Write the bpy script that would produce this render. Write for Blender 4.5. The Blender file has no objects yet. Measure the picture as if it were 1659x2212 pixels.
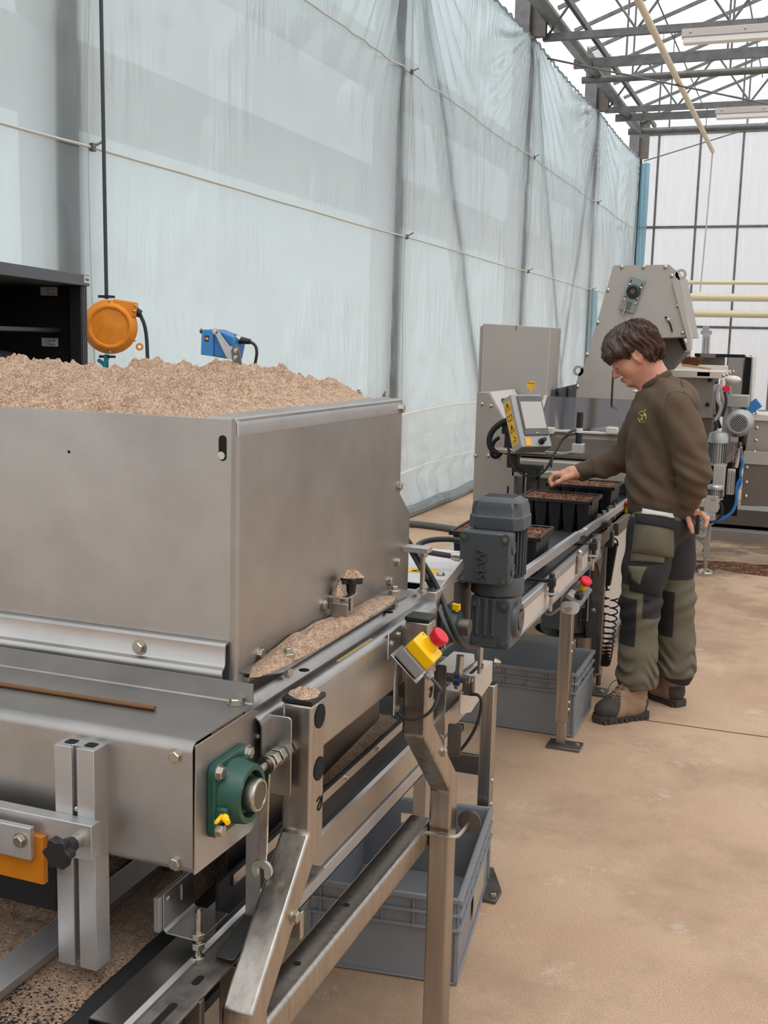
import bpy, math, random
import numpy as np
from mathutils import Vector, Matrix, noise
random.seed(7)
rng = np.random.default_rng(7)
sc = bpy.context.scene
col = sc.collection

# ------------------------------------------------------------ camera
CAMZ = 1.60
FPX = 2400.0
RX = Vector((0.9346, 0.0773, -0.3472))      # rows: world X, Y, Z in camera (right, down, forward)
RY = Vector((0.3549, -0.1333, 0.9253))
RZ = Vector((0.0253, -0.9880, -0.1521))
cam_d = bpy.data.cameras.new('camera')
cam_d.sensor_fit = 'HORIZONTAL'
cam_d.sensor_width = 36.0
cam_d.lens = 36.0 * FPX / 1659.0
cam_d.clip_start = 0.05
cam_d.clip_end = 300
cam = bpy.data.objects.new('camera', cam_d)
col.objects.link(cam)
cr = Vector((RX[0], RY[0], RZ[0])).normalized()
cf = Vector((RX[2], RY[2], RZ[2])).normalized()
cu = cr.cross(cf).normalized()
cr = cf.cross(cu)
cam.matrix_world = Matrix(((cr[0], cu[0], -cf[0], 0), (cr[1], cu[1], -cf[1], 0), (cr[2], cu[2], -cf[2], CAMZ), (0, 0, 0, 1)))
sc.camera = cam

# ------------------------------------------------------------ sky, exposure
w = bpy.data.worlds.new('overcast_sky')
sc.world = w
w.use_nodes = True
nt = w.node_tree
bg = nt.nodes['Background']
bg.inputs['Color'].default_value = (0.96, 0.985, 1.0, 1)
bg.inputs['Strength'].default_value = 1.12
sun_d = bpy.data.lights.new('veiled_sun', 'SUN')
sun_d.energy = 1.7
sun_d.angle = math.radians(40)
sun_d.color = (1.0, 0.96, 0.9)
sun = bpy.data.objects.new('veiled_sun', sun_d)
sun.rotation_euler = (math.radians(22), math.radians(14), 0)
col.objects.link(sun)
vs = sc.view_settings
vs.view_transform = 'Standard'
vs.look = 'None'
vs.gamma = 1.0
vs.exposure = 0.25
vs.use_curve_mapping = False
try:
    cy = sc.cycles
    cy.max_bounces = 9
    cy.diffuse_bounces = 5
    cy.glossy_bounces = 4
    cy.transmission_bounces = 6
    cy.transparent_max_bounces = 16
    cy.caustics_reflective = False
    cy.caustics_refractive = False
    cy.sample_clamp_indirect = 6.0
    cy.use_denoising = True
except Exception:
    pass

# ------------------------------------------------------------ helpers
def W(px, py, x=None, y=None, z=None):
    "point of the place seen at a pixel of the 1659x2212 photograph, on a plane of known x, y or z"
    d = Vector((px - 829.5, py - 1106.0, FPX))
    r = Vector((RX.dot(d), RY.dot(d), RZ.dot(d)))
    if x is not None: t = x / r[0]
    elif y is not None: t = y / r[1]
    else: t = (z - CAMZ) / r[2]
    return Vector((0, 0, CAMZ)) + r * t

# The sand filler is drawn on a 60 mm tube grid; the real frame is 50 mm tube on longer legs,
# so while SEC is active the drawing is set out at 5/6 from the machine's own datum.
SEC = None                                     # (scale, datum in the drawing, datum on the floor plan)
def fit(p):
    p = Vector(p)
    return p if SEC is None else SEC[2] + (p - SEC[1]) * SEC[0]
def fs(): return 1.0 if SEC is None else SEC[0]
OFF = {}
def thing(name, label, cat, loc=(0, 0, 0), group=None, rot=None, kind=None, local=False):
    o = bpy.data.objects.new(name, None)
    col.objects.link(o)
    o.empty_display_size = 0.05
    loc = fit(loc)
    o.location = loc
    if rot is not None: o.rotation_euler = rot
    if label: o['label'] = label
    if cat: o['category'] = cat
    if group: o['group'] = group
    if kind: o['kind'] = kind
    OFF[o.name] = Vector((0, 0, 0)) if local else Vector(loc)
    return o
def tag(o, label, cat, group=None, kind=None):
    if label: o['label'] = label
    if cat: o['category'] = cat
    if group: o['group'] = group
    if kind: o['kind'] = kind
    return o
def off(o): return OFF.get(o.name, Vector((0, 0, 0))) if o is not None else Vector((0, 0, 0))

def frame_of(axis):
    a = Vector(axis).normalized()
    h = Vector((0, 0, 1)) if abs(a.z) < 0.9 else Vector((0, 1, 0))
    u = h.cross(a).normalized()
    v = a.cross(u)
    return u, v, a

class MB:
    def __init__(s): s.v = []; s.f = []
    def add(s, vs_, fs_):
        n = len(s.v)
        s.v.extend([tuple(p) for p in vs_])
        s.f.extend([tuple(i + n for i in f) for f in fs_])
        return s
    def box(s, x0, x1, y0, y1, z0, z1):
        return s.add([(x0, y0, z0), (x1, y0, z0), (x1, y1, z0), (x0, y1, z0), (x0, y0, z1), (x1, y0, z1), (x1, y1, z1), (x0, y1, z1)],
                     [(0, 3, 2, 1), (4, 5, 6, 7), (0, 1, 5, 4), (1, 2, 6, 5), (2, 3, 7, 6), (3, 0, 4, 7)])
    def obox(s, c, size, m=None):
        m = m or Matrix.Identity(3)
        c = Vector(c)
        hx, hy, hz = [q / 2 for q in size]
        vs_ = [c + m @ Vector((sx * hx, sy * hy, sz * hz)) for sz in (-1, 1) for sx, sy in ((-1, -1), (1, -1), (1, 1), (-1, 1))]
        return s.add(vs_, [(0, 3, 2, 1), (4, 5, 6, 7), (0, 1, 5, 4), (1, 2, 6, 5), (2, 3, 7, 6), (3, 0, 4, 7)])
    def bar(s, p0, p1, wd, h, up=(0, 0, 1)):
        p0 = Vector(p0); p1 = Vector(p1)
        a = (p1 - p0); L = a.length; a.normalize()
        up = Vector(up)
        if abs(up.dot(a)) > 0.99: up = Vector((1, 0, 0))
        x = a.cross(up).normalized(); z = x.cross(a)
        m = Matrix((x, a, z)).transposed()
        return s.obox((p0 + p1) / 2, (wd, L, h), m)
    def cyl(s, p0, p1, r, r2=None, n=16, cap=True):
        p0 = Vector(p0); p1 = Vector(p1)
        r2 = r if r2 is None else r2
        u, v, a = frame_of(p1 - p0)
        vs_ = []
        for k in range(n):
            t = 2 * math.pi * k / n
            d = u * math.cos(t) + v * math.sin(t)
            vs_.append(p0 + d * r); vs_.append(p1 + d * r2)
        fs_ = [(2 * k, 2 * ((k + 1) % n), 2 * ((k + 1) % n) + 1, 2 * k + 1) for k in range(n)]
        if cap:
            fs_.append(tuple(2 * k for k in range(n))[::-1]); fs_.append(tuple(2 * k + 1 for k in range(n)))
        return s.add(vs_, fs_)
    def lathe(s, p0, axis, prof, n=24, close=False):
        "prof: (radius, height) pairs from p0 along axis"
        p0 = Vector(p0); u, v, a = frame_of(axis)
        m = len(prof); vs_ = []; fs_ = []
        for k in range(n):
            t = 2 * math.pi * k / n
            d = u * math.cos(t) + v * math.sin(t)
            for r, h in prof: vs_.append(p0 + a * h + d * r)
        for k in range(n):
            k2 = (k + 1) % n
            for i in range(m - 1): fs_.append((k * m + i, k2 * m + i, k2 * m + i + 1, k * m + i + 1))
            if close: fs_.append((k * m + m - 1, k2 * m + m - 1, k2 * m, k * m))
        if not close:
            if prof[0][0] > 1e-5: fs_.append(tuple(k * m for k in range(n))[::-1])
            if prof[-1][0] > 1e-5: fs_.append(tuple(k * m + m - 1 for k in range(n)))
        return s.add(vs_, fs_)
    def tube(s, pts, r, n=8, closed=False, cap=True, smooth=0):
        pts = [Vector(p) for p in pts]
        for _ in range(smooth):
            q = [pts[0]]
            for a, b in zip(pts[:-1], pts[1:]): q += [a * .75 + b * .25, a * .25 + b * .75]
            pts = q + [pts[-1]]
        N = len(pts); vs_ = []; fs_ = []
        prev = None
        for i, p in enumerate(pts):
            if closed: d = pts[(i + 1) % N] - pts[i - 1]
            else: d = pts[min(i + 1, N - 1)] - pts[max(i - 1, 0)]
            d.normalize()
            if prev is None: u, v, _a = frame_of(d)
            else:
                u = prev - d * prev.dot(d)
                if u.length < 1e-6: u, v, _a = frame_of(d)
                u.normalize(); v = d.cross(u)
            prev = u
            for k in range(n):
                t = 2 * math.pi * k / n
                vs_.append(p + (u * math.cos(t) + v * math.sin(t)) * r)
        for i in range(N if closed else N - 1):
            j = (i + 1) % N
            for k in range(n):
                k2 = (k + 1) % n
                fs_.append((i * n + k, i * n + k2, j * n + k2, j * n + k))
        if cap and not closed:
            fs_.append(tuple(range(n))[::-1]); fs_.append(tuple((N - 1) * n + k for k in range(n)))
        return s.add(vs_, fs_)
    def prism(s, poly, axis, a, b):
        "poly in (y,z) for x, (x,z) for y, (x,y) for z; extruded from a to b"
        def P(q, t): return {'x': (t, q[0], q[1]), 'y': (q[0], t, q[1]), 'z': (q[0], q[1], t)}[axis]
        n = len(poly)
        ar = sum(poly[i][0] * poly[(i + 1) % n][1] - poly[(i + 1) % n][0] * poly[i][1] for i in range(n))
        if (ar < 0) != (axis == 'y'): poly = poly[::-1]
        if b < a: a, b = b, a
        vs_ = [P(q, a) for q in poly] + [P(q, b) for q in poly]
        return s.add(vs_, [tuple(range(n))[::-1], tuple(range(n, 2 * n))] + [(i, (i + 1) % n, n + (i + 1) % n, n + i) for i in range(n)])
    def sweep(s, prof, axis, a, b):
        "open profile (thin sheet outline given as a closed loop) - same as prism"
        return s.prism(prof, axis, a, b)
    def sphere(s, c, r, nu=16, nv=10, sc_=(1, 1, 1)):
        c = Vector(c); vs_ = [c + Vector((0, 0, r * sc_[2]))]; fs_ = []
        for j in range(1, nv):
            ph = math.pi * j / nv
            for i in range(nu):
                t = 2 * math.pi * i / nu
                vs_.append(c + Vector((math.sin(ph) * math.cos(t) * r * sc_[0], math.sin(ph) * math.sin(t) * r * sc_[1], math.cos(ph) * r * sc_[2])))
        vs_.append(c - Vector((0, 0, r * sc_[2])))
        for i in range(nu): fs_.append((0, 1 + i, 1 + (i + 1) % nu))
        for j in range(nv - 2):
            for i in range(nu):
                a_ = 1 + j * nu
                fs_.append((a_ + i, a_ + nu + i, a_ + nu + (i + 1) % nu, a_ + (i + 1) % nu))
        L = len(vs_) - 1; a_ = 1 + (nv - 2) * nu
        for i in range(nu): fs_.append((L, a_ + (i + 1) % nu, a_ + i))
        return s.add(vs_, fs_)
    def grid(s, fn, nu, nv):
        vs_ = [fn(i / nu, j / nv) for j in range(nv + 1) for i in range(nu + 1)]
        fs_ = [(j * (nu + 1) + i, j * (nu + 1) + i + 1, (j + 1) * (nu + 1) + i + 1, (j + 1) * (nu + 1) + i) for j in range(nv) for i in range(nu)]
        return s.add(vs_, fs_)
    def build(s, name, mat_, parent=None, bevel=0, ang=32, seg=2, label=None):
        me = bpy.data.meshes.new(name)
        o_ = off(parent)
        me.from_pydata([tuple(fit(p) - o_) for p in s.v], [], s.f)
        return link_mesh(me, name, mat_, parent, bevel * fs(), ang, seg, label)

def link_mesh(me, name, mat_, parent=None, bevel=0, ang=32, seg=2, label=None):
    me.materials.append(mat_)
    if ang:
        me.polygons.foreach_set('use_smooth', [True] * len(me.polygons))
        me.set_sharp_from_angle(angle=math.radians(ang))
    me.update()
    o = bpy.data.objects.new(name, me)
    col.objects.link(o)
    if parent is not None:
        o.parent = parent
        OFF[o.name] = off(parent)
    if bevel:
        b = o.modifiers.new('bevel', 'BEVEL')
        b.width = bevel; b.segments = seg; b.limit_method = 'ANGLE'; b.angle_limit = math.radians(40)
        b.harden_normals = False
    if label: o['label'] = label
    return o

def B(name, mat_, parent, x0, x1, y0, y1, z0, z1, bevel=0.0, **k):
    return MB().box(x0, x1, y0, y1, z0, z1).build(name, mat_, parent, bevel, **k)

def copy_tree(o, parent=None, loc=None, rot=None, label=None):
    c = o.copy(); col.objects.link(c)
    if parent is not None: c.parent = parent
    OFF[c.name] = OFF.get(o.name, Vector((0, 0, 0)))
    if loc is not None: c.location = loc
    if rot is not None: c.rotation_euler = rot
    if label: c['label'] = label
    for ch in list(o.children): copy_tree(ch, c)
    return c

# ------------------------------------------------------------ materials
def lin(c):
    return tuple(((q / 255) / 12.92 if q / 255 <= 0.04045 else ((q / 255 + 0.055) / 1.055) ** 2.4) for q in c)
MATS = {}
def mat(name, rgb, rough=0.5, metal=0.0, var=0.0, vs_=6.0, rvar=0.0, bump=0.0, bs=60.0, bd=0.002, detail=4, aniso=None, c2=None, spec=None, emit=None, coat=0):
    "rgb in 0..255 sRGB; var mixes a second tone by noise, rvar varies gloss, bump adds fine relief"
    if name in MATS: return MATS[name]
    m = bpy.data.materials.new(name); m.use_nodes = True
    nt = m.node_tree; N = nt.nodes; L = nt.links
    p = N['Principled BSDF']
    base = lin(rgb)
    p.inputs['Base Color'].default_value = (*base, 1)
    p.inputs['Roughness'].default_value = rough
    p.inputs['Metallic'].default_value = metal
    if spec is not None: p.inputs['Specular IOR Level'].default_value = spec
    if coat: p.inputs['Coat Weight'].default_value = coat
    if emit:
        p.inputs['Emission Color'].default_value = (*base, 1); p.inputs['Emission Strength'].default_value = emit
    if var or rvar or bump:
        tc = N.new('ShaderNodeTexCoord'); mp = N.new('ShaderNodeMapping')
        L.new(tc.outputs['Object'], mp.inputs['Vector'])
        if aniso: mp.inputs['Scale'].default_value = aniso
    if var or rvar:
        n1 = N.new('ShaderNodeTexNoise'); n1.inputs['Scale'].default_value = vs_; n1.inputs['Detail'].default_value = detail
        n1.inputs['Roughness'].default_value = 0.6
        L.new(mp.outputs[0], n1.inputs['Vector'])
    if var:
        cr_ = N.new('ShaderNodeValToRGB')
        e = cr_.color_ramp.elements
        c_2 = lin(c2) if c2 else tuple(q * (1 - var) for q in base)
        e[0].position = 0.32; e[0].color = (*c_2, 1); e[1].position = 0.66; e[1].color = (*base, 1)
        L.new(n1.outputs['Fac'], cr_.inputs['Fac']); L.new(cr_.outputs[0], p.inputs['Base Color'])
    if rvar:
        mr = N.new('ShaderNodeMapRange'); mr.inputs['To Min'].default_value = max(0.02, rough - rvar); mr.inputs['To Max'].default_value = min(1, rough + rvar)
        L.new(n1.outputs['Fac'], mr.inputs['Value']); L.new(mr.outputs[0], p.inputs['Roughness'])
    if bump:
        n2 = N.new('ShaderNodeTexNoise'); n2.inputs['Scale'].default_value = bs; n2.inputs['Detail'].default_value = 3
        L.new(mp.outputs[0], n2.inputs['Vector'])
        bp = N.new('ShaderNodeBump'); bp.inputs['Strength'].default_value = bump; bp.inputs['Distance'].default_value = bd
        L.new(n2.outputs['Fac'], bp.inputs['Height']); L.new(bp.outputs[0], p.inputs['Normal'])
    MATS[name] = m
    return m

def grain(name, c1, c2, c3, scale=260, bumpd=0.004, rough=0.95):
    "granular stuff: sand or potting soil"
    m = bpy.data.materials.new(name); m.use_nodes = True
    N = m.node_tree.nodes; L = m.node_tree.links; p = N['Principled BSDF']
    p.inputs['Roughness'].default_value = rough
    tc = N.new('ShaderNodeTexCoord')
    v = N.new('ShaderNodeTexVoronoi'); v.inputs['Scale'].default_value = scale
    L.new(tc.outputs['Object'], v.inputs['Vector'])
    sx = N.new('ShaderNodeSeparateColor'); L.new(v.outputs['Color'], sx.inputs[0])
    n = N.new('ShaderNodeTexNoise'); n.inputs['Scale'].default_value = scale / 9; n.inputs['Detail'].default_value = 5
    L.new(tc.outputs['Object'], n.inputs['Vector'])
    ad = N.new('ShaderNodeMath'); ad.operation = 'ADD'
    L.new(sx.outputs[0], ad.inputs[0]); L.new(n.outputs['Fac'], ad.inputs[1])
    r = N.new('ShaderNodeValToRGB'); e = r.color_ramp.elements
    mh = N.new('ShaderNodeMath'); mh.operation = 'MULTIPLY'; mh.inputs[1].default_value = 0.5
    L.new(ad.outputs[0], mh.inputs[0]); L.new(mh.outputs[0], r.inputs['Fac'])
    e[0].position = 0.25; e[0].color = (*lin(c1), 1); e[1].position = 0.75; e[1].color = (*lin(c3), 1)
    k = e.new(0.5); k.color = (*lin(c2), 1)
    L.new(r.outputs[0], p.inputs['Base Color'])
    bp = N.new('ShaderNodeBump'); bp.inputs['Strength'].default_value = 0.9; bp.inputs['Distance'].default_value = bumpd
    ad2 = N.new('ShaderNodeMath'); ad2.operation = 'ADD'
    L.new(v.outputs['Distance'], ad2.inputs[0]); L.new(n.outputs['Fac'], ad2.inputs[1])
    L.new(ad2.outputs[0], bp.inputs['Height']); L.new(bp.outputs[0], p.inputs['Normal'])
    MATS[name] = m
    return m

STEEL = mat('brushed_steel', (190, 188, 186), 0.34, 1, var=.22, vs_=5, rvar=.08, bump=.08, bs=40, bd=.001)
STEELH = mat('brushed_steel_sheet', (178, 175, 172), 0.42, 1, var=.32, vs_=3.2, rvar=.12, bump=.12, bs=22, bd=.002, detail=9)
STEELB = mat('grained_steel_tube', (184, 177, 169), 0.30, 1, var=.25, vs_=9, rvar=.08, aniso=(8, 8, .4))
STEELD = mat('dull_dark_steel', (128, 122, 117), 0.5, 1, var=.3, vs_=12, rvar=.1)
DUSTY = mat('dusty_steel', (150, 143, 138), 0.62, .8, var=.35, vs_=30, rvar=.1, bump=.2, bs=300, bd=.001, c2=(112, 108, 105))
BOLT = mat('zinc_bolt', (196, 190, 178), 0.3, 1, var=.3, vs_=60)
ALU = mat('anodised_aluminium', (196, 196, 197), 0.42, .85, var=.12, vs_=20)
GALV = mat('galvanised_steel', (128, 128, 128), 0.55, .7, var=.35, vs_=7)
PALEP = mat('pale_grey_panel', (176, 170, 164), 0.5, .25, var=.08, vs_=3)
WHITEP = mat('cream_white_panel', (205, 196, 188), 0.5, 0, var=.06, vs_=5)
BLACK = mat('black_plastic', (22, 22, 24), 0.45)
RUBBER = mat('black_rubber', (26, 26, 28), 0.7, bump=.1, bs=80)
BELT = mat('belt_rubber', (44, 44, 46), 0.62, var=.3, vs_=40)
VOID = mat('dark_hole', (8, 8, 9), 0.9)
GREEN = mat('green_cast_paint', (30, 78, 66), 0.42, var=.15, vs_=30, bump=.08, bs=120)
GREEN2 = mat('dark_green_cast_paint', (34, 54, 50), 0.45, var=.15, vs_=30)
MOTOR = mat('blue_grey_motor_paint', (70, 75, 79), 0.42, var=.1, vs_=20, bump=.05, bs=200)
YEL = mat('safety_yellow', (250, 200, 10), 0.4)
RED = mat('stop_red', (216, 30, 52), 0.4)
GREYP = mat('light_grey_plastic', (150, 150, 152), 0.5)
CRATE = mat('grey_crate_plastic', (134, 136, 140), 0.45, var=.08, vs_=12)
ORANGE = mat('orange_reel_plastic', (236, 148, 34), 0.5, var=.12, vs_=25, c2=(222, 128, 22))
BLUE = mat('sensor_blue', (48, 116, 178), 0.45)
AMBER = mat('amber_polyurethane', (186, 112, 16), 0.3, var=.1, vs_=30)
TRAY = mat('black_tray_plastic', (24, 24, 27), 0.38, var=.1, vs_=40)
WOOD = mat('stained_wood', (128, 84, 44), 0.6, var=.45, vs_=30, aniso=(2, 40, 40))
CREAMP = mat('cream_pvc_pipe', (226, 214, 184), 0.45)
PAPER = mat('white_paper', (214, 210, 206), 0.8)
INK = mat('black_ink', (28, 26, 26), 0.8)
STICK = mat('yellow_sticker', (236, 184, 40), 0.6)
TEAL = mat('teal_hose', (40, 150, 160), 0.5)
AIRBLUE = mat('blue_air_hose', (30, 110, 180), 0.4)
SCREEN = mat('switched_off_screen', (178, 172, 168), 0.12, .3)
DARKC = mat('black_cabinet_paint', (26, 27, 30), 0.45)
SAND = grain('pale_sand', (138, 110, 90), (194, 160, 134), (226, 198, 172), 620, .0022)
SOIL = grain('potting_soil', (30, 18, 13), (86, 50, 34), (176, 120, 84), 150, .006)

_bolt = {}
def bolt_mesh(kind):
    if kind in _bolt: return _bolt[kind]
    b = MB()
    if kind == 'hex':
        b.cyl((0, 0, 0), (0, 0, .12), 1.0, n=20)
        b.lathe((0, 0, .12), (0, 0, 1), [(.78, 0), (.78, .42), (.66, .52), (.0, .52)], n=6)
    elif kind == 'nut':
        b.cyl((0, 0, 0), (0, 0, .1), 1.05, n=20)
        b.lathe((0, 0, .1), (0, 0, 1), [(.82, 0), (.82, .6), (.7, .68), (.45, .68), (.45, 1.15), (.36, 1.22), (0, 1.22)], n=6)
    else:
        b.lathe((0, 0, 0), (0, 0, 1), [(1, 0), (.92, .28), (.66, .5), (.3, .6), (0, .62)], n=14)
    me = bpy.data.meshes.new('bolt')
    me.from_pydata(b.v, [], b.f)
    me.materials.append(BOLT)
    me.polygons.foreach_set('use_smooth', [True] * len(me.polygons)); me.set_sharp_from_angle(angle=math.radians(30))
    _bolt[kind] = me
    return me
def bolts(parent, pts, axis, r=.009, kind='hex', name='bolt', mat_=None):
    u, v, a = frame_of(axis)
    for p in pts:
        o = bpy.data.objects.new(name, bolt_mesh(kind))
        col.objects.link(o)
        o.parent = parent
        t = random.random() * 6.28
        uu = u * math.cos(t) + v * math.sin(t); vv = a.cross(uu)
        k_ = r * fs(); m = Matrix((uu * k_, vv * k_, a * k_)).transposed().to_4x4()
        m.translation = fit(p) - off(parent)
        o.matrix_local = m
        OFF[o.name] = off(parent)

_font = {}
def text(s, parent, name, mat_, origin, right, up, size, depth=.0006, align='CENTER'):
    "flat or raised lettering, its middle at origin"
    cu_ = bpy.data.curves.new('t', 'FONT'); cu_.body = s; cu_.size = 1; cu_.align_x = align; cu_.align_y = 'CENTER'
    cu_.extrude = 0.5; cu_.resolution_u = 3
    tmp = bpy.data.objects.new('t', cu_); col.objects.link(tmp)
    dg = bpy.context.evaluated_depsgraph_get()
    me = bpy.data.meshes.new_from_object(tmp.evaluated_get(dg))
    bpy.data.objects.remove(tmp)
    r = Vector(right).normalized(); u = Vector(up).normalized(); n = r.cross(u)
    k_ = fs(); m = Matrix((r * size * k_, u * size * k_, n * depth * k_)).transposed().to_4x4()
    m.translation = fit(origin) - off(parent)
    me.transform(m)
    me.materials.clear()
    return link_mesh(me, name, mat_, parent, ang=0)

def quad(name, mat_, parent, c, right, up, wd, h, t=.0006, label=None):
    "thin plate (sticker, tag, sheet) centred at c"
    r = Vector(right).normalized(); u = Vector(up).normalized(); n = r.cross(u)
    return MB().obox(c, (wd, h, t), Matrix((r, u, n)).transposed()).build(name, mat_, parent, label=label)
# ============================================================ SETTING
XW = -3.4; YB = 22.95; ZT = 5.22; XR = 9.6; YN = -7.0

def floor_mat():
    m = bpy.data.materials.new('worn_concrete'); m.use_nodes = True
    N = m.node_tree.nodes; L = m.node_tree.links; p = N['Principled BSDF']
    tc = N.new('ShaderNodeTexCoord')
    def nz(s, d=5, r=.55):
        n = N.new('ShaderNodeTexNoise'); n.inputs['Scale'].default_value = s; n.inputs['Detail'].default_value = d; n.inputs['Roughness'].default_value = r
        L.new(tc.outputs['Object'], n.inputs['Vector']); return n
    def ramp(src, a, ca, b, cb):
        r = N.new('ShaderNodeValToRGB'); e = r.color_ramp.elements
        e[0].position = a; e[0].color = (*ca, 1); e[1].position = b; e[1].color = (*cb, 1)
        L.new(src, r.inputs['Fac']); return r.outputs[0]
    def mix(f, a, b, mode='MIX'):
        q = N.new('ShaderNodeMix'); q.data_type = 'RGBA'; q.blend_type = mode
        if isinstance(f, float): q.inputs[0].default_value = f
        else: L.new(f, q.inputs[0])
        L.new(a, q.inputs[6]); L.new(b, q.inputs[7]); return q.outputs[2]
    base = ramp(nz(.8).outputs['Fac'], .3, lin((184, 152, 125)), .7, lin((212, 182, 153)))
    fine = ramp(nz(220, 3).outputs['Fac'], .35, (.72, .7, .68), .6, (1, 1, 1))
    c = mix(1.0, base, fine, 'MULTIPLY')
    st = ramp(nz(1.1, 8, .72).outputs['Fac'], .46, (0, 0, 0), .66, (.8, .8, .8))
    dk = N.new('ShaderNodeRGB'); dk.outputs[0].default_value = (*lin((152, 124, 102)), 1)
    c = mix(st, c, dk.outputs[0])
    sp = ramp(nz(3.1, 6, .75).outputs['Fac'], .60, (0, 0, 0), .72, (.6, .6, .6))
    lt = N.new('ShaderNodeRGB'); lt.outputs[0].default_value = (*lin((208, 196, 184)), 1)
    c = mix(sp, c, lt.outputs[0])
    # scattered dark soil crumbs further down the hall
    geo = N.new('ShaderNodeSeparateXYZ'); L.new(tc.outputs['Object'], geo.inputs[0])
    mr = N.new('ShaderNodeMapRange'); mr.inputs['From Min'].default_value = 6.2; mr.inputs['From Max'].default_value = 9.0
    L.new(geo.outputs['Y'], mr.inputs['Value'])
    mx_ = N.new('ShaderNodeMapRange'); mx_.inputs['From Min'].default_value = -1.6; mx_.inputs['From Max'].default_value = -.9
    L.new(geo.outputs['X'], mx_.inputs['Value'])
    mxy = N.new('ShaderNodeMath'); mxy.operation = 'MULTIPLY'; L.new(mr.outputs[0], mxy.inputs[0]); L.new(mx_.outputs[0], mxy.inputs[1])
    n3 = nz(2.2, 8, .7)
    mm = N.new('ShaderNodeMath'); mm.operation = 'MULTIPLY'; L.new(mxy.outputs[0], mm.inputs[0])
    rr = N.new('ShaderNodeMapRange'); rr.inputs['From Min'].default_value = .42; rr.inputs['From Max'].default_value = .56
    L.new(n3.outputs['Fac'], rr.inputs['Value']); L.new(rr.outputs[0], mm.inputs[1])
    so = N.new('ShaderNodeRGB'); so.outputs[0].default_value = (*lin((88, 62, 46)), 1)
    m2 = N.new('ShaderNodeMath'); m2.operation = 'MULTIPLY'; m2.inputs[1].default_value = .7; L.new(mm.outputs[0], m2.inputs[0])
    c = mix(m2.outputs[0], c, so.outputs[0])
    L.new(c, p.inputs['Base Color'])
    p.inputs['Roughness'].default_value = .78
    bp = N.new('ShaderNodeBump'); bp.inputs['Strength'].default_value = .25; bp.inputs['Distance'].default_value = .004
    L.new(nz(90, 4).outputs['Fac'], bp.inputs['Height']); L.new(bp.outputs[0], p.inputs['Normal'])
    return m
fl = MB().box(-9, XR + 1, YN - 1, YB + 6, -.2, 0).build('floor', floor_mat(), None, ang=0)
tag(fl, 'worn tan concrete floor with dust and stains', None, kind='structure')
CRK = mat('crack_dark', (92, 72, 58), .9)
MB().tube([(-.62, 4.745, 0), (-.42, 4.75, .0), (-.2, 4.747, 0), (.2, 4.76, 0), (1.2, 4.75, 0), (4, 4.77, 0)], .0028, n=6).build('floor_crack', CRK, fl)

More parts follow.
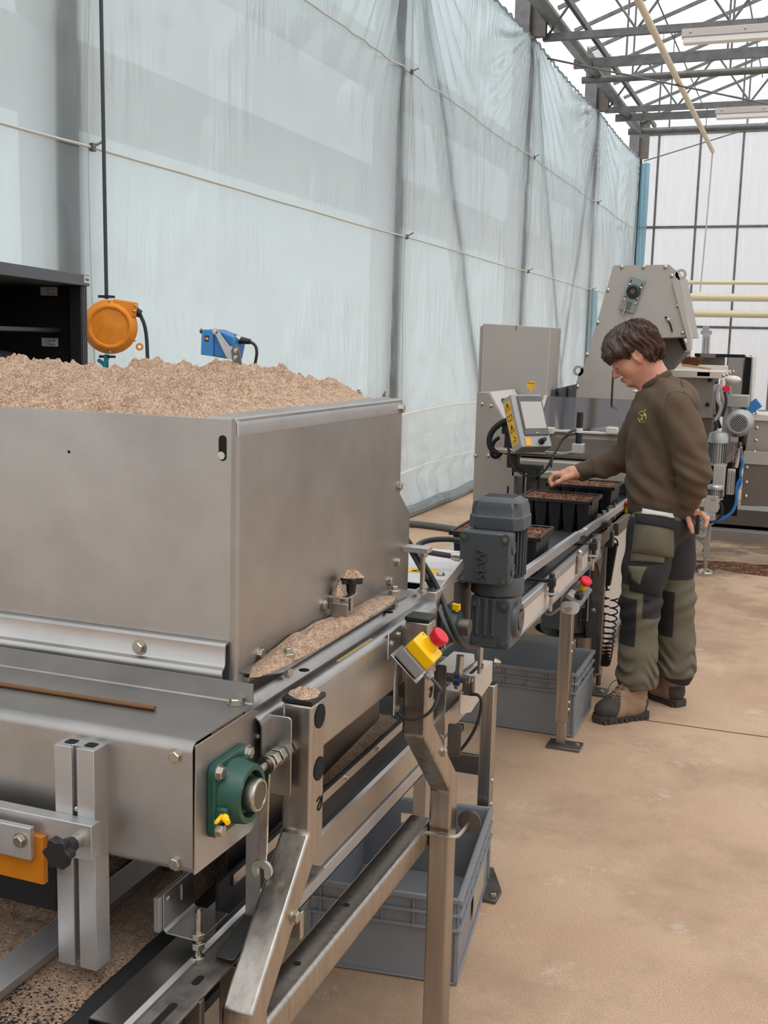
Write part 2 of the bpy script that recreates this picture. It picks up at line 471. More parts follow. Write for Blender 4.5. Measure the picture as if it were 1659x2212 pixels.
# ---- plastic film: thin sheet that scatters most light and lets a little straight through
def film_mat(name, tint, trans_w, clear=(.8, .93, .96), bump=True):
    m = bpy.data.materials.new(name); m.use_nodes = True
    N = m.node_tree.nodes; L = m.node_tree.links
    N.remove(N['Principled BSDF']); out = N['Material Output']
    tr = N.new('ShaderNodeBsdfTranslucent'); tr.inputs['Color'].default_value = (*tint, 1)
    df = N.new('ShaderNodeBsdfDiffuse'); df.inputs['Color'].default_value = (*[q * .9 for q in tint], 1)
    tp = N.new('ShaderNodeBsdfTransparent'); tp.inputs['Color'].default_value = (*clear, 1)
    gl = N.new('ShaderNodeBsdfGlossy'); gl.inputs['Roughness'].default_value = .17
    a = N.new('ShaderNodeMixShader'); a.inputs[0].default_value = .2
    L.new(tr.outputs[0], a.inputs[1]); L.new(df.outputs[0], a.inputs[2])
    b = N.new('ShaderNodeMixShader'); b.inputs[0].default_value = trans_w
    L.new(a.outputs[0], b.inputs[1]); L.new(tp.outputs[0], b.inputs[2])
    c = N.new('ShaderNodeMixShader')
    fr = N.new('ShaderNodeFresnel'); fr.inputs['IOR'].default_value = 1.75
    L.new(fr.outputs[0], c.inputs[0]); L.new(b.outputs[0], c.inputs[1]); L.new(gl.outputs[0], c.inputs[2])
    L.new(c.outputs[0], out.inputs['Surface'])
    if bump:
        tc = N.new('ShaderNodeTexCoord'); mp = N.new('ShaderNodeMapping')
        mp.inputs['Rotation'].default_value = (math.radians(-38), 0, 0); mp.inputs['Scale'].default_value = (1, 1.6, .16)
        L.new(tc.outputs['Object'], mp.inputs['Vector'])
        n = N.new('ShaderNodeTexNoise'); n.inputs['Scale'].default_value = 5.5; n.inputs['Detail'].default_value = 4; n.inputs['Distortion'].default_value = .3
        L.new(mp.outputs[0], n.inputs['Vector'])
        n2 = N.new('ShaderNodeTexNoise'); n2.inputs['Scale'].default_value = 1.1; n2.inputs['Detail'].default_value = 2
        L.new(tc.outputs['Object'], n2.inputs['Vector'])
        rp = N.new('ShaderNodeMapRange'); rp.inputs['From Min'].default_value = .42; rp.inputs['From Max'].default_value = .7
        L.new(n2.outputs['Fac'], rp.inputs['Value'])
        mu = N.new('ShaderNodeMath'); mu.operation = 'MULTIPLY'; L.new(n.outputs['Fac'], mu.inputs[0]); L.new(rp.outputs[0], mu.inputs[1])
        bp = N.new('ShaderNodeBump'); bp.inputs['Strength'].default_value = .8; bp.inputs['Distance'].default_value = .12
        L.new(mu.outputs[0], bp.inputs['Height'])
        for q in (gl, df): L.new(bp.outputs[0], q.inputs['Normal'])
        # milkier and clearer patches of the sheet
        n4 = N.new('ShaderNodeTexNoise'); n4.inputs['Scale'].default_value = .55; n4.inputs['Detail'].default_value = 3
        mp4 = N.new('ShaderNodeMapping'); mp4.inputs['Scale'].default_value = (1, .35, 1)
        L.new(tc.outputs['Object'], mp4.inputs['Vector']); L.new(mp4.outputs[0], n4.inputs['Vector'])
        r4 = N.new('ShaderNodeMapRange'); r4.inputs['To Min'].default_value = trans_w * .3; r4.inputs['To Max'].default_value = trans_w * 1.7
        L.new(n4.outputs['Fac'], r4.inputs['Value']); L.new(r4.outputs[0], b.inputs[0])
    MATS[name] = m
    return m
FILM = film_mat('milky_blue_film', (.70, .815, .845), .075)
FILMB = film_mat('folded_blue_film', (.38, .70, .86), .15, (.5, .8, .95), bump=False)
def pane_mat(name='rain_streaked_glazing', clear=.86, lo=.18, hi=.5):
    m = bpy.data.materials.new(name); m.use_nodes = True
    N = m.node_tree.nodes; L = m.node_tree.links
    N.remove(N['Principled BSDF']); out = N['Material Output']
    tp = N.new('ShaderNodeBsdfTransparent'); tr = N.new('ShaderNodeBsdfTranslucent')
    tc = N.new('ShaderNodeTexCoord'); mp = N.new('ShaderNodeMapping'); mp.inputs['Scale'].default_value = (7, 7, .35)
    L.new(tc.outputs['Object'], mp.inputs['Vector'])
    n = N.new('ShaderNodeTexNoise'); n.inputs['Scale'].default_value = 3; n.inputs['Detail'].default_value = 6; n.inputs['Roughness'].default_value = .65
    L.new(mp.outputs[0], n.inputs['Vector'])
    r = N.new('ShaderNodeMapRange'); r.inputs['From Min'].default_value = .3; r.inputs['From Max'].default_value = .7
    r.inputs['To Min'].default_value = lo; r.inputs['To Max'].default_value = hi
    L.new(n.outputs['Fac'], r.inputs['Value'])
    tp.inputs['Color'].default_value = (clear, clear, clear, 1); tr.inputs['Color'].default_value = (.92, .92, .93, 1)
    mx = N.new('ShaderNodeMixShader'); L.new(r.outputs[0], mx.inputs[0]); L.new(tp.outputs[0], mx.inputs[1]); L.new(tr.outputs[0], mx.inputs[2])
    L.new(mx.outputs[0], out.inputs['Surface'])
    MATS['pane'] = m
    return m
PANE = pane_mat()
PANEW = pane_mat('dusty_wall_glazing', .70, .38, .62)

# film wall on the left: sheet hung from the eaves line, sagging between columns, creased towards its fixings
COLS = [.2, 4.72, 9.3, 13.8, 18.25, 22.85]
def film_top(y):
    k = min(abs(y - c) for c in COLS)
    return 5.23 - .05 * math.sin(min(k, 2.25) / 2.25 * math.pi / 2) + .012 * math.sin(y * 23)
def film_x(y, z):
    kc = 1 - math.exp(-(min(abs(y - c) for c in COLS) / .45) ** 2)
    x = XW + .028 * noise.noise((y * .7, z * .8, 3.1)) * kc + .012 * noise.noise((y * 2.1, z * 1.5, 9)) * kc
    for c in COLS:                                   # drawn tight over each column, slack between
        d = y - c
        x += .016 * math.exp(-(d / .3) ** 2)
        # pull creases fanning down from the fixings at the head of each column
        if z > 2.2:
            rr = math.hypot(d, z - 5.3); an = math.atan2(d, 5.3 - z)
            x += .02 * math.sin(an * 38 + noise.noise((y, z, 1)) * 3) * math.exp(-((rr - 1.2) / .8) ** 2) * min(1, rr)
    if z > 2.0:                                      # fine parallel tension creases running down to the right
        mk = max(0, noise.noise((y * .55 + 3, z * .8, 7.7)) + .12 * (z - 2.6)) * min(1, (z - 2.0) * 1.2)
        x += .011 * mk * math.sin((y * .83 + z * .55) * 92 + 4 * noise.noise((y * 1.3, z * 1.3, 2)))
    elif z > .8:
        mk = max(0, noise.noise((y * .9 + 1, z * 1.1, 4.7)))
        x += .006 * mk * math.sin((y * .93 + z * .3) * 70 + 4 * noise.noise((y * 1.3, z * 1.3, 5)))
    if z < .75:
        x += (.05 * noise.noise((y * 3.0, z * 4.0, 5)) * (1 - z / .75) + .03 * math.sin(z * 16)) * kc
    return x
ny, nz_ = 1150, 210
b = MB()
b.grid(lambda u, v: (film_x(u * (YB - .25), v * film_top(u * (YB - .25))), u * (YB - .25), v * film_top(u * (YB - .25))), ny, nz_)
wl = b.build('wall_left', FILM, None, ang=180)
tag(wl, 'milky blue plastic film wall hung along the greenhouse columns', None, kind='structure')
ROPE = mat('beige_rope', (208, 205, 196), .7)
for z in (2.5, 3.87):
    MB().tube([(film_x(y, z) + .02, y, z + .03 * math.sin((y - .2) / 4.5 * math.pi * 2) * .15) for y in np.linspace(.3, 22.6, 130)], .0075, n=6).build('rope', ROPE, wl)
    bb = MB()
for c in COLS[1:5]:
    MB().tube([(film_x(c + .05, z) + .012, c + .05 + .02 * math.sin(z * 2), z) for z in np.linspace(.1, 5.1, 40)], .004, n=5).build('seam', ROPE, wl)
    for z in (2.5, 3.87):
        x = film_x(c + .05, z) + .02
        MB().box(x - .005, x + .02, c + .03, c + .055, z - .02, z + .02).cyl((x, c + .04, z), (x + .05, c + .09, z + .04), .007, n=6).build('rope_clip', GALV, wl, .003)
# folded hem on the floor and the blue folds of surplus film
MB().tube([(XW + .07 + .03 * noise.noise((y, 1, 1)), y, .06 + .01 * math.sin(y * 5)) for y in np.linspace(.3, 22, 160)], .055, n=8).build('film_hem', FILM, wl)
b = MB(); b.grid(lambda u, v: (XW + .05 + u * .16, 22.72 + .05 * math.sin(u * 9 + v * 6), .05 + v * 5.1), 6, 40)
b.build('film_fold', FILMB, wl, ang=180)
b = MB(); b.grid(lambda u, v: (XW + .06 + .02 * math.sin(u * 9), 18.1 + u * .8 * (1 - .4 * v), 1.1 + v * 1.4), 8, 12)
b.build('film_fold', FILMB, wl, ang=180)
# horizontal welds low on the sheet
for z in (.42, .95):
    MB().tube([(film_x(y, z) + .006, y, z + .02 * math.sin(y * 1.3)) for y in np.linspace(.3, 22, 170)], .010, n=5).build('film_weld', mat('weld_tape', (226, 226, 214), .6), wl)
# bunched film along the eaves line
MB().tube([(XW + .01 + .006 * math.sin(y * 31), y, film_top(y) + .006) for y in np.linspace(.3, 22.7, 700)], .015, n=6).build('film_top_hem', FILM, wl)

# columns standing behind the film with their braces
for i, c in enumerate(COLS):
    t = thing('steel_column', ['galvanised greenhouse column behind the film nearest the camera', 'galvanised greenhouse column behind the film beside the black cabinet',
        'galvanised greenhouse column behind the film above the sand hopper corner', 'galvanised greenhouse column rising past the film below the near truss',
        'galvanised greenhouse column rising past the film below the far truss', 'galvanised corner column where film wall meets end glazing'][i], 'column', (XW - .2, c, 0), 'columns along the film wall')
    B('post', GALV, t, XW - .20, XW - .012, c - .21, c + .01, 0, 6.2, .004)
    if c > 13: B('head_plate', STEELD, t, XW - .12, XW + .16, c - .10, c - .02, 5.24, 6.1, .004)
    B('base_plate', GALV, t, XW - .36, XW - .1, c - .2, c + .12, 0, .02)
for y0, y1, lab in ((9.5, 12.3, 'slanting brace behind the film beyond the hopper'), (14.0, 16.6, 'slanting brace behind the film beyond the pale cabinet'), (18.2, 15.9, 'thin slanting brace behind the film near the tall elevator')):
    o = MB().bar((XW - .085, y0, 5.1), (XW - .085, y1, .6), .06 if y1 > y0 else .03, .13).build('column_brace', GALV, None)
    tag(o, lab, 'brace', 'braces behind the film')
for z, lab in ((3.15, 'lower added rail shading the film from far behind'), (4.45, 'upper added rail shading the film from far behind')):  # rails added out there to throw soft broad bands onto the film
    o = MB().box(XW - 1.15, XW - 1.0, 0, YB, z - .25, z + .25).build('side_rail', GALV, None)
    tag(o, lab, 'rail', 'added rails behind the film')

# end wall: glazing bars and panes
we = thing('wall_back', None, None, (0, YB, 0), kind='structure')
xs = [XW] + [-3.07 + .79 * k for k in range(17)]
zs = [0, 2.03, 3.95, 5.72]
pane_me = {}
for i in range(len(xs) - 1):
    for j in range(3):
        key = (round(xs[i + 1] - xs[i], 2), j)
        if key not in pane_me:
            q = MB().box(-(xs[i + 1] - xs[i]) / 2, (xs[i + 1] - xs[i]) / 2, -.003, .003, 0, zs[j + 1] - zs[j])
            me = bpy.data.meshes.new('pane'); me.from_pydata(q.v, [], q.f); me.materials.append(PANEW); pane_me[key] = me
        o = bpy.data.objects.new('pane', pane_me[key]); col.objects.link(o); o.parent = we
        o.location = ((xs[i] + xs[i + 1]) / 2, .02, zs[j])
for x in xs: B('glazing_bar', GALV, we, x - .018, x + .018, YB - .03, YB + .03, 0, 5.75)
for z in zs[1:]: B('transom', GALV, we, XW, xs[-1], YB - .04, YB + .04, z - .022, z + .022)
# the far gable above it
o = MB().prism([(XW, 5.75), (xs[-1], 5.75), (xs[-1] - 6.3, 8.4)], 'y', YB, YB + .01).build('gable_pane', PANE, we)
# side wall on the right and the end behind the camera, glazed; opaque lower end panels added to cut frontal light
wr = thing('wall_right', None, None, (XR, 0, 0), kind='structure')
wf = thing('wall_front', None, None, (0, YN, 0), kind='structure')
for k in range(6):
    y0 = YN + k * 5; MB().box(XR, XR + .006, y0, y0 + 5, 0, 5.75).build('pane', PANEW, wr); B('glazing_bar', GALV, wr, XR - .05, XR, y0 - .03, y0 + .03, 0, 5.75)
for k in range(3):
    x0 = XW + k * 4.33; MB().box(x0, x0 + 4.33, YN - .006, YN, 2.6, 5.75).build('pane', PANEW, wf); B('light_cut_panel', MATS['pale_grey_panel'], wf, x0, x0 + 4.33, YN - .006, YN, 0, 2.6); B('glazing_bar', GALV, wf, x0 - .03, x0 + .03, YN, YN + .05, 0, 5.75)

# roof: two glazed slopes above the hall, glazing bars every 0.8 m along Y
ce = thing('ceiling', None, None, (0, 0, 5.75), kind='structure')
XM = (XW + XR) / 2
def roofz(x): return 5.95 + (1 - abs(x - XM) / (XM - XW)) * 2.4
ys = np.arange(YN, YB + .5, 1.1)
rp = {}
for sgn in (0, 1):
    xa, xb = (XW, XM) if sgn == 0 else (XM, XR)
    q = MB().add([(xa, 0, roofz(xa)), (xb, 0, roofz(xb)), (xb, 1.1, roofz(xb)), (xa, 1.1, roofz(xa))], [(0, 1, 2, 3)])
    me = bpy.data.meshes.new('roof_pane'); me.from_pydata(q.v, [], q.f); me.materials.append(PANE)
    g = MB().bar((xa, 0, roofz(xa) - .03), (xb, 0, roofz(xb) - .03), .03, .05)
    mg = bpy.data.meshes.new('glazing_bar'); mg.from_pydata(g.v, [], g.f); mg.materials.append(GALV)
    for y in ys:
        for nm, m_ in (('roof_pane', me), ('glazing_bar', mg)):
            o = bpy.data.objects.new(nm, m_); col.objects.link(o); o.parent = ce; o.location = (0, y, -5.75)
    for k in range(1, 6):                                       # purlins and wires along the hall
        x = xa + (xb - xa) * k / 6
        MB().cyl((x, YN, roofz(x) - .07), (x, YB, roofz(x) - .07), .012, n=6, cap=False).build('purlin', GALV, ce)

# gutter beam along the columns
g = thing('gutter_beam', 'galvanised gutter beam running along the column heads above the film', 'gutter', (XW + .2, 10, 5.4))
MB().prism([(XW + .12, 5.60), (XW + .17, 5.36), (XW + .33, 5.30), (XW + .36, 5.34), (XW + .22, 5.42), (XW + .19, 5.62)], 'x', 0, 0.001) if False else None
MB().prism([(XW + .12, 5.62), (XW + .17, 5.38), (XW + .33, 5.31), (XW + .37, 5.36), (XW + .22, 5.44), (XW + .18, 5.64)], 'y', YN, 21.1).build('gutter_channel', GALV, g, ang=20)
MB().bar((XW + .42, YN, 5.62), (XW + .42, 21.6, 5.62), .05, .07).build('cable_tray', GALV, g)

# lattice trusses across the hall
TR = [(13.85, 'nearest lattice roof truss above the film wall'), (18.2, 'second lattice roof truss further down the hall'), (9.35, 'lattice roof truss nearest overhead')]
for y, lab in TR:
    t = thing('roof_truss', lab, 'truss', (XW + .2, y, 5.25), 'lattice trusses across the hall')
    x0, x1 = XW + .1, XR
    B('bottom_chord', GALV, t, x0, x1, y - .04, y + .04, 5.22, 5.30)
    B('top_chord', GALV, t, x0, x1, y - .04, y + .04, 5.98, 6.06)
    px = 1.06; k = 0; x = x0 + .05; up = True
    while x < x1 - px:
        p0 = (x, y, 5.28 if up else 6.0); p1 = (x + px * .5, y, 6.0 if up else 5.28)
        MB().cyl(p0, p1, .016, n=6, cap=False).build('web_bar', GALV, t)
        x += px * .5; up = not up
# single cross tubes between the trusses
for y, z, h, lab in ((15.7, 5.38, .06, 'flat cross beam between the two trusses'), (16.3, 5.30, .07, 'pipe cross beam just beyond the flat beam'), (19.2, 5.33, .055, 'flat cross beam behind the second truss'), (20.6, 5.36, .08, 'pipe cross beam near the end wall')):
    t = thing('cross_beam', lab, 'beam', (XW + .2, y, z), 'cross beams below the roof')
    if 'pipe' in lab: MB().cyl((XW + .1, y, z), (XR, y, z), h * .7, n=12).build('tube', GALV, t)
    else: B('flat_bar', GALV, t, XW + .1, XR, y - .03, y + .03, z - h, z + h)
    for k in range(9): MB().cyl((XW + .8 + k * 1.3, y, z), (XW + .8 + k * 1.3, y, 6.6), .014, n=6, cap=False).build('hanger', GALV, t)
for y in (14.2, 18.6):
    pass
# strip lamps under the trusses
for (x, y, z, lab) in ((-1.66, 13.8, 5.15, 'long strip lamp under the nearest truss'), (-1.62, 18.15, 5.13, 'long strip lamp under the second truss')):
    t = thing('strip_lamp', lab, 'lamp', (x + .75, y, z - .1), 'strip lamps')
    B('lamp_body', mat('lamp_body_grey', (196, 188, 184), .5), t, x, x + 1.5, y - .07, y + .07, z - .02, z + .07, .006)
    B('diffuser', mat('lamp_diffuser', (232, 230, 226), .35), t, x + .02, x + 1.48, y - .06, y + .06, z - .09, z - .02, .01)
    bolts(t, [(x + .1, y - .072, z + .03), (x + .7, y - .072, z + .03), (x + 1.2, y - .072, z + .03)], (0, -1, 0), .014, 'dome', 'clip')
# pvc pipe slung along the hall with its cable, tension wires, pipes on the end wall
t = thing('overhead_pipe', 'long cream pipe slung lengthwise below the trusses', 'pipe', (-1.75, 15, 4.8))
MB().cyl((-1.76, 1.0, 4.8), (-1.742, 19.5, 4.8), .035, n=12).build('pipe', CREAMP, t)
MB().tube([(-1.742, 19.5, 4.77), (-1.75, 19.5, 4.2), (-1.78, 19.55, 3.0), (-1.80, 19.6, 2.55)], .012, n=6).build('hanging_cord', ROPE, t)
for z in (4.8,):
    for y in (5, 9.35, 13.85, 18.2): MB().cyl((-1.75, y, z), (-1.75, y, 5.25), .006, n=5).build('hanger_wire', GALV, t)
for p0, p1, lab in (((XW + .12, 14.0, 5.06), (2.5, 15.6, 3.9), 'thin tension wire crossing from the near column'), ((XW + .12, 22.5, 5.15), (4.0, 22.6, 7.2), 'thin tension wire rising along the end wall')):
    o = MB().cyl(p0, p1, .012, n=6).build('tension_wire', GALV, None); tag(o, lab, 'wire', 'tension wires')
for z, r, lab in ((2.87, .04, 'thin top cream pipe along the end wall'), (2.59, .075, 'thick middle cream pipe along the end wall'), (2.28, .07, 'thick lower cream pipe along the end wall')):
    o = MB().cyl((-3.1, YB - .35, z), (XR, YB - .35, z), r, n=16).build('wall_pipe', CREAMP, None); tag(o, lab, 'pipe', 'cream pipes along the end wall')
# ============================================================ SAND FILLER IN THE FOREGROUND
SEC = (5 / 6, Vector((-.84, 2.10, 0)), Vector((-.70, 1.75, .2667)))
def rrect(cx, cy, w_, h_, r, n=5):
    pts = []
    for sx, sy, a0 in ((1, 1, 0), (-1, 1, 90), (-1, -1, 180), (1, -1, 270)):
        for k in range(n + 1):
            a = math.radians(a0 + 90 * k / n)
            pts.append((cx + sx * (w_ / 2 - r) + r * math.cos(a), cy + sy * (h_ / 2 - r) + r * math.sin(a)))
    return pts
def arcp(cx, cy, r, a0, a1, n=10):
    return [(cx + r * math.cos(math.radians(a0 + (a1 - a0) * k / n)), cy + r * math.sin(math.radians(a0 + (a1 - a0) * k / n))) for k in range(n + 1)]
def sheet(pts, t):
    "closed loop of a bent sheet of thickness t along an open 2D path"
    L = []; R = []
    for i, p in enumerate(pts):
        a = Vector(pts[max(i - 1, 0)]); b_ = Vector(pts[min(i + 1, len(pts) - 1)])
        d = (b_ - a).normalized(); nrm = Vector((-d.y, d.x)) * t / 2
        L.append((p[0] + nrm.x, p[1] + nrm.y)); R.append((p[0] - nrm.x, p[1] - nrm.y))
    return L + R[::-1]
def lump(c, rx, ry, h, seed, n=26, jag=.25):
    "low irregular heap of sand"
    b = MB(); rings = 9
    vs_ = []
    for j in range(rings + 1):
        f = j / rings
        for i in range(n):
            a = 2 * math.pi * i / n
            e = 1 + jag * noise.noise((math.cos(a) * 1.5 + seed, math.sin(a) * 1.5, seed))
            r_ = f * e
            z = h * (1 - f ** 1.6) * (1 + .5 * noise.noise((r_ * math.cos(a) * 3 + seed, r_ * math.sin(a) * 3, seed))) + .25 * h * noise.noise((r_ * math.cos(a) * 9, r_ * math.sin(a) * 9 + seed, 2)) * (1 - f)
            vs_.append((c[0] + rx * r_ * math.cos(a), c[1] + ry * r_ * math.sin(a), c[2] + max(z, 0)))
    fs_ = [(j * n + i, j * n + (i + 1) % n, (j + 1) * n + (i + 1) % n, (j + 1) * n + i) for j in range(rings) for i in range(n)]
    return b.add(vs_, fs_)

HX = -.938; HY = 1.75; HZ0 = .965; HZ1 = 1.456; HXL = -2.05; HYB = 2.61
hop = thing('sand_hopper', 'large stainless steel hopper heaped with pale sand in the foreground', 'hopper', (-1.5, 2.15, HZ0))
B('front_panel', STEELH, hop, HXL, HX - .012, HY, HY + .003, HZ0, HZ1, .0012)
MB().prism([(HX - .012 + .012 * math.sin(a), HY + .012 - .012 * math.cos(a)) for a in np.linspace(0, math.pi / 2, 8)] + [(HX - .003, HY + .012), (HX - .012, HY + .003)], 'z', HZ0 - .01, HZ1).build('corner_bend', STEELH, hop)
MB().prism([(HY + .012, HZ0 - .01), (2.69, HZ0 - .02), (2.69, 1.16), (2.61, 1.22), (HYB, HZ1), (HY + .012, HZ1)], 'x', HX - .003, HX).build('side_panel', STEELH, hop)
MB().prism([(HY + .012, HZ0 - .01), (HYB, HZ0 - .02), (HYB, HZ1), (HY + .012, HZ1)], 'x', HXL, HXL + .003).build('side_panel', STEELH, hop)
B('back_panel', STEELH, hop, HXL, HX - .003, HYB - .003, HYB, HZ0, HZ1)
# rolled rim along the right side
MB().prism(sheet([(HX - .062, HZ1 + .002), (HX - .02, HZ1 + .002)] + arcp(HX - .014, HZ1 - .012, .014, 90, 0, 6) + [(HX, HZ1 - .03)], .0035), 'y', HY + .002, HYB).build('rolled_rim', STEEL, hop)
# folded stiffener rail low on the front
MB().prism(sheet([(HY - .002, 1.047), (HY - .013, 1.0465), (HY - .016, 1.043), (HY - .016, 1.010), (HY - .019, 1.004), (HY - .026, 1.000), (HY - .028, .995), (HY - .028, .980), (HY - .033, .974)], .003), 'x', HXL, -.952).build('stiffener_rail', STEEL, hop)
bolts(hop, [W(301, 1398, y=HY - .018)], (0, -1, 0), .0145)
slot = MB().prism(rrect(W(481, 968, y=HY).x, W(481, 968, y=HY).z, .0155, .046, .0075), 'y', HY - .0008, HY + .001).build('slot', VOID, hop)
p = W(479, 984, y=HY); MB().cyl((p.x, HY - .002, p.z), (p.x, HY + .01, p.z), .0072, n=16).build('slot_bolt', BOLT, hop)
p = W(149, 976, y=HY); MB().cyl((p.x, HY - .0006, p.z), (p.x, HY + .002, p.z), .003, n=12).build('drill_hole', VOID, hop)
bolts(hop, [W(px, py, x=HX) for px, py in ((866, 882), (861, 1050), (857, 1215), (840, 1256), (697, 1307), (741, 1290))], (1, 0, 0), .0145)
bolts(hop, [W(560, 1412, x=HX), W(533, 1463, x=HX)], (1, 0, 0), .0135)
bolts(hop, [W(775, 853, z=HZ1), W(833, 857, z=HZ1)], (0, 0, 1), .011, 'nut')
# mounting flange along the side, its levelling bolts
FZ = .99
MB().prism([(-.944, 1.765), (-.893, 1.765), (-.868, 1.80), (-.872, 2.545), (-.944, 2.56)], 'z', FZ - .004, FZ).build('mounting_flange', DUSTY, hop, .0012)
for px, py in ((622, 1425), (852, 1286)):
    q = W(px, py, z=FZ)
    bolts(hop, [q], (0, 0, 1), .0180, 'nut', 'levelling_bolt')
    MB().cyl((q.x, q.y, .955), (q.x, q.y, FZ), .006, n=10).cyl((q.x, q.y, .962), (q.x, q.y, .974), .011, n=6).build('levelling_stud', BOLT, hop)
# sliding bracket with its star knob
kx = W(762, 1250, x=-.905)
ky, kz = kx.y, kx.z
B('bracket_web', STEEL, hop, HX, HX + .012, ky - .055, ky - .02, 1.02, kz - .03, .001)
B('bracket_shelf', STEEL, hop, HX, -.893, ky - .06, ky + .004, kz - .035, kz - .031, .001)
B('bracket_lip', STEEL, hop, -.931, -.890, ky - .062, ky - .059, kz - .078, kz - .044, .001)
MB().cyl((-.905, ky - .008, kz - .07), (-.905, ky - .008, kz - .02), .0055, n=10).build('knob_stem', BOLT, hop)
kb = MB()
st = []
for k in range(60):
    a = 2 * math.pi * k / 60; r_ = .0235 + .0035 * math.cos(6 * a)
    st.append((-.905 + r_ * math.cos(a), ky - .008 + r_ * math.sin(a)))
kb.prism(st, 'z', kz - .008, kz + .006).cyl((-.905, ky - .008, kz - .03), (-.905, ky - .008, kz - .008), .0095, .012, n=14)
kb.build('star_knob', BLACK, hop, .0015)

# the sand itself
def sand_z(x, y):
    u = (x - HXL) / (HX - HXL); v = (y - HY) / (HYB - HY)
    e = min(1, (1 - u) / .22); s_ = e * e * (3 - 2 * e)
    base = HZ1 - .012 + .006 * min(1, v * 6)
    hill = .052 * s_ * math.sin(min(1, v * 1.25) * math.pi / 2) * (1 - max(0, v - .75) * 1.2)
    ridge = .05 * s_ * (max(0, .55 - abs(noise.noise((x * 2.6, y * 8.5 + x * .8, 4.2))) * 2.2) + .5 * max(0, noise.fractal((x * 7, y * 11, 1.2), .8, 2.1, 4))) * min(1, v * 5) + .016 * noise.noise((x * 4, y * 3, 8)) * s_
    crumb = .015 * noise.fractal((x * 27, y * 27, 1.3), .75, 2.1, 5)
    clod = .018 * max(0, noise.noise((x * 17, y * 17, 6.1)) - .18) * s_
    fr = min(1, v * 9, (1 - v) * 14)
    return base + (hill + ridge + clod) * fr + crumb * min(1, v * 14 + .2) * (.2 + .8 * s_)
b = MB(); NX, NY = 300, 190
b.grid(lambda u, v: (HXL + .006 + u * (HX - HXL - .055), HY + .006 + v * (HYB - HY - .012), sand_z(HXL + .006 + u * (HX - HXL - .055), HY + .006 + v * (HYB - HY - .012))), NX, NY)
b.box(HXL + .01, HX - .02, HY + .01, HYB - .01, HZ0 + .02, HZ1 - .05)
tag(b.build('sand', SAND, None, ang=60), 'pale beige sand heaped in the big steel hopper', 'sand', kind='stuff')
sp = MB()
b2 = lump((-.912, 2.04, FZ), .05, .27, .026, 3.3)
b2.v = [(min(max(q[0], HX + .002), -.871), q[1], q[2]) for q in b2.v]
tag(b2.build('spilled_sand', SAND, None, ang=60), 'sand spilled along the flange below the star knob', 'sand', kind='stuff')
b2 = lump((-.905, 2.33, FZ), .034, .16, .006, 7.1); b2.v = [(min(max(q[0], HX + .002), -.873), q[1], q[2]) for q in b2.v]
tag(b2.build('spilled_sand', SAND, None, ang=60), 'thin sand dusting at the far end of the flange', 'sand', kind='stuff')
b2 = lump((-.905, ky - .008, kz + .006), .025, .025, .014, 5.5); b2.add(lump((-.922, ky - .035, kz - .031), .016, .026, .028, 2.5).v, lump((0, 0, 0), 1, 1, 1, 1).f)
tag(b2.build('spilled_sand', SAND, None, ang=60), 'small cap of sand on the black star knob', 'sand', kind='stuff')

# ------------------------------------------------ belt feeder housing in front of the hopper
SX = -.875
fh = thing('feeder_housing', 'stainless feeder housing with green flange bearing in front of the hopper', 'machine housing', (-1.4, 1.6, .73))
FY = 1.49
MB().prism(sheet([(1.70, .993), (1.70, .958), (1.696, .954)] + [(FY + .018, .954)] + arcp(FY + .018, .936, .018, 90, 180, 8) + [(FY, .742)] + arcp(FY + .012, .742, .012, 180, 270, 6) + [(FY + .04, .73)], .003), 'x', HXL, SX - .002).build('folded_cover', STEELH, fh)
MB().prism([(FY + .002, .729), (1.688, .722), (1.725, .738), (1.737, .77), (1.737, .929), (1.69, .949), (FY + .006, .949)], 'x', SX - .002, SX + .0015).build('side_plate', STEELH, fh, .0008)
MB().prism([(FY + .002, .729), (1.688, .722), (1.785, .77), (1.785, .909), (1.69, .949), (FY + .006, .949)], 'x', HXL, HXL + .003).build('side_plate', STEELH, fh)
MB().prism(rrect(-.847, .853, .058, .150, .008), 'y', 1.735, 1.739).build('tension_flange', STEEL, fh, .001)
B('drum', RUBBER, fh, HXL + .02, SX - .01, 1.52, 1.68, .75, .94) if False else MB().cyl((HXL + .02, 1.6, .838), (SX - .01, 1.6, .838), .085, n=32).build('drum', RUBBER, fh)
bolts(fh, [W(380, 1634, y=FY), W(380, 1864, y=FY)], (0, -1, 0), .0135)
bolts(fh, [W(510, 1520, z=.956)], (0, 0, 1), .0160)
# adjusting slots
for (px, py), a in (((560, 1586), 35), ((570, 1702), 20)):
    q = W(px, py, x=SX); ca, sa = math.cos(math.radians(a)), math.sin(math.radians(a))
    MB().prism([(q.y + u_ * ca - v_ * sa, q.z + u_ * sa + v_ * ca) for u_, v_ in rrect(0, 0, .05, .02, .0095)], 'x', SX, SX + .002).build('slot', VOID, fh)
    bolts(fh, [(SX + .001, q.y - .006, q.z - .002)], (1, 0, 0), .0085)
# tension rod through the flange
zr = .858
MB().cyl((-.838, 1.650, zr), (-.838, 1.765, zr), .0075, n=14).build('tension_rod', BOLT, fh)
for y in (1.690, 1.715, 1.741): MB().cyl((-.838, y, zr), (-.838, y + .018, zr), .0165, n=6).build('nut', BOLT, fh, .001)
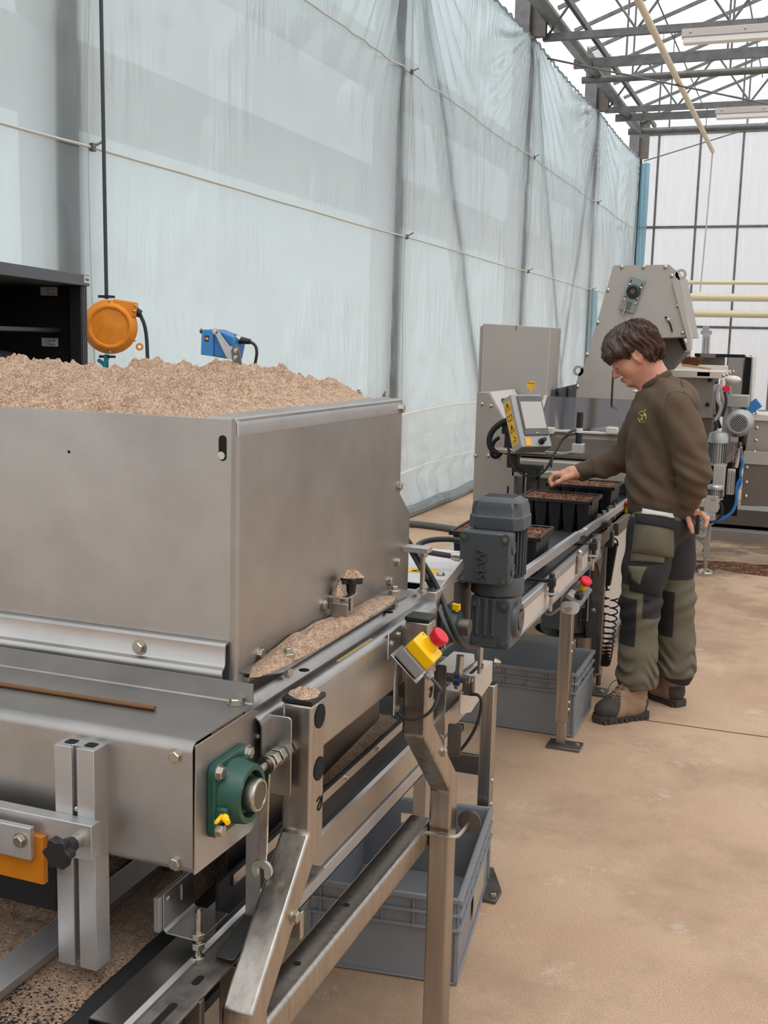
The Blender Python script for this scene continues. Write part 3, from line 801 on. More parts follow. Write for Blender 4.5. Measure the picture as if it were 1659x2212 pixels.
# green flange bearing
BY, BZ = 1.595, .838
fb = MB(); fb.prism(rrect(BY, BZ, .13, .13, .018), 'x', SX + .0015, SX + .016)
fb.build('flange_bearing', GREEN, fh, .002)
gb = bpy.data.objects[fh.children[-1].name]
MB().lathe((SX + .014, BY, BZ), (1, 0, 0), [(.058, 0), (.0535, .012), (.051, .034), (.049, .038), (.040, .038), (.039, .022)], n=36).build('bearing_hub', GREEN, gb)
MB().lathe((SX + .03, BY, BZ), (1, 0, 0), [(.0395, 0), (.0395, .008), (.034, .012), (.0285, .012)], n=36).build('bearing_seal', BLACK, gb)
MB().lathe((SX + .03, BY, BZ), (1, 0, 0), [(.0285, 0), (.0285, .034), (.0265, .037), (.0225, .037), (.0215, .033)], n=36).build('bearing_ring', BOLT, gb)
MB().cyl((SX + .03, BY, BZ), (SX + .066, BY, BZ), .0215, n=32).build('shaft_end', STEELD, gb)
for sy, sz in ((1, 1), (-1, -1)):
    MB().bar((SX + .018, BY + sy * .054, BZ + sz * .05), (SX + .02, BY + sy * .02, BZ + sz * .046), .006, .012, (1, 0, 0)).build('rib', GREEN, gb)
B('grease_boss', GREEN, gb, SX + .014, SX + .036, BY - .062, BY - .03, BZ - .03, BZ - .006, .004)
MB().cyl((SX + .028, BY - .062, BZ - .018), (SX + .030, BY - .085, BZ - .02), .0035, n=8).sphere((SX + .036, BY - .066, BZ - .019), .0072, 10, 8).cyl((SX + .036, BY - .066, BZ - .019), (SX + .046, BY - .074, BZ - .022), .006, .005, n=10).build('grease_cap', YEL, gb)
bolts(gb, [(SX + .016, BY + sy * .05, BZ + sz * .05) for sy in (-1, 1) for sz in (-1, 1)], (1, 0, 0), .0145)
text('F206', gb, 'cast_lettering', GREEN, (SX + .0165, BY + .012, BZ + .0545), (0, 1, 0), (0, 0, 1), .014, .0012)
# the combination wrench hung over the tension rod
wr_ = thing('combination_wrench', 'steel combination wrench hanging from the tension rod', 'wrench', (-.838, 1.705, .64))
wy = 1.676
MB().lathe((-.838, wy - .004, zr), (0, 1, 0), [(.0095, 0), (.017, 0), (.017, .008), (.0095, .008)], n=24, close=True).build('ring_end', BOLT, wr_)
MB().prism([(-.8455, zr - .013), (-.8305, zr - .013), (-.8345, .695), (-.8365, .675), (-.8515, .675), (-.851, .695)], 'y', wy - .003, wy + .003).build('shank', BOLT, wr_, .001)
cxj, czj = -.8445, .660
MB().prism(arcp(cxj, czj, .0205, -55, 235, 18) + [(cxj - .0075, czj - .012), (cxj - .0075, czj + .002), (cxj - .002, czj + .006), (cxj + .005, czj + .002), (cxj + .0055, czj - .013)], 'y', wy - .0035, wy + .0035).build('open_jaw', BOLT, wr_, .001)

# wooden stick lying on the cover
a = W(335, 1530, z=.96); c_ = W(0, 1478, z=.96); d_ = (c_ - a).normalized()
tag(MB().cyl(a + Vector((0, 0, .0)), a + d_ * .75, .0045, n=8).build('wooden_stick', WOOD, None), 'thin brown wooden stick lying on the steel cover', 'stick')

# ------------------------------------------------ levelling scraper on its aluminium profile
PXL, PXR = -1.114, -1.037
sr = thing('scraper_bracket', 'slotted aluminium profile holding an amber scraper blade in front of the housing', 'bracket', (-1.08, 1.46, .55))
def tslot(x0, x1, y0, y1, z0, z1, parent, name='aluminium_profile'):
    xm = (x0 + x1) / 2; sl = .005; t = .004; dp = .012
    pr = [(x0, y0), (xm - sl, y0), (xm - sl, y0 + t), (xm - sl - .006, y0 + t), (xm - sl - .006, y0 + dp), (xm + sl + .006, y0 + dp), (xm + sl + .006, y0 + t), (xm + sl, y0 + t), (xm + sl, y0), (x1, y0), (x1, y1), (x0, y1)]
    o = MB().prism(pr, 'z', z0, z1).build(name, ALU, parent, .0008)
    for cx in ((x0 + xm) / 2, (xm + x1) / 2):
        MB().prism(rrect(cx, (y0 + y1) / 2 + .002, (x1 - x0) * .26, (y1 - y0) * .5, .005), 'z', z1, z1 + .0006).build('profile_chamber', VOID, parent)
    return o
tslot(PXL, PXR, 1.45, 1.489, .543, .930, sr)
bolts(sr, [(-1.0755, 1.455, .80), (-1.0755, 1.455, .822), (-1.0755, 1.455, .78)], (0, -1, 0), .005, 'dome', 'slot_nut')
B('cross_bar', ALU, sr, -1.75, -1.026, 1.425, 1.45, .752, .813, .001)
B('clamp_plate', ALU, sr, -1.75, -1.128, 1.401, 1.413, .745, .80, .001)
B('scraper_blade', AMBER, sr, -1.75, -1.112, 1.413, 1.425, .70, .783, .001)
bolts(sr, [W(43, 1815, y=1.40)], (0, -1, 0), .0125)
kp = W(128, 1842, y=1.375)
st = []
for k in range(70):
    a = 2 * math.pi * k / 70; r_ = .0235 + .0028 * math.cos(6 * a); st.append((kp.x + r_ * math.cos(a), kp.z + r_ * math.sin(a)))
MB().prism(st, 'y', 1.366, 1.384).cyl((kp.x, 1.384, kp.z), (kp.x, 1.41, kp.z), .011, .013, n=14).build('clamp_knob', BLACK, sr, .002)
MB().cyl((kp.x, 1.41, kp.z), (kp.x, 1.425, kp.z), .012, n=16).build('knob_washer', BOLT, sr)
# black sheet standing in for the shade of the open void below the housing
o = MB().box(-1.9, -1.2, 1.56, 1.60, .56, .735).build('dark_void_sheet', RUBBER, fh, .002)

# ------------------------------------------------ support frame
fr = thing('hopper_frame', 'stainless square-tube frame carrying the sand hopper', 'frame', (-1.3, 2.1, -.32))
TX0, TX1 = -.85, -.79
def leg(y0, kz0, dy, kz1, name, x0=TX0, x1=TX1, zt=.945):
    "square tube post with two mitred bends in the Y-Z plane; y0 near face of the upper run"
    a = .06; sl = 1 if dy > 0 else -1
    yA, yB = y0, y0 + a
    if dy > 0: L = [(yA, zt), (yA, kz0 - .012), (yA + dy, kz1 - .012), (yA + dy, -.308), (yB + dy, -.308), (yB + dy, kz1 + .012), (yB, kz0 + .012), (yB, zt)]
    else: L = [(yA, zt), (yA, kz0 + .012), (yA + dy, kz1 + .012), (yA + dy, -.308), (yB + dy, -.308), (yB + dy, kz1 - .012), (yB, kz0 - .012), (yB, zt)]
    o = MB().prism(L, 'x', x0, x1).build(name, STEELB, fr, .006, seg=3)
    MB().box(x0 - .001, x1 + .001, y0 - .001, y0 + a + .001, zt, zt + .010).build('end_cap', BLACK, o, .002)
    B('foot_plate', STEELD, o, x0 - .03, x1 + .03, y0 + dy - .03, y0 + dy + .09, -.32, -.308, .002)
    return o
p1 = leg(1.762, .69, -.225, .46, 'post')
p2 = leg(2.425, .675, .237, .447, 'post')
leg(1.762, .69, -.225, .46, 'post', -2.15, -2.09); leg(2.425, .675, .237, .447, 'post', -2.15, -2.09)
for (px, py) in ((691, 1547), (689, 1660)):
    q = W(px, py, x=TX1)
    MB().lathe((TX1 - .002, q.y, q.z), (1, 0, 0), [(.0205, 0), (.0205, .003), (.0225, .0034)], n=28).build('round_hole', VOID, p1)
q = W(940, 1342, x=TX1); MB().lathe((TX1 - .002, q.y, .905), (1, 0, 0), [(.0205, 0), (.0205, .003)], n=28).build('round_hole', VOID, p2)
for po, (px, py) in ((p1, (690, 1735)), (p2, (930, 1495))):
    q = W(px, py, x=TX1)
    MB().tube([(TX1 + .0005, q.y - .012, q.z + .008), (TX1 + .0005, q.y + .002, q.z + .014), (TX1 + .0005, q.y + .006, q.z + .004), (TX1 + .0005, q.y - .01, q.z - .006), (TX1 + .0005, q.y - .004, q.z - .014), (TX1 + .0005, q.y + .01, q.z - .008), (TX1 + .0005, q.y + .012, q.z + .012)], .0014, n=6, smooth=2).build('cut_mark', VOID, po)
bolts(p1, [W(635, 1980, x=TX1)], (1, 0, 0), .0145)
bolts(p2, [W(957, 1624, x=TX1)], (1, 0, 0), .0145)
q = W(652, 1992, x=-.80); B('lug_plate', STEEL, p1, -.84, -.80, q.y - .004, q.y + .010, q.z - .035, q.z + .02, .002)
# top rail with its ledge
MB().prism(sheet([(-.985, .90), (-.985, .952), (-.98, .957), (-.906, .957), (-.900, .951), (-.894, .934), (-.872, .931), (-.864, .925), (-.860, .917), (-.860, .79), (-.866, .782), (-.90, .782)], .003), 'y', 1.70, 2.70).build('top_rail', STEEL, fr)
MB().prism(sheet([(-1.94, .90), (-1.94, .957), (-2.03, .957), (-2.075, .93), (-2.085, .79)], .003), 'y', 1.70, 2.70).build('top_rail', STEEL, fr)
for px, py in ((657, 1447), (840, 1322)):
    q = W(px, py, z=.959); MB().cyl((q.x, q.y, .958), (q.x, q.y, .9592), .0105, n=20).build('rail_hole', VOID, fr)
# stencilled smear of old glue on the rail
q = W(760, 1392, x=-.885); MB().obox((-.883, q.y, .9332), (.020, .20, .0008)).build('tape_residue', mat('old_tape', (196, 170, 108), .7, var=.3, vs_=40), fr)
# stretcher between the splayed feet
MB().prism(rrect(-.885, .300, .07, .07, .012, 4), 'y', 1.45, 2.70).build('stretcher', STEELB, fr)
for y in (1.92, 2.18): MB().cyl((-.885, y, .335), (-.885, y, .3358), .008, n=16).build('drain_hole', VOID, fr)
q = W(958, 1852, y=2.70)
MB().tube([(-.87, 2.645, .318), (-.79, 2.645, .318), (-.772, 2.65, .318), (-.765, 2.67, .318), (-.765, 2.76, .318)], .0055, n=8, smooth=2).build('u_bolt', BOLT, fr)
MB().cyl((-.765, 2.755, .318), (-.765, 2.762, .318), .032, n=24).build('u_bolt_washer', STEELD, fr)
# sand on the near post cap
b2 = lump((-.82, 1.795, .955), .029, .03, .012, 4.4)
tag(b2.build('spilled_sand', SAND, None, ang=60), 'sand lying on the cap of the near frame post', 'sand', kind='stuff')
# hanger strap, emergency stop plate
B('hanger_strap', STEEL, fr, -.862, -.856, 2.385, 2.415, .72, .86, .006)
bolts(fr, [(-.856, 2.40, .848), (-.856, 2.40, .735)], (1, 0, 0), .0105)
# dark chute side under the hopper
MB().prism([(1.80, .78), (2.62, .80), (2.62, .62), (2.30, .60), (1.80, .56)], 'x', -.985, -.982).build('chute_side', mat('dark_chute_steel', (88, 82, 78), .4, .9), fr)
MB().prism([(2.05, .60), (2.30, .78), (2.33, .78), (2.10, .60)], 'x', -.982, -.962).build('chute_rib', STEELD, fr)
MB().box(-.985, -.86, 2.58, 2.62, .70, .78).build('cross_channel', STEELD, fr, .002)

# ------------------------------------------------ emergency stop box
n_ = Vector((.70, -.05, .712)).normalized(); a_ = Vector((0, 1, .07)).normalized(); b_ = a_.cross(n_).normalized()
mE = Matrix((a_, b_, n_)).transposed()
ce_ = W(906, 1414, y=2.36)
es = thing('emergency_stop_box', 'yellow emergency stop box with red mushroom button beside the frame post', 'switch box', ce_)
def eb(c, s_): return MB().obox(ce_ + mE @ Vector(c), s_, mE)
eb((0, 0, -.0175), (.066, .072, .035)).build('box_base', GREYP, es, .006, seg=3)
eb((0, 0, .016), (.066, .072, .033)).build('box_lid', YEL, es, .005, seg=3)
MB().lathe(ce_ + mE @ Vector((0, 0, .032)), n_, [(.020, 0), (.018, .012), (.016, .022), (.0155, .03)], n=28).build('button_collar', YEL, es)
MB().lathe(ce_ + mE @ Vector((0, 0, .052)), n_, [(.014, 0), (.019, .003), (.0205, .012), (.0225, .02), (.021, .025), (.012, .027), (0, .027)], n=32).build('stop_button', RED, es)
eb((0, .0, -.037), (.074, .088, .003)).build('back_plate', STEEL, es, .001)
B('mount_plate', STEEL, es, -.860, -.856, 2.335, 2.42, .872, .935, .002)
bolts(es, [(-.856, 2.355, .905), (-.856, 2.40, .915)], (1, 0, 0), .009)
q = ce_ + mE @ Vector((-.012, -.042, -.005)) if False else ce_ + mE @ Vector((-.01, .040, -.012))
q2 = q + b_ * .018
MB().cyl(q, q2, .0095, n=14).cyl(q + b_ * .004, q + b_ * .010, .0125, n=6).build('cable_gland', GREYP, es)
pts = [q2, q2 + b_ * .02 + Vector((.01, 0, -.01)), W(948, 1490, y=2.36), W(940, 1530, y=2.36), W(905, 1556, y=2.38), W(866, 1552, y=2.40), (-.87, 2.42, .735)]
MB().tube(pts, .0042, n=8, smooth=2).build('cable', mat('dark_grey_cable', (70, 72, 74), .55), es)
text('II', es, 'lettering', INK, ce_ + mE @ Vector((.02, -.028, .0328)), a_, b_, .007)

# ------------------------------------------------ lower belt conveyor
lc = thing('belt_conveyor', 'low belt conveyor carrying sand beneath the hopper', 'conveyor', (-1.4, 2.2, -.32))
BZ_ = .50
MB().box(-1.80, -.995, .75, 3.35, BZ_ - .006, BZ_).build('belt', RUBBER, lc)
MB().cyl((-1.80, .75, BZ_ - .05), (-.995, .75, BZ_ - .05), .05, n=24).build('end_roller', STEELD, lc)
MB().cyl((-1.80, 3.35, BZ_ - .05), (-.995, 3.35, BZ_ - .05), .05, n=24).build('end_roller', STEELD, lc)
MB().prism(sheet([(-1.0, .44), (-1.0, .512), (-.997, .515), (-.938, .515), (-.932, .510), (-.932, .44), (-.937, .435), (-.96, .435)], .003), 'y', 1.372, 3.3).build('side_channel', STEEL, lc)
MB().prism(sheet([(-1.80, .44), (-1.80, .515), (-1.87, .515), (-1.87, .44)], .003), 'y', 1.0, 3.3).build('side_channel', STEEL, lc)
# slotted strip bolted outside the channel
B('slotted_strip', DUSTY, lc, -.932, -.872, 1.30, 2.02, .497, .503, .001)
for y in (1.34, 1.44, 1.55, 1.66, 1.80): MB().prism([(v_, u_) for u_, v_ in rrect(y, -.902, .075 if y != 1.55 else .03, .014, .0065)], 'z', .503, .5036).build('slot', VOID, lc)
MB().prism(rrect(1.86, -.968, .10, .018, .006), 'x', 0, 0.001) if False else None
MB().prism([(v_, u_) for u_, v_ in rrect(1.89, -.962, .12, .016, .006)], 'z', .5165, .5172).build('slot', VOID, lc)
# aluminium side profile on the channel flank
B('side_profile', ALU, lc, -.955, -.927, 1.9, 3.1, .398, .432, .002)
B('belt_return', RUBBER, lc, -1.80, -.945, 1.0, 3.3, .372, .392)
MB().box(-.952, -.946, 1.7, 2.9, .52, .60).build('side_skirt', RUBBER, lc)
MB().bar((-.943, 1.75, .585), (-.943, 2.9, .585), .004, .022).build('skirt_clamp', STEEL, lc)
bolts(lc, [(-.941, y, .585) for y in (1.98, 2.12, 2.3, 2.5)], (1, 0, 0), .008)
# hanging clamps and bolts under the strip
MB().prism([(1.34, .497), (1.52, .497), (1.52, .40), (1.50, .37), (1.36, .33), (1.34, .36)], 'x', -.905, -.90).build('bracket_plate', STEELD, lc, .001)
bolts(lc, [(-.90, 1.41, .43), (-.90, 1.47, .44), (-.90, 1.37, .38)], (1, 0, 0), .014)
B('clevis', STEELD, lc, -.90, -.868, 1.50, 1.515, .43, .50, .002); B('clevis', STEELD, lc, -.90, -.868, 1.62, 1.66, .36, .497, .002)
bolts(lc, [(-.866, 1.64, .42)], (1, 0, 0), .010)
MB().prism([(1.60, .52), (1.80, .56), (1.86, .52), (1.70, .49)], 'x', -.90, -.86).build('plastic_wedge', mat('dark_grey_plastic', (58, 58, 58), .5), lc, .004)
# guide bar lying over the belt
tslot_ = MB().prism([(-1.205, .512), (-1.188, .512), (-1.188, .519), (-1.178, .519), (-1.178, .512), (-1.162, .512), (-1.155, .535), (-1.195, .552), (-1.205, .545)], 'y', .8, 1.95).build('guide_bar', ALU, lc, .001)
# sand with shade multiplied into its colour, black belt showing where it lies thin
BSAND = SAND.copy(); BSAND.name = 'thin_shaded_sand'; MATS['bs'] = BSAND
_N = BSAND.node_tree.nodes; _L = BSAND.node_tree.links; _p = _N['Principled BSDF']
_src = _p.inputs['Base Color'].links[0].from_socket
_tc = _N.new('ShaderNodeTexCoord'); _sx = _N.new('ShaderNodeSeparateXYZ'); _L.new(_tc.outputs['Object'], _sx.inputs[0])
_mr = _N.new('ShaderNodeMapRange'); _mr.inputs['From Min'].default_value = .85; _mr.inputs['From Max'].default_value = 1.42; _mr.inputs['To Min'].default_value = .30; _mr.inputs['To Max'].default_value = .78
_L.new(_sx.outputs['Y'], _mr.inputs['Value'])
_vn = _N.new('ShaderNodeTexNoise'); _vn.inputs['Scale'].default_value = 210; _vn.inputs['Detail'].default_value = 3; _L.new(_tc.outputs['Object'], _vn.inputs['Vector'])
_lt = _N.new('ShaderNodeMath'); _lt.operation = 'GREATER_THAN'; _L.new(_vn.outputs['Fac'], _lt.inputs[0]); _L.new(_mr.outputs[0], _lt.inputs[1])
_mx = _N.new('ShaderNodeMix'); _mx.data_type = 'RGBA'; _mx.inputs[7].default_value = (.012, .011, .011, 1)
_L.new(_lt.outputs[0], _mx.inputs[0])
_shd = _N.new('ShaderNodeMix'); _shd.data_type = 'RGBA'; _shd.blend_type = 'MULTIPLY'; _shd.inputs[0].default_value = 1; _shd.inputs[7].default_value = (.62, .6, .58, 1)
_L.new(_src, _shd.inputs[6]); _L.new(_shd.outputs[2], _mx.inputs[6]); _L.new(_mx.outputs[2], _p.inputs['Base Color'])
# sand on the belt: dense under the hopper, thinning towards the camera
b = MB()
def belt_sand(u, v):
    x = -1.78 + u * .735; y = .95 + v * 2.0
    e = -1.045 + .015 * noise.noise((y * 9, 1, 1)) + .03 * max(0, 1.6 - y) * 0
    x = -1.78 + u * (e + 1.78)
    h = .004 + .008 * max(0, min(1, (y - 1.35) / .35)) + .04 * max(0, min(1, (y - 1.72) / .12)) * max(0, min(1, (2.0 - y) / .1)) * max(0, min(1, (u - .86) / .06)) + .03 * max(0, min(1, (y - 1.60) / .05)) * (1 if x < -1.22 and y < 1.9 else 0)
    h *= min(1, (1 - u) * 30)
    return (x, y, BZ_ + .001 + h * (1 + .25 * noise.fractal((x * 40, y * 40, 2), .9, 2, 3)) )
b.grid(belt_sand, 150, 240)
tag(b.build('belt_sand', BSAND, None, ang=60), 'thin sheet of shade-darkened sand travelling on the low belt', 'sand', kind='stuff')
# adjustable guide bracket on a threaded stud
gbk = thing('guide_bracket', 'small folded steel guide plate on a threaded stud beside the low belt', 'bracket', (-.93, 1.6, .515))
MB().prism(sheet([(-.999, .62), (-.999, .553), (-.992, .546), (-.925, .546)], .003), 'y', 1.595, 1.70).build('folded_plate', STEEL, gbk, .0008)
B('plastic_guide', PALEP, gbk, -1.012, -1.001, 1.585, 1.70, .55, .615, .001)
MB().cyl((-.93, 1.60, .503), (-.93, 1.60, .60), .0065, n=12).cyl((-.93, 1.60, .595), (-.93, 1.60, .606), .004, n=8).build('stud', BOLT, gbk)
for z in (.503, .53, .548): MB().cyl((-.93, 1.60, z), (-.93, 1.60, z + .012), .0125, n=6).build('nut', BOLT, gbk, .001)
MB().prism(rrect(1.655, .595, .006, .03, .0028), 'x', -.9975, -.9968).build('plate_slot', PALEP, gbk)
bolts(gbk, [(-.9975, 1.61, .605)], (1, 0, 0), .005, 'dome', 'screw')
# chute plate hanging in front of the near post
B('hanging_plate', STEEL, lc, -.865, -.862, 1.80, 1.84, .50, .73, .001) if False else MB().box(-.898, -.868, 1.715, 1.718, .50, .74).build('hanging_plate', STEEL, lc, .001)
q = thing_q = None
# ------------------------------------------------ tail of the feeder with its cover, bearings, cables
tl = thing('feeder_tail', 'bright steel tail cover behind the hopper with a yellow warning sticker', 'machine cover', (-1.3, 3.1, .75))
MB().prism([(-1.95, 2.905), (-.945, 2.905), (-.928, 2.925), (-.928, 3.42), (-1.95, 3.42)], 'z', .926, .930).build('cover_plate', mat('bright_steel_sheet', (214, 212, 210), .5, .5), tl, .001)
MB().prism([(2.86, .915), (3.44, .915), (3.44, .72), (2.86, .74)], 'x', -.912, -.908).build('side_plate', STEELH, tl)
MB().prism([(2.86, .915), (3.44, .915), (3.44, .72), (2.86, .74)], 'x', -1.95, -1.946).build('side_plate', STEELH, tl)
MB().cyl((-1.94, 3.17, .80), (-.92, 3.17, .80), .08, n=28).build('drum', RUBBER, tl)
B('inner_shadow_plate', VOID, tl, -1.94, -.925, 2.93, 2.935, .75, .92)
bolts(tl, [W(952, 1243, z=.93)], (0, 0, 1), .014)
q = W(925, 1237, z=.9305)
MB().obox((q.x - .03, q.y + .02, .9308), (.10, .06, .0008), Matrix.Rotation(.25, 3, 'Z')).build('warning_sticker', STICK, tl)
MB().tube([(q.x - .05, q.y - .005, .9315), (q.x - .005, q.y - .002, .9315), (q.x - .022, q.y + .035, .9315)], .0022, n=5, closed=True).build('warning_triangle', INK, tl)
# threaded rod bracket
q = W(912, 1272, y=2.66)
MB().cyl((q.x, 2.66, .955), (q.x, 2.66, 1.065), .0065, n=12).build('threaded_rod', BOLT, tl)
for z in (.958, 1.055): MB().cyl((q.x, 2.66, z), (q.x, 2.66, z + .011), .0125, n=6).build('nut', BOLT, tl, .001)
B('rod_cap_plate', ALU, tl, q.x - .11, q.x + .016, 2.645, 2.685, 1.066, 1.080, .001)
B('rail_end', STEEL, tl, -.925, -.862, 2.70, 2.86, .90, .955, .002)
MB().bar((-.872, 2.72, .93), (-.868, 2.95, .985), .006, .03).build('flat_stay', STEEL, tl)
# nearer green flange bearing with shaft and yellow cap
cb = W(978, 1352, x=-.88); by, bz = cb.y, cb.z
gb2 = MB().prism(rrect(by, bz, .12, .12, .018), 'x', -.908, -.894).build('flange_bearing', GREEN2, tl, .002)
MB().lathe((-.895, by, bz), (1, 0, 0), [(.052, 0), (.047, .02), (.042, .034), (.03, .036)], n=30).build('bearing_hub', GREEN2, gb2)
MB().cyl((-.87, by, bz), (-.83, by, bz), .024, n=26).build('shaft_end', STEELD, gb2)
MB().obox((-.868, by - .01, bz + .058), (.02, .014, .016)).cyl((-.868, by - .01, bz + .045), (-.868, by - .01, bz + .06), .006, n=8).build('grease_cap', YEL, gb2)
bolts(gb2, [(-.894, by + s1 * .046, bz + s2 * .046) for s1 in (-1, 1) for s2 in (-1, 1)], (1, 0, 0), .0125)
# cables running down beside it
CAB = mat('black_cable', (34, 34, 36), .45)
CABG = mat('grey_cable', (104, 106, 110), .5)
for k, (mt, dx) in enumerate(((CAB, .012), (CABG, -.006))):
    pts = [W(870, 1165, y=2.72) + Vector((dx, .02 * k, 0)), W(905, 1215, y=2.74) + Vector((dx, 0, 0)), W(940, 1275, y=2.76) + Vector((dx, 0, 0)), W(962, 1340, y=2.72) + Vector((dx, 0, 0)), W(985, 1385, y=2.74) + Vector((dx * .5, 0, 0)), W(1010, 1400, y=2.85), W(1035, 1395, y=3.02)]
    MB().tube(pts, .0075 if k == 0 else .0062, n=8, smooth=3).build('cable', mt, tl)
q = W(930, 1258, y=2.75); MB().obox(q, (.03, .02, .008), Matrix.Rotation(.6, 3, 'Y')).build('cable_tie', BLACK, tl)

# ------------------------------------------------ gear motor
gm = thing('gear_motor', 'dark grey gear motor standing upright behind the frame', 'motor', (-.825, 3.18, .70))
GX0, GX1, GY0, GY1 = -.884, -.762, 3.105, 3.25
g_ = MB().box(GX0, GX1, GY0, GY1, .705, .862).build('gearbox', MOTOR, gm, .008, seg=3)
for x in (-.86, -.835, -.812): B('gearbox_rib', MOTOR, g_, x - .006, x + .006, GY0 - .009, GY0, .745, .86, .002)
for x in (GX0 + .018, GX1 - .018):
    for z in (.728, .842):
        MB().cyl((x, GY0 - .006, z), (x, GY0, z), .016, n=18).build('corner_boss', MOTOR, g_)
        MB().cyl((x, GY0 - .012, z), (x, GY0 - .006, z), .009, n=6).build('corner_screw', MOTOR, g_)
MB().lathe((GX1 - .004, 3.18, .785), (1, 0, 0), [(.055, 0), (.053, .012), (.048, .018), (.034, .018), (.030, .006), (.0, .006)], n=32).build('output_flange', MOTOR, g_)
MB().lathe((GX1, 3.18, .785), (1, 0, 0), [(.027, 0), (.027, .016), (.02, .018), (.012, .014), (0, .014)], n=28).build('hollow_shaft', STEELD, g_)
MB().lathe((-.823, 3.18, .86), (0, 0, 1), [(.072, 0), (.08, .006), (.08, .05), (.076, .058)], n=40).build('motor_flange', MOTOR, gm)
body = MB().cyl((-.823, 3.185, .91), (-.823, 3.185, 1.07), .070, n=36).build('stator_body', MOTOR, gm)
for k in range(22):
    a = math.radians(-95 + k * 10)
    d = Vector((math.cos(a), math.sin(a), 0))
    MB().bar(Vector((-.823, 3.185, .922)) + d * .075, Vector((-.823, 3.185, 1.058)) + d * .075, .0035, .014, d).build('cooling_fin', MOTOR, body)
oc = [(-.823 + dx, 3.185 + dy) for dx, dy in ((-.082, -.05), (-.058, -.077), (.058, -.077), (.082, -.05), (.082, .05), (.058, .077), (-.058, .077), (-.082, .05))]
def scl(pl, f): return [(-.823 + (x + .823) * f, 3.185 + (y - 3.185) * f) for x, y in pl]
fc = MB()
rings = [(1.0, 1.062), (1.0, 1.098), (.95, 1.104), (.93, 1.125), (.86, 1.142), (.62, 1.155)]
for f, z in rings: fc.v += [(x, y, z) for x, y in scl(oc, f)]
for i in range(len(rings) - 1): fc.f += [(i * 8 + k, i * 8 + (k + 1) % 8, (i + 1) * 8 + (k + 1) % 8, (i + 1) * 8 + k) for k in range(8)]
fc.f += [tuple(range(8))[::-1], tuple((len(rings) - 1) * 8 + k for k in range(8))]
fco = fc.build('fan_cover', MOTOR, gm, .003)
for k in range(-4, 5): B('vent_slot', VOID, fco, -.823 + k * .0105 - .0032, -.823 + k * .0105 + .0032, 3.147, 3.222, 1.1548, 1.1556)
for sx in (-1, 1):
    for sy in (-1, 1): MB().cyl((-.823 + sx * .058, 3.185 + sy * .055, 1.125), (-.823 + sx * .058, 3.185 + sy * .055, 1.143), .010, n=6).build('cover_screw', MOTOR, fco)
tb = MB().box(-.914, -.760, 3.075, 3.13, .905, 1.062).build('terminal_box', MOTOR, gm, .010, seg=3)
B('terminal_lid', MOTOR, tb, -.912, -.762, 3.066, 3.076, .907, 1.06, .006)
for x in (-.899, -.775):
    for z in (.921, 1.046):
        MB().cyl((x, 3.062, z), (x, 3.067, z), .014, n=18).build('lid_boss', MOTOR, tb); MB().cyl((x, 3.058, z), (x, 3.062, z), .007, n=6).build('lid_screw', BOLT, tb)
for z in (.95, 1.015): MB().lathe((-.761, 3.10, z), (1, 0, 0), [(.019, 0), (.019, .005), (.014, .006), (.012, .003), (0, .003)], n=24).build('blanking_plug', MOTOR, tb)
text('SEW', tb, 'cast_lettering', MOTOR, (-.842, 3.0655, .968), (0, 0, 1), (-1, 0, 0), .046, .012)
MB().cyl((-.935, 3.10, .975), (-.914, 3.10, .975), .0145, n=16).cyl((-.945, 3.10, .975), (-.93, 3.10, .975), .012, n=12).build('cable_gland', BOLT, tb)
MB().tube([(-.942, 3.10, .975), (-.985, 3.08, .982), (-1.03, 3.06, .99), (-1.055, 3.09, 1.0), (-1.03, 3.15, 1.01), (-.97, 3.19, 1.01), (-.92, 3.2, 1.0), (-.88, 3.2, .985)], .0085, n=10, smooth=3).build('motor_cable', CAB, tb)
# torque arm below
B('torque_arm', STEEL, gm, -.86, -.85, 3.12, 3.15, .62, .705, .002)
bolts(gm, [(-.85, 3.135, .64)], (1, 0, 0), .010)

# ------------------------------------------------ discharge end of the low conveyor
de = thing('discharge_frame', 'bright slotted plates and brackets on the discharge end of the low conveyor', 'machine bracket', (-.95, 3.2, .4))
q = W(1010, 1478, z=.585)
WPL = mat('pale_steel_plate', (206, 196, 186), .5, .4)
MB().prism([(-1.03, 3.10), (-.955, 3.10), (-.935, 3.36), (-.96, 3.44), (-1.03, 3.44)], 'z', .583, .586).build('top_plate', WPL, de)
MB().prism([(-.952, 3.08), (-.905, 3.08), (-.895, 3.44), (-.942, 3.44)], 'z', .566, .570).build('slotted_plate', WPL, de, .001)
for y in (3.17, 3.32): MB().prism([(v_, u_) for u_, v_ in rrect(y, -.922, .10, .012, .005)], 'z', .570, .5708).build('slot', VOID, de)
MB().prism([(3.08, .568), (3.44, .568), (3.44, .50), (3.2, .47), (3.08, .50)], 'x', -.90, -.896).build('side_plate', WPL, de)
q = W(1012, 1478, y=3.08)
B('sensor_block', STEELD, de, q.x - .016, q.x + .016, 3.07, 3.095, q.z - .032, q.z + .022, .001)
bolts(de, [(q.x + s1 * .013, 3.07, q.z + s2) for s1 in (-1, 1) for s2 in (-.026, .016)], (0, -1, 0), .0035, 'dome', 'screw')
MB().tube([W(1015, 1500, y=3.06), W(1035, 1500, y=3.06), W(1042, 1520, y=3.06), W(1030, 1570, y=3.06), W(1005, 1610, y=3.06), W(985, 1630, y=3.06)], .005, n=8, smooth=2).build('sensor_cable', CAB, de)
q = W(985, 1490, y=2.98)
MB().prism(rrect(-.925, .55, .032, .26, .006), 'y', 2.965, 2.971).build('link_bar', STEELB, de)
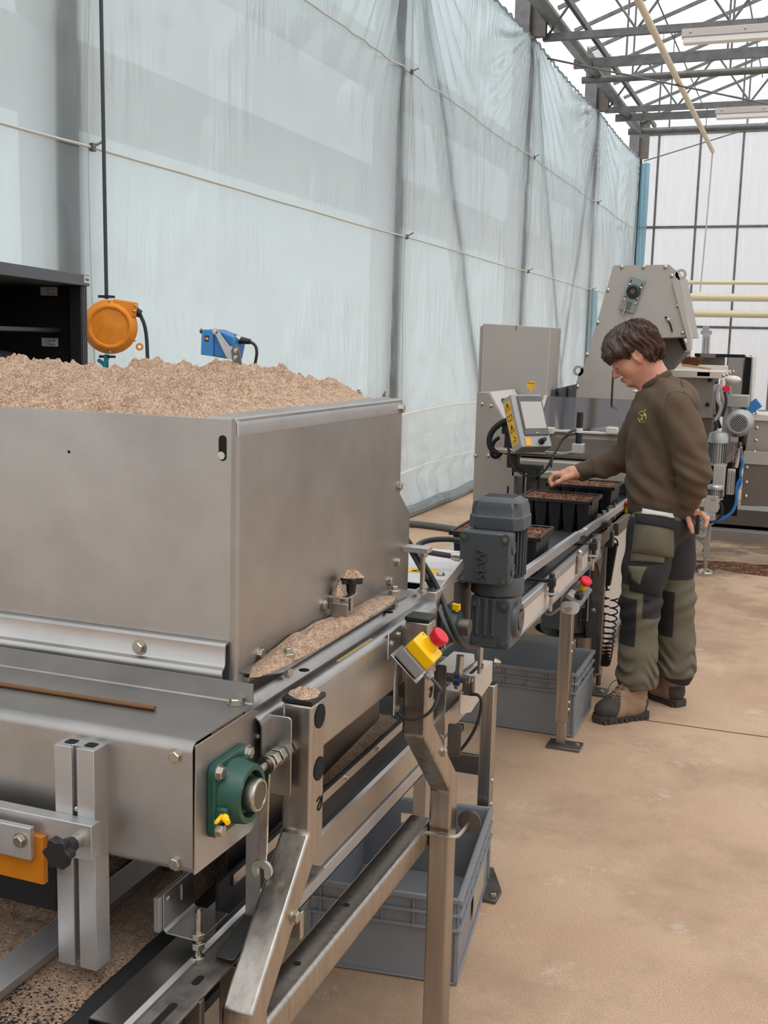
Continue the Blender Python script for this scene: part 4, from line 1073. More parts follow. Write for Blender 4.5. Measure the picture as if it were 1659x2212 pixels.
MB().prism(rrect(-.885, .45, .04, .10, .006), 'y', 2.99, 2.995).build('dark_flap', STEELD, de)
bolts(de, [(-.915, 2.965, .465), (-.93, 2.965, .44)], (0, -1, 0), .010)
MB().prism([(-.985, 2.86), (-.925, 2.86), (-.915, 2.93), (-.985, 2.95)], 'z', .40, .404).build('small_shelf', WPL, de)
bolts(de, [(-.945, 2.90, .404)], (0, 0, 1), .013)
B('shelf_post', STEEL, de, -.97, -.93, 2.88, 2.92, .22, .40, .003)
MB().cyl((-.98, 3.02, .63), (-.86, 3.02, .63), .013, n=12).cyl((-.90, 3.02, .63), (-.88, 3.02, .63), .022, n=6).build('cross_shaft', STEELD, de)
MB().cyl((-.888, 3.02, .60), (-.884, 3.02, .70), .012, n=10).build('blue_tag_lever', STEEL, de)
B('shaft_tag', mat('tag_blue', (30, 52, 110), .5), de, -.894, -.878, 3.0, 3.01, .615, .645, .002)
bolts(de, [(-.862, 3.02, .63), (-.80, 3.1, .67)], (1, 0, 0), .013, 'nut')
SEC = None

# leg under the discharge end
l3 = thing('conveyor_leg', 'square steel leg under the discharge end between the two crates', 'leg', (-.80, 3.06, 0))
B('tube', STEELB, l3, -.835, -.795, 3.085, 3.125, .012, .60, .004)
MB().prism([(-.765, 2.93), (-.725, 2.93), (-.725, 3.0), (-.785, 3.13), (-.86, 3.13), (-.86, 3.08), (-.785, 3.08)], 'z', 0, .012).build('foot_plate', STEELD, l3, .002)
bolts(l3, [(-.742, 2.962, .012)], (0, 0, 1), .012)
bolts(l3, [(-.795, 3.105, .30), (-.795, 3.105, .225)], (1, 0, 0), .008, 'dome')
# tie plate between the leg and the posts
o = MB().box(-1.2, -.80, 3.125, 3.145, .30, .36).build('tie_rail', STEELD, l3, .002)

# ------------------------------------------------ grey euro crates
def crate(name, label, loc, rot, L, Wd, H, handle=True):
    t = thing(name, label, 'crate', loc, 'grey stacking crates on the floor', rot=(0, 0, rot), local=True)
    a, b_, th = L / 2, Wd / 2, .004
    b = MB(); b.box(-a + .012, a - .012, -b_ + .012, b_ - .012, .004, .010)
    b.build('base', CRATE, t)
    B('base_rim', CRATE, t, -a + .006, a - .006, -b_ + .006, b_ - .006, 0, .012, .002)
    for s in (-1, 1):
        B('long_wall', CRATE, t, -a, a, s * (b_ - th / 2) - th / 2, s * (b_ - th / 2) + th / 2, .008, H - .004, .001)
        if handle and s > 0:
            hw, hz0, hz1 = .075, H - .085, H - .045
            x0, x1 = s * (a - th / 2) - th / 2, s * (a - th / 2) + th / 2
            w_ = MB().box(x0, x1, -b_, b_, .008, hz0).box(x0, x1, -b_, -hw, hz0, hz1).box(x0, x1, hw, b_, hz0, hz1).box(x0, x1, -b_, b_, hz1, H - .004)
            w_.build('short_wall', CRATE, t)
        else: B('short_wall', CRATE, t, s * (a - th / 2) - th / 2, s * (a - th / 2) + th / 2, -b_, b_, .008, H - .004, .001)
    e = .012
    rim = MB()
    for z0, z1, k in ((H - .012, H, e), (H - .048, H - .042, e), (H - .088, H - .082, e), (0.004, .010, e * .5)):
        rim.box(-a - k, a + k, b_, b_ + k, z0, z1).box(-a - k, a + k, -b_ - k, -b_, z0, z1).box(a, a + k, -b_, b_, z0, z1).box(-a - k, -a, -b_, b_, z0, z1)
    rim.build('rim', CRATE, t, .001)
    for k in range(7):
        x = -a + .03 + k * (L - .06) / 6
        for s in (-1, 1): B('rib', CRATE, t, x - .002, x + .002, min(s * b_, s * (b_ + .007)), max(s * b_, s * (b_ + .007)), H - .086, H - .01)
    for k in range(5):
        y = -b_ + .03 + k * (Wd - .06) / 4
        for s in (-1, 1): B('rib', CRATE, t, min(s * a, s * (a + .007)), max(s * a, s * (a + .007)), y - .002, y + .002, H - .086, H - .01)
    for sx in (-1, 1):
        for sy in (-1, 1): B('corner_rib', CRATE, t, sx * (a + .001) - .006, sx * (a + .001) + .006, sy * (b_ + .001) - .006, sy * (b_ + .001) + .006, .01, H - .084, .002)
    return t
c1 = crate('storage_crate', 'grey plastic crate standing under the hopper frame', (-.940, 2.748, 0), math.pi / 2 + .13, .56, .385, .235)
quad('paper_label', mat('torn_label', (176, 162, 142), .8, var=.3, vs_=30), c1, (0.06, -.1985, .10), (1, 0, 0), (0, 0, 1), .20, .105, .001)
c2 = crate('storage_crate', 'grey plastic crate under the tray conveyor beside the boot', (-1.095, 4.59, 0), 0, .60, .38, .275)

# ------------------------------------------------ tray conveyor
tc = thing('tray_conveyor', 'aluminium-edged belt conveyor carrying the black trays', 'conveyor', (-1.05, 5.0, 0))
Y0, Y1 = 3.30, 6.6
B('belt', BELT, tc, -1.24, -.82, Y0, Y1, .785, .795)
MB().bar((-.812, 3.30, .868), (-.812, 4.38, .850), .020, .034).build('guide_rail', ALU, tc, .003)
MB().bar((-.800, 4.46, .852), (-.800, 6.2, .822), .020, .034).build('guide_rail', ALU, tc, .003)
MB().bar((-.812, 4.34, .856), (-.800, 4.50, .856), .024, .014).build('guide_joint', ALU, tc)
B('edge_strip', BELT, tc, -.84, -.80, 3.25, 6.4, .782, .790)
B('outer_rail', ALU, tc, -.800, -.778, 3.25, 4.75, .776, .802, .003)
B('side_panel', WHITEP, tc, -.784, -.780, 3.25, 4.75, .715, .776, .001)
B('lower_rail', ALU, tc, -.793, -.775, 3.25, 4.75, .70, .716, .003)
B('outer_rail', STEELD, tc, -.82, -.78, 4.75, 6.5, .74, .80, .003)
B('side_rail', ALU, tc, -1.28, -1.245, Y0, Y1, .70, .80, .003)
for y in (3.5, 4.1, 4.7, 5.3, 5.9): MB().cyl((-1.3, y, .75), (-.81, y, .75), .02, n=14).build('roller', STEELD, tc)
B('leg', STEELB, tc, -1.35, -1.30, 3.6, 3.65, 0, .70); B('leg', STEELB, tc, -1.35, -1.30, 5.6, 5.65, 0, .70)
# post beyond the control box
po = B('leg', STEELD, tc, -.875, -.80, 5.02, 5.075, .10, .80, .003)
B('leg_inset', mat('slate_grey', (86, 88, 90), .5, .3), po, -.865, -.82, 5.012, 5.02, .16, .44, .002); bolts(po, [(-.84, 5.012, .40)], (0, -1, 0), .013, 'dome', 'screw')
B('foot_plate', STEELD, po, -.90, -.76, 4.99, 5.10, 0, .012, .002)
MB().cyl((-.835, 5.05, .012), (-.835, 5.05, .10), .012, n=12).build('foot_stud', BOLT, po)
bolts(po, [(-.785, 5.03, .012)], (0, 0, 1), .014)
# clamps with their black handles
for (px, py), dx in (((1192, 1258), .0), ((1283, 1180), .0)):
    q = W(px, py, x=-.76)
    c_ = MB().obox((q.x, q.y, q.z), (.026, .026, .03)).cyl((q.x, q.y, q.z - .05), (q.x, q.y, q.z + .032), .0095, n=10).build('rail_clamp', BLACK, tc, .003)
    MB().cyl((q.x - .10, q.y - .005, q.z + .006), (q.x + .012, q.y, q.z + .004), .006, n=10).build('clamp_arm', RUBBER, c_)
    MB().sphere((q.x - .10, q.y - .005, q.z + .006), .009, 10, 8).build('clamp_tip', BOLT, c_)
    B('clamp_bracket', ALU, c_, -.785, q.x + .02, q.y - .02, q.y + .02, q.z - .042, q.z - .034, .001)
    MB().cyl((q.x, q.y, q.z - .10), (q.x, q.y, q.z - .04), .006, n=8).build('clamp_pin', BOLT, c_)
for y in (4.20, 4.47): MB().cyl((-.768, y, .73), (-.768, y, .815), .011, .010, n=12).sphere((-.768, y, .815), .0125, 10, 6).build('guide_pin', BOLT, tc)
for y in (4.9, 5.02, 5.2): MB().cyl((-.80, y, .80), (-.80, y, .88), .007, n=8).build('guide_pin', BOLT, tc); MB().box(-.83, -.80, y + .02, y + .04, .80, .86).build('guide_stop', ALU, tc)
MB().tube([(-.83, 4.78, .815), (-.80, 4.80, .83), (-.77, 4.86, .83), (-.78, 4.94, .82), (-.82, 4.97, .81)], .014, n=8, smooth=2).build('lever_ring', mat('dark_cast', (58, 58, 60), .5, .6), tc)
B('drive_block', GREEN2, tc, -.80, -.77, 5.0, 5.06, .70, .775, .004)
B('drive_bracket', STEELD, tc, -.80, -.76, 5.1, 5.5, .74, .80, .003)
MB().prism([(4.76, .80), (4.9, .80), (4.9, .64), (4.86, .60), (4.78, .66)], 'x', -.80, -.794).build('bracket_plate', STEELD, tc, .001)
bolts(tc, [(-.794, 4.80, .77), (-.794, 4.86, .72)], (1, 0, 0), .011)
# emergency button at the far end of the rail
es2 = thing('stop_button_station', 'small red and yellow stop button beside the man on the far conveyor rail', 'switch', (-.78, 5.47, .77))
B('station_box', GREYP, es2, -.80, -.75, 5.43, 5.50, .74, .80, .005)
MB().cyl((-.775, 5.465, .80), (-.775, 5.465, .835), .018, n=18).build('button_collar', YEL, es2)
MB().lathe((-.775, 5.465, .83), (0, 0, 1), [(.014, 0), (.024, .004), (.025, .018), (.018, .024), (0, .025)], n=22).build('stop_button', RED, es2)

# ------------------------------------------------ control box on its own leg
lg = thing('control_post', 'square steel post carrying the grey start-stop box', 'post', (-.82, 4.29, 0))
B('tube', STEELB, lg, -.845, -.795, 4.265, 4.315, .105, .655, .003)
B('inner_tube', STEELB, lg, -.838, -.802, 4.272, 4.308, .012, .11, .003)
B('foot_plate', STEELD, lg, -.87, -.735, 4.235, 4.33, 0, .012, .002)
bolts(lg, [(-.755, 4.29, .012)], (0, 0, 1), .012)
bolts(lg, [(-.795, 4.29, z) for z in (.43, .395, .185, .155)], (1, 0, 0), .008, 'dome')
nb = Vector((.42, -.45, .79)).normalized(); ub = Vector((0, 1, 0)); ub = (ub - nb * ub.dot(nb)).normalized(); rb = ub.cross(nb)
mB = Matrix((rb, ub, nb)).transposed()
cc = W(1245, 1288, y=4.27)
cbx = thing('start_stop_box', 'grey control box with black switch and red stop button on the steel post', 'control box', cc)
def kb_(c, s_): return MB().obox(cc + mB @ Vector(c), s_, mB)
kb_((0, .01, -.02), (.075, .125, .05)).build('box_base', mat('slate_box', (92, 96, 100), .45), cbx, .006)
kb_((0, .01, .009), (.075, .125, .010)).build('box_lid', mat('slate_lid', (118, 120, 122), .45), cbx, .004)
kb_((-.018, -.015, .0148), (.028, .04, .001)).build('paper_label', PAPER, cbx)
MB().cyl(cc + mB @ Vector((.008, -.012, .012)), cc + mB @ Vector((.008, -.012, .03)), .017, n=20).obox(cc + mB @ Vector((.008, -.012, .034)), (.012, .034, .014), mB).build('rotary_switch', BLACK, cbx, .002)
MB().cyl(cc + mB @ Vector((.0, .042, .012)), cc + mB @ Vector((.0, .042, .05)), .0165, n=20).build('button_collar', YEL, cbx)
MB().lathe(cc + mB @ Vector((.0, .042, .044)), nb, [(.015, 0), (.022, .004), (.0235, .018), (.019, .023), (0, .024)], n=24).build('stop_button', RED, cbx)
MB().prism(rrect(cc.x - .012, cc.z - .035, .075, .05, .024), 'y', cc.y - .062, cc.y - .058).build('end_plate', WHITEP, cbx, .001)
MB().cyl((cc.x - .012, cc.y - .08, cc.z - .035), (cc.x - .012, cc.y - .058, cc.z - .035), .012, n=14).build('cable_gland', GREYP, cbx)
MB().tube([(cc.x - .008, cc.y - .09, cc.z - .02), (cc.x - .04, cc.y - .11, cc.z - .025), (cc.x - .075, cc.y - .10, cc.z - .06), (cc.x - .10, cc.y - .08, cc.z - .065), (cc.x - .12, cc.y - .0, cc.z - .06)], .006, n=8, smooth=2).build('cable', GREYP, cbx)

# ------------------------------------------------ blower in its steel drum behind the crate
bl = thing('side_channel_blower', 'grey blower motor standing in a round steel drum behind the far crate', 'blower', (-.965, 5.12, 0))
MB().lathe((-.965, 5.12, .08), (0, 0, 1), [(.0, 0), (.165, 0), (.165, .19), (.160, .19), (.160, .01), (0, .01)], n=48).build('drum', mat('satin_steel_drum', (170, 160, 152), .38, 1, var=.1), bl)
for a in (20, 140, 260): MB().cyl((-.965 + .15 * math.cos(math.radians(a)), 5.12 + .15 * math.sin(math.radians(a)), 0), (-.965 + .15 * math.cos(math.radians(a)), 5.12 + .15 * math.sin(math.radians(a)), .08), .012, n=10).build('leg', STEELD, bl)
im = MB().lathe((-.965, 5.12, .225), (0, 0, 1), [(0, 0), (.135, 0), (.14, .02), (.13, .04), (.07, .06), (0, .06)], n=48).build('impeller_cover', mat('dark_cast_aluminium', (78, 80, 82), .5, .5), bl)
tee = MB()
for k in range(44):
    a = 2 * math.pi * k / 44; d = Vector((math.cos(a), math.sin(a), 0)); tee.bar(Vector((-.965, 5.12, .247)) + d * .118, Vector((-.965, 5.12, .247)) + d * .143, .005, .03)
o = tee.build('cover_teeth', mat('dark_cast_aluminium', (78, 80, 82)), im); o['kind'] = 'stuff'
mo = MB().cyl((-.955, 5.10, .28), (-.955, 5.10, .62), .090, n=32).build('motor_body', mat('blower_grey', (104, 104, 104), .5, .4), bl)
for k in range(26):
    a = 2 * math.pi * k / 26; d = Vector((math.cos(a), math.sin(a), 0))
    MB().bar(Vector((-.955, 5.10, .31)) + d * .096, Vector((-.955, 5.10, .61)) + d * .096, .004, .014, d).build('cooling_fin', MATS['blower_grey'], mo)
B('terminal_box', MATS['blower_grey'], bl, -1.07, -.96, 4.95, 5.02, .30, .46, .008)
for z0, z1 in ((.262, .300), (.214, .250)): B('stand_bar', PALEP, bl, -1.30, -.88, 4.82, 4.84, z0, z1, .002)
for x in (-1.28, -.90): B('stand_leg', STEELD, bl, x, x + .03, 4.84, 4.87, 0, .30)
# name plate
npc = (-.862, 5.0, .48)
pl_ = B('type_plate', mat('plate_white', (196, 190, 186), .5), bl, -.895, -.860, 5.0, 5.004, .35, .60)
B('type_plate_blue', mat('plate_blue', (40, 46, 110), .5), pl_, -.893, -.866, 4.998, 5.0, .47, .588)
B('type_plate_black', mat('plate_black', (24, 18, 22), .5), pl_, -.893, -.866, 4.998, 5.0, .352, .47)
text('G-BH', pl_, 'plate_lettering', PAPER, (-.884, 4.997, .435), (0, 0, 1), (-1, 0, 0), .022)
B('plate_bracket', STEEL, bl, -.90, -.845, 4.99, 5.03, .612, .635, .001)
# white side panel on wheels further along
wp = thing('white_machine_panel', 'cream white machine side panel behind the man', 'panel', (-.84, 5.9, .2))
B('panel_sheet', WHITEP, wp, -.86, -.845, 5.24, 6.5, .17, .74, .002)
B('bottom_rail', ALU, wp, -.865, -.835, 5.24, 6.5, .14, .175, .003)
MB().cyl((-.85, 6.0, .012), (-.85, 6.0, .15), .014, n=12).lathe((-.85, 6.0, 0), (0, 0, 1), [(.035, 0), (.03, .012), (.014, .02)], n=16).build('levelling_foot', BOLT, wp)
MB().cyl((-.85, 5.3, .012), (-.85, 5.3, .15), .014, n=12).build('levelling_foot', BOLT, wp)
B('corner_block', WHITEP, wp, -.845, -.82, 5.25, 5.38, .17, .33, .002)
# air gun holster and coiled cable
ch = thing('coiled_cable', 'black coiled cable hanging beside the conveyor post', 'cable', (-.79, 5.1, .1))
pts = []
for k in range(34 * 10):
    t = k / 340; z = .50 - .40 * math.sin(math.pi * min(1, t * 1.02)) if False else 0
    s_ = t * 2 - 1
    zz = .12 + .33 * s_ * s_ if s_ > 0 else .12 + .36 * s_ * s_
    ax = -.79 + .03 * (s_ if s_ > 0 else s_ * .6)
    a = 2 * math.pi * k / 10
    pts.append((ax + .019 * math.cos(a), 5.12 + .019 * math.sin(a), zz + .002 * math.sin(a)))
MB().tube(pts, .0038, n=5).build('coil', RUBBER, ch)
MB().tube([(-.80, 5.12, .48), (-.81, 5.11, .55), (-.805, 5.11, .66), (-.80, 5.11, .80)], .005, n=6, smooth=2).build('lead', RUBBER, ch)
MB().prism([(-.815, .50), (-.785, .50), (-.765, .68), (-.765, .70), (-.815, .70)], 'y', 5.105, 5.14).build('holster', BLACK, ch, .004)
MB().tube([(-.80, 5.12, .70), (-.79, 5.12, .725), (-.765, 5.12, .72), (-.762, 5.12, .69)], .004, n=6, smooth=2).build('holster_ring', BLACK, ch)

# ------------------------------------------------ planting trays with soil
def make_tray():
    t = thing('planting_tray', None, 'tray', (0, 0, 0), 'black planting trays on the conveyor', local=True)
    L, D, H = .330, .272, .143
    r = MB()
    e = .010
    r.box(-L / 2, L / 2, -D / 2, -D / 2 + e, H - .016, H).box(-L / 2, L / 2, D / 2 - e, D / 2, H - .016, H).box(-L / 2, -L / 2 + e, -D / 2, D / 2, H - .016, H).box(L / 2 - e, L / 2, -D / 2, D / 2, H - .016, H)
    r.build('rim', TRAY, t, .002)
    me = None
    nx, ny_ = 5, 4
    for i in range(nx):
        for j in range(ny_):
            cx = -L / 2 + e + (L - 2 * e) * (i + .5) / nx; cy = -D / 2 + e + (D - 2 * e) * (j + .5) / ny_
            hw, hd = (L - 2 * e) / nx / 2 - .0012, (D - 2 * e) / ny_ / 2 - .0012
            if me is None:
                q = MB(); k = .66
                top = rrect(0, 0, hw * 2, hd * 2, .006, 2); bot = rrect(0, 0, hw * 2 * k, hd * 2 * k, .006, 2); n = len(top)
                q.v = [(x, y, H - .010) for x, y in top] + [(x, y, 0) for x, y in bot]
                q.f = [(a, n + a, n + (a + 1) % n, (a + 1) % n) for a in range(n)] + [tuple(range(n)), tuple(range(n, 2 * n))[::-1]]
                me = bpy.data.meshes.new('cell'); me.from_pydata(q.v, [], q.f); me.materials.append(TRAY)
                me.polygons.foreach_set('use_smooth', [True] * len(me.polygons)); me.set_sharp_from_angle(angle=.6)
            o = bpy.data.objects.new('cell', me); col.objects.link(o); o.parent = t; o.location = (cx, cy, 0)
    return t
tray0 = make_tray()
b = MB(); b.grid(lambda u, v: (-.156 + .312 * u, -.127 + .254 * v, .135 + .006 * noise.fractal((u * 30, v * 24, 3), .8, 2, 3)), 70, 56)
soil_me = b
spots = [((-.992, 3.875), .03, 'black cell tray of soil partly hidden by the gear motor', 'brown potting soil in the tray behind the gear motor'),
         ((-.992, 4.885), .0, 'black cell tray of soil under the reaching hand', 'brown potting soil under the reaching hand'),
         ((-.985, 5.43), .0, 'black cell tray of soil behind the one being touched', 'brown potting soil in the tray beyond the hand')
         ]
so = None
for i, ((x, y), a, lab, lab2) in enumerate(spots):
    o = tray0 if i == 0 else copy_tree(tray0)
    o.location = (x, y, .796); o.rotation_euler = (0, 0, a); o['label'] = lab
    if so is None: s_ = so = soil_me.build('potting_soil', SOIL, None, ang=60)
    else: s_ = so.copy(); col.objects.link(s_)
    s_.location = (x, y, .796); s_.rotation_euler = (0, 0, a)
    tag(s_, lab2, 'soil', 'soil in the planting trays', 'stuff')
# ============================================================ MACHINES FURTHER DOWN THE LINE
def front(poly, y):
    "outline on the plane facing the camera aisle at distance y, as (x, z) pairs"
    return [(W(px, py, y=y).x, W(px, py, y=y).z) for px, py in poly]
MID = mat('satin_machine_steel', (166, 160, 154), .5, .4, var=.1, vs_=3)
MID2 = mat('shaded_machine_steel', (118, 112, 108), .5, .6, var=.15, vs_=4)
# ---- gantry with its console over the tray conveyor
ga = thing('covering_gantry', 'steel gantry machine spanning the tray conveyor with a sloped console', 'machine', (-1.6, 6.2, 0))
pl = front([(1030, 848), (1056, 848), (1088, 908), (1112, 985), (1108, 1085)], 6.0)
pl = pl + [(pl[-1][0], 0), (pl[0][0] - .0, 0)]
MB().prism(pl, 'y', 6.0, 6.012).build('side_plate', MID, ga, .002)
MB().prism([(x, z) for x, z in pl], 'y', 6.02, 6.55).build('body', MID, ga, .002)
ga_b = [(W(px, py, y=6.0)) for px, py in ((1041, 873), (1060, 877), (1027, 985), (1054, 985), (1079, 989), (1104, 989))]
bolts(ga, ga_b, (0, -1, 0), .011, 'dome')
MB().prism(front([(1096, 1050), (1099, 1050), (1098, 1072), (1095, 1072)], 5.998), 'y', 5.996, 6.0).build('plate_slot', VOID, ga)
# console slope facing the aisle, with two black knobs
p0, p1_ = Vector((pl[1][0], 6.0, pl[1][1])), Vector((pl[2][0], 6.0, pl[2][1]))
dn = (p1_ - p0); L_ = dn.length; dn.normalize(); nn = Vector((0, 1, 0)).cross(dn) * -1
if nn.z < 0: nn = -nn
mS = Matrix((dn, Vector((0, 1, 0)), dn.cross(Vector((0, 1, 0))))).transposed()
mid_ = (p0 + p1_) / 2 + Vector((0, .28, 0))
cp = MB().obox(mid_ + nn * .003, (L_, .54, .006), mS).build('console_plate', mat('console_white', (205, 196, 192), .5), ga, .001)
for t_, y in ((.45, 6.16), (.92, 6.10)):
    c_ = p0 + dn * L_ * t_; c_.y = y
    MB().lathe(c_ + nn * .006, nn, [(.028, 0), (.028, .01), (.022, .012), (.021, .05), (.017, .054), (0, .054)], n=22).build('console_knob', BLACK, ga)
# beams over the belt
MB().prism([(6.0, .875), (6.0, .965), (6.01, .975), (6.08, .975), (6.08, .875)], 'x', -1.50, -.72).build('front_beam', MID, ga, .003)
MB().prism([(6.10, .98), (6.05, 1.10), (6.06, 1.135), (6.16, 1.135), (6.16, .98)], 'x', -1.48, -.72).build('trough_front', MID, ga, .003)
B('trough_rim', WHITEP, ga, -1.48, -.72, 6.03, 6.07, 1.13, 1.142, .002)
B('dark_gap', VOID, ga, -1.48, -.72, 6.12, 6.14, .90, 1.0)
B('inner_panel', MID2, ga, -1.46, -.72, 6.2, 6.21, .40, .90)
for px in (1185, 1322):
    q = W(px, 932, y=6.02); B('rim_clip', WHITEP, ga, q.x - .03, q.x + .03, 5.99, 6.06, q.z - .012, q.z + .022, .003)
q = W(1337, 955, y=5.98); MB().cyl((q.x, 5.98, q.z - .05), (q.x, 5.98, q.z + .05), .009, n=10).lathe((q.x, 5.98, q.z - .045), (0, 0, 1), [(.025, 0), (.025, .012), (.01, .015)], n=16).build('clamp_screw', BLACK, ga)
B('right_support', MID2, ga, -.80, -.72, 6.05, 6.2, 0, .90, .003)
# clear acrylic dust cover
ACR = bpy.data.materials.new('smoky_acrylic'); ACR.use_nodes = True
_N = ACR.node_tree.nodes; _L = ACR.node_tree.links; _N.remove(_N['Principled BSDF'])
_t = _N.new('ShaderNodeBsdfTransparent'); _t.inputs['Color'].default_value = (.52, .49, .50, 1)
_g = _N.new('ShaderNodeBsdfGlossy'); _g.inputs['Roughness'].default_value = .06; _g.inputs['Color'].default_value = (.9, .9, .95, 1)
_m = _N.new('ShaderNodeMixShader'); _m.inputs[0].default_value = .07
_L.new(_t.outputs[0], _m.inputs[1]); _L.new(_g.outputs[0], _m.inputs[2]); _L.new(_m.outputs[0], _N['Material Output'].inputs['Surface'])
MB().prism([(6.14, 1.14), (6.34, 1.31), (6.345, 1.305), (6.147, 1.137)], 'x', -1.42, -.74).build('dust_cover', ACR, ga)
for x in (-1.40, -.76): MB().bar((x, 6.14, 1.145), (x, 6.33, 1.312), .02, .012).build('cover_edge', PALEP, ga)
q = W(1390, 845, y=6.3); MB().cyl((q.x, 6.3, 1.30), (q.x, 6.3, 1.42), .012, n=10).lathe((q.x, 6.3, 1.352), (0, 0, 1), [(.055, 0), (.06, .008), (.05, .016), (0, .018)], n=24).build('hand_wheel', WHITEP, ga)
q = W(1322, 850, y=6.3); MB().cyl((q.x, 6.3, q.z - .08), (q.x, 6.3, q.z + .13), .006, n=6).build('thin_rod', BLACK, ga)
# dark cloth hanging on the far side
b = MB(); cl = [W(1192, 842, y=6.7), W(1243, 830, y=6.9), W(1236, 925, y=6.9), W(1208, 928, y=6.7)]
b.grid(lambda u, v: (cl[0].lerp(cl[1], u)).lerp(cl[3].lerp(cl[2], u), v) + Vector((.0, .03 * math.sin(u * 14), 0)), 24, 10)
o = b.build('dust_cloth', mat('charcoal_cloth', (66, 64, 64), .9, var=.3, vs_=20), None, ang=180)
m_ = o.modifiers.new('solid', 'SOLIDIFY'); m_.thickness = .004
tag(o, 'charcoal dust cloth hanging behind the touch panel', 'cloth')

# rail with pipe clamps, sensor stick, cables
rl = thing('sensor_arm', 'bright steel arm carrying a black upright sensor over the tray conveyor', 'sensor arm', (-1.2, 5.7, .98))
p0 = W(1128, 975, y=5.75); p1_ = W(1180, 978, y=5.72); p2_ = W(1225, 982, y=5.70); p3_ = W(1250, 970, y=5.70)
MB().cyl(p0 - Vector((.16, 0, 0)), p1_, .017, n=14).build('arm_tube', BOLT, rl)
MB().tube([p1_, p2_, p3_], .010, n=10, smooth=1).build('bent_rod', BOLT, rl)
B('rod_clamp', ALU, rl, p3_.x - .03, p3_.x + .03, 5.66, 5.72, p3_.z - .02, p3_.z + .03, .003)
MB().cyl((p3_.x, 5.69, p3_.z + .02), (p3_.x, 5.69, p3_.z + .19), .017, n=14).build('sensor_body', BLACK, rl)
MB().cyl((p3_.x, 5.69, p3_.z + .085), (p3_.x, 5.69, p3_.z + .11), .0178, n=14).build('sensor_label', PAPER, rl)
MB().tube([(p3_.x - .01, 5.69, p3_.z + .10), W(1222, 935, y=5.66), W(1195, 985, y=5.62), W(1180, 1015, y=5.62), W(1160, 1030, y=5.62), W(1130, 1028, y=5.65), W(1105, 1005, y=5.68), W(1097, 965, y=5.72)], .006, n=6, smooth=3).build('sensor_cable', CAB, rl)
MB().tube([(p3_.x - .01, 5.69, p3_.z + .085), W(1215, 945, y=5.66), W(1192, 990, y=5.6), W(1190, 1010, y=5.6)], .006, n=6, smooth=2).build('sensor_cable', CAB, rl)
q = W(1140, 1012, y=5.72)
MB().obox(q, (.16, .06, .04)).obox(q + Vector((.03, -.02, -.03)), (.05, .05, .06)).build('valve_block', BLACK, rl, .004)
MB().cyl(q + Vector((-.02, 0, 0)), q + Vector((-.02, 0, -.21)), .008, n=8).cyl(q + Vector((.06, 0, 0)), q + Vector((.06, 0, -.21)), .008, n=8).build('valve_stand', BLACK, rl)
MB().cyl(W(1145, 1020, y=5.7), W(1240, 1021, y=5.7), .009, n=8).build('cross_rod', BOLT, rl)

# touch panel on its bracket
hN = Vector((.72, -.69, 0)).normalized(); th = math.radians(26)
nP = hN * math.cos(th) + Vector((0, 0, 1)) * math.sin(th); uP = Vector((0, 0, 1)) * math.cos(th) - hN * math.sin(th); rP = uP.cross(nP)
mP = Matrix((rP, uP, nP)).transposed()
cP = W(1148, 908, y=5.62)
tp_ = thing('touch_panel', 'grey operator touch panel with yellow warning stickers on its side', 'control panel', cP)
def P3(x, y, z): return cP + mP @ Vector((x, y, z))
def pb(c, s_): return MB().obox(P3(*c), s_, mP)
HSG = mat('panel_housing', (160, 158, 156), .5, .3)
pb((0, 0, -.045), (.185, .29, .09)).build('housing', HSG, tp_, .004)
pb((.012, .025, .004), (.145, .215, .010)).build('bezel', mat('panel_bezel', (92, 92, 92), .45), tp_, .002)
pb((.012, .026, .0095), (.128, .148, .002)).build('screen', SCREEN, tp_)
pb((-.048, -.117, .002), (.034, .044, .003)).build('orange_sticker', mat('orange_sticker', (238, 168, 76), .6), tp_)
MB().lathe(P3(.03, -.118, 0), nP, [(.016, 0), (.016, .012), (.012, .016), (.011, .04), (0, .041)], n=18).build('key_switch', BLACK, tp_)
text('pro', tp_, 'screen_brand', PAPER, P3(.015, -.07, .0095), rP, uP, .014)
# stickers on the left flank
lN = -rP; lR = nP            # reading direction across the flank
sx = -.0928
for k, (y, kind) in enumerate(((.095, 'tri'), (.035, 'book'), (-.025, 'tri'), (-.085, 'hand'))):
    c_ = P3(sx, y, -.05)
    s_ = quad('warning_sticker', STICK, tp_, c_, lR, uP, .058, .058, .001)
    c2_ = P3(sx - .001, y, -.05)
    def F(a, b_): return c2_ + lR * a + uP * b_
    if kind == 'tri':
        MB().tube([F(-.021, -.018), F(.021, -.018), F(0, .02)], .0018, n=4, closed=True).build('triangle', INK, s_)
        MB().tube([F(0, -.01), F(0, .01)], .002, n=4).tube([F(-.005, .003), F(0, .011), F(.005, .003)], .0013, n=4).build('arrow', INK, s_)
    elif kind == 'book':
        MB().tube([F(-.021, .014), F(-.021, -.014), F(0, -.018), F(.021, -.014), F(.021, .014), F(0, .010)], .0018, n=4, closed=True).tube([F(0, .01), F(0, -.018)], .0014, n=4).build('book', INK, s_)
    else:
        MB().tube([F(-.012, -.02), F(-.008, -.006), F(.010, -.006), F(.012, -.02)], .0018, n=4).tube([F(.0, .014), F(.006, .012)], .003, n=5).tube([F(.012, .004), F(.016, .002)], .004, n=5).build('hand', INK, s_)
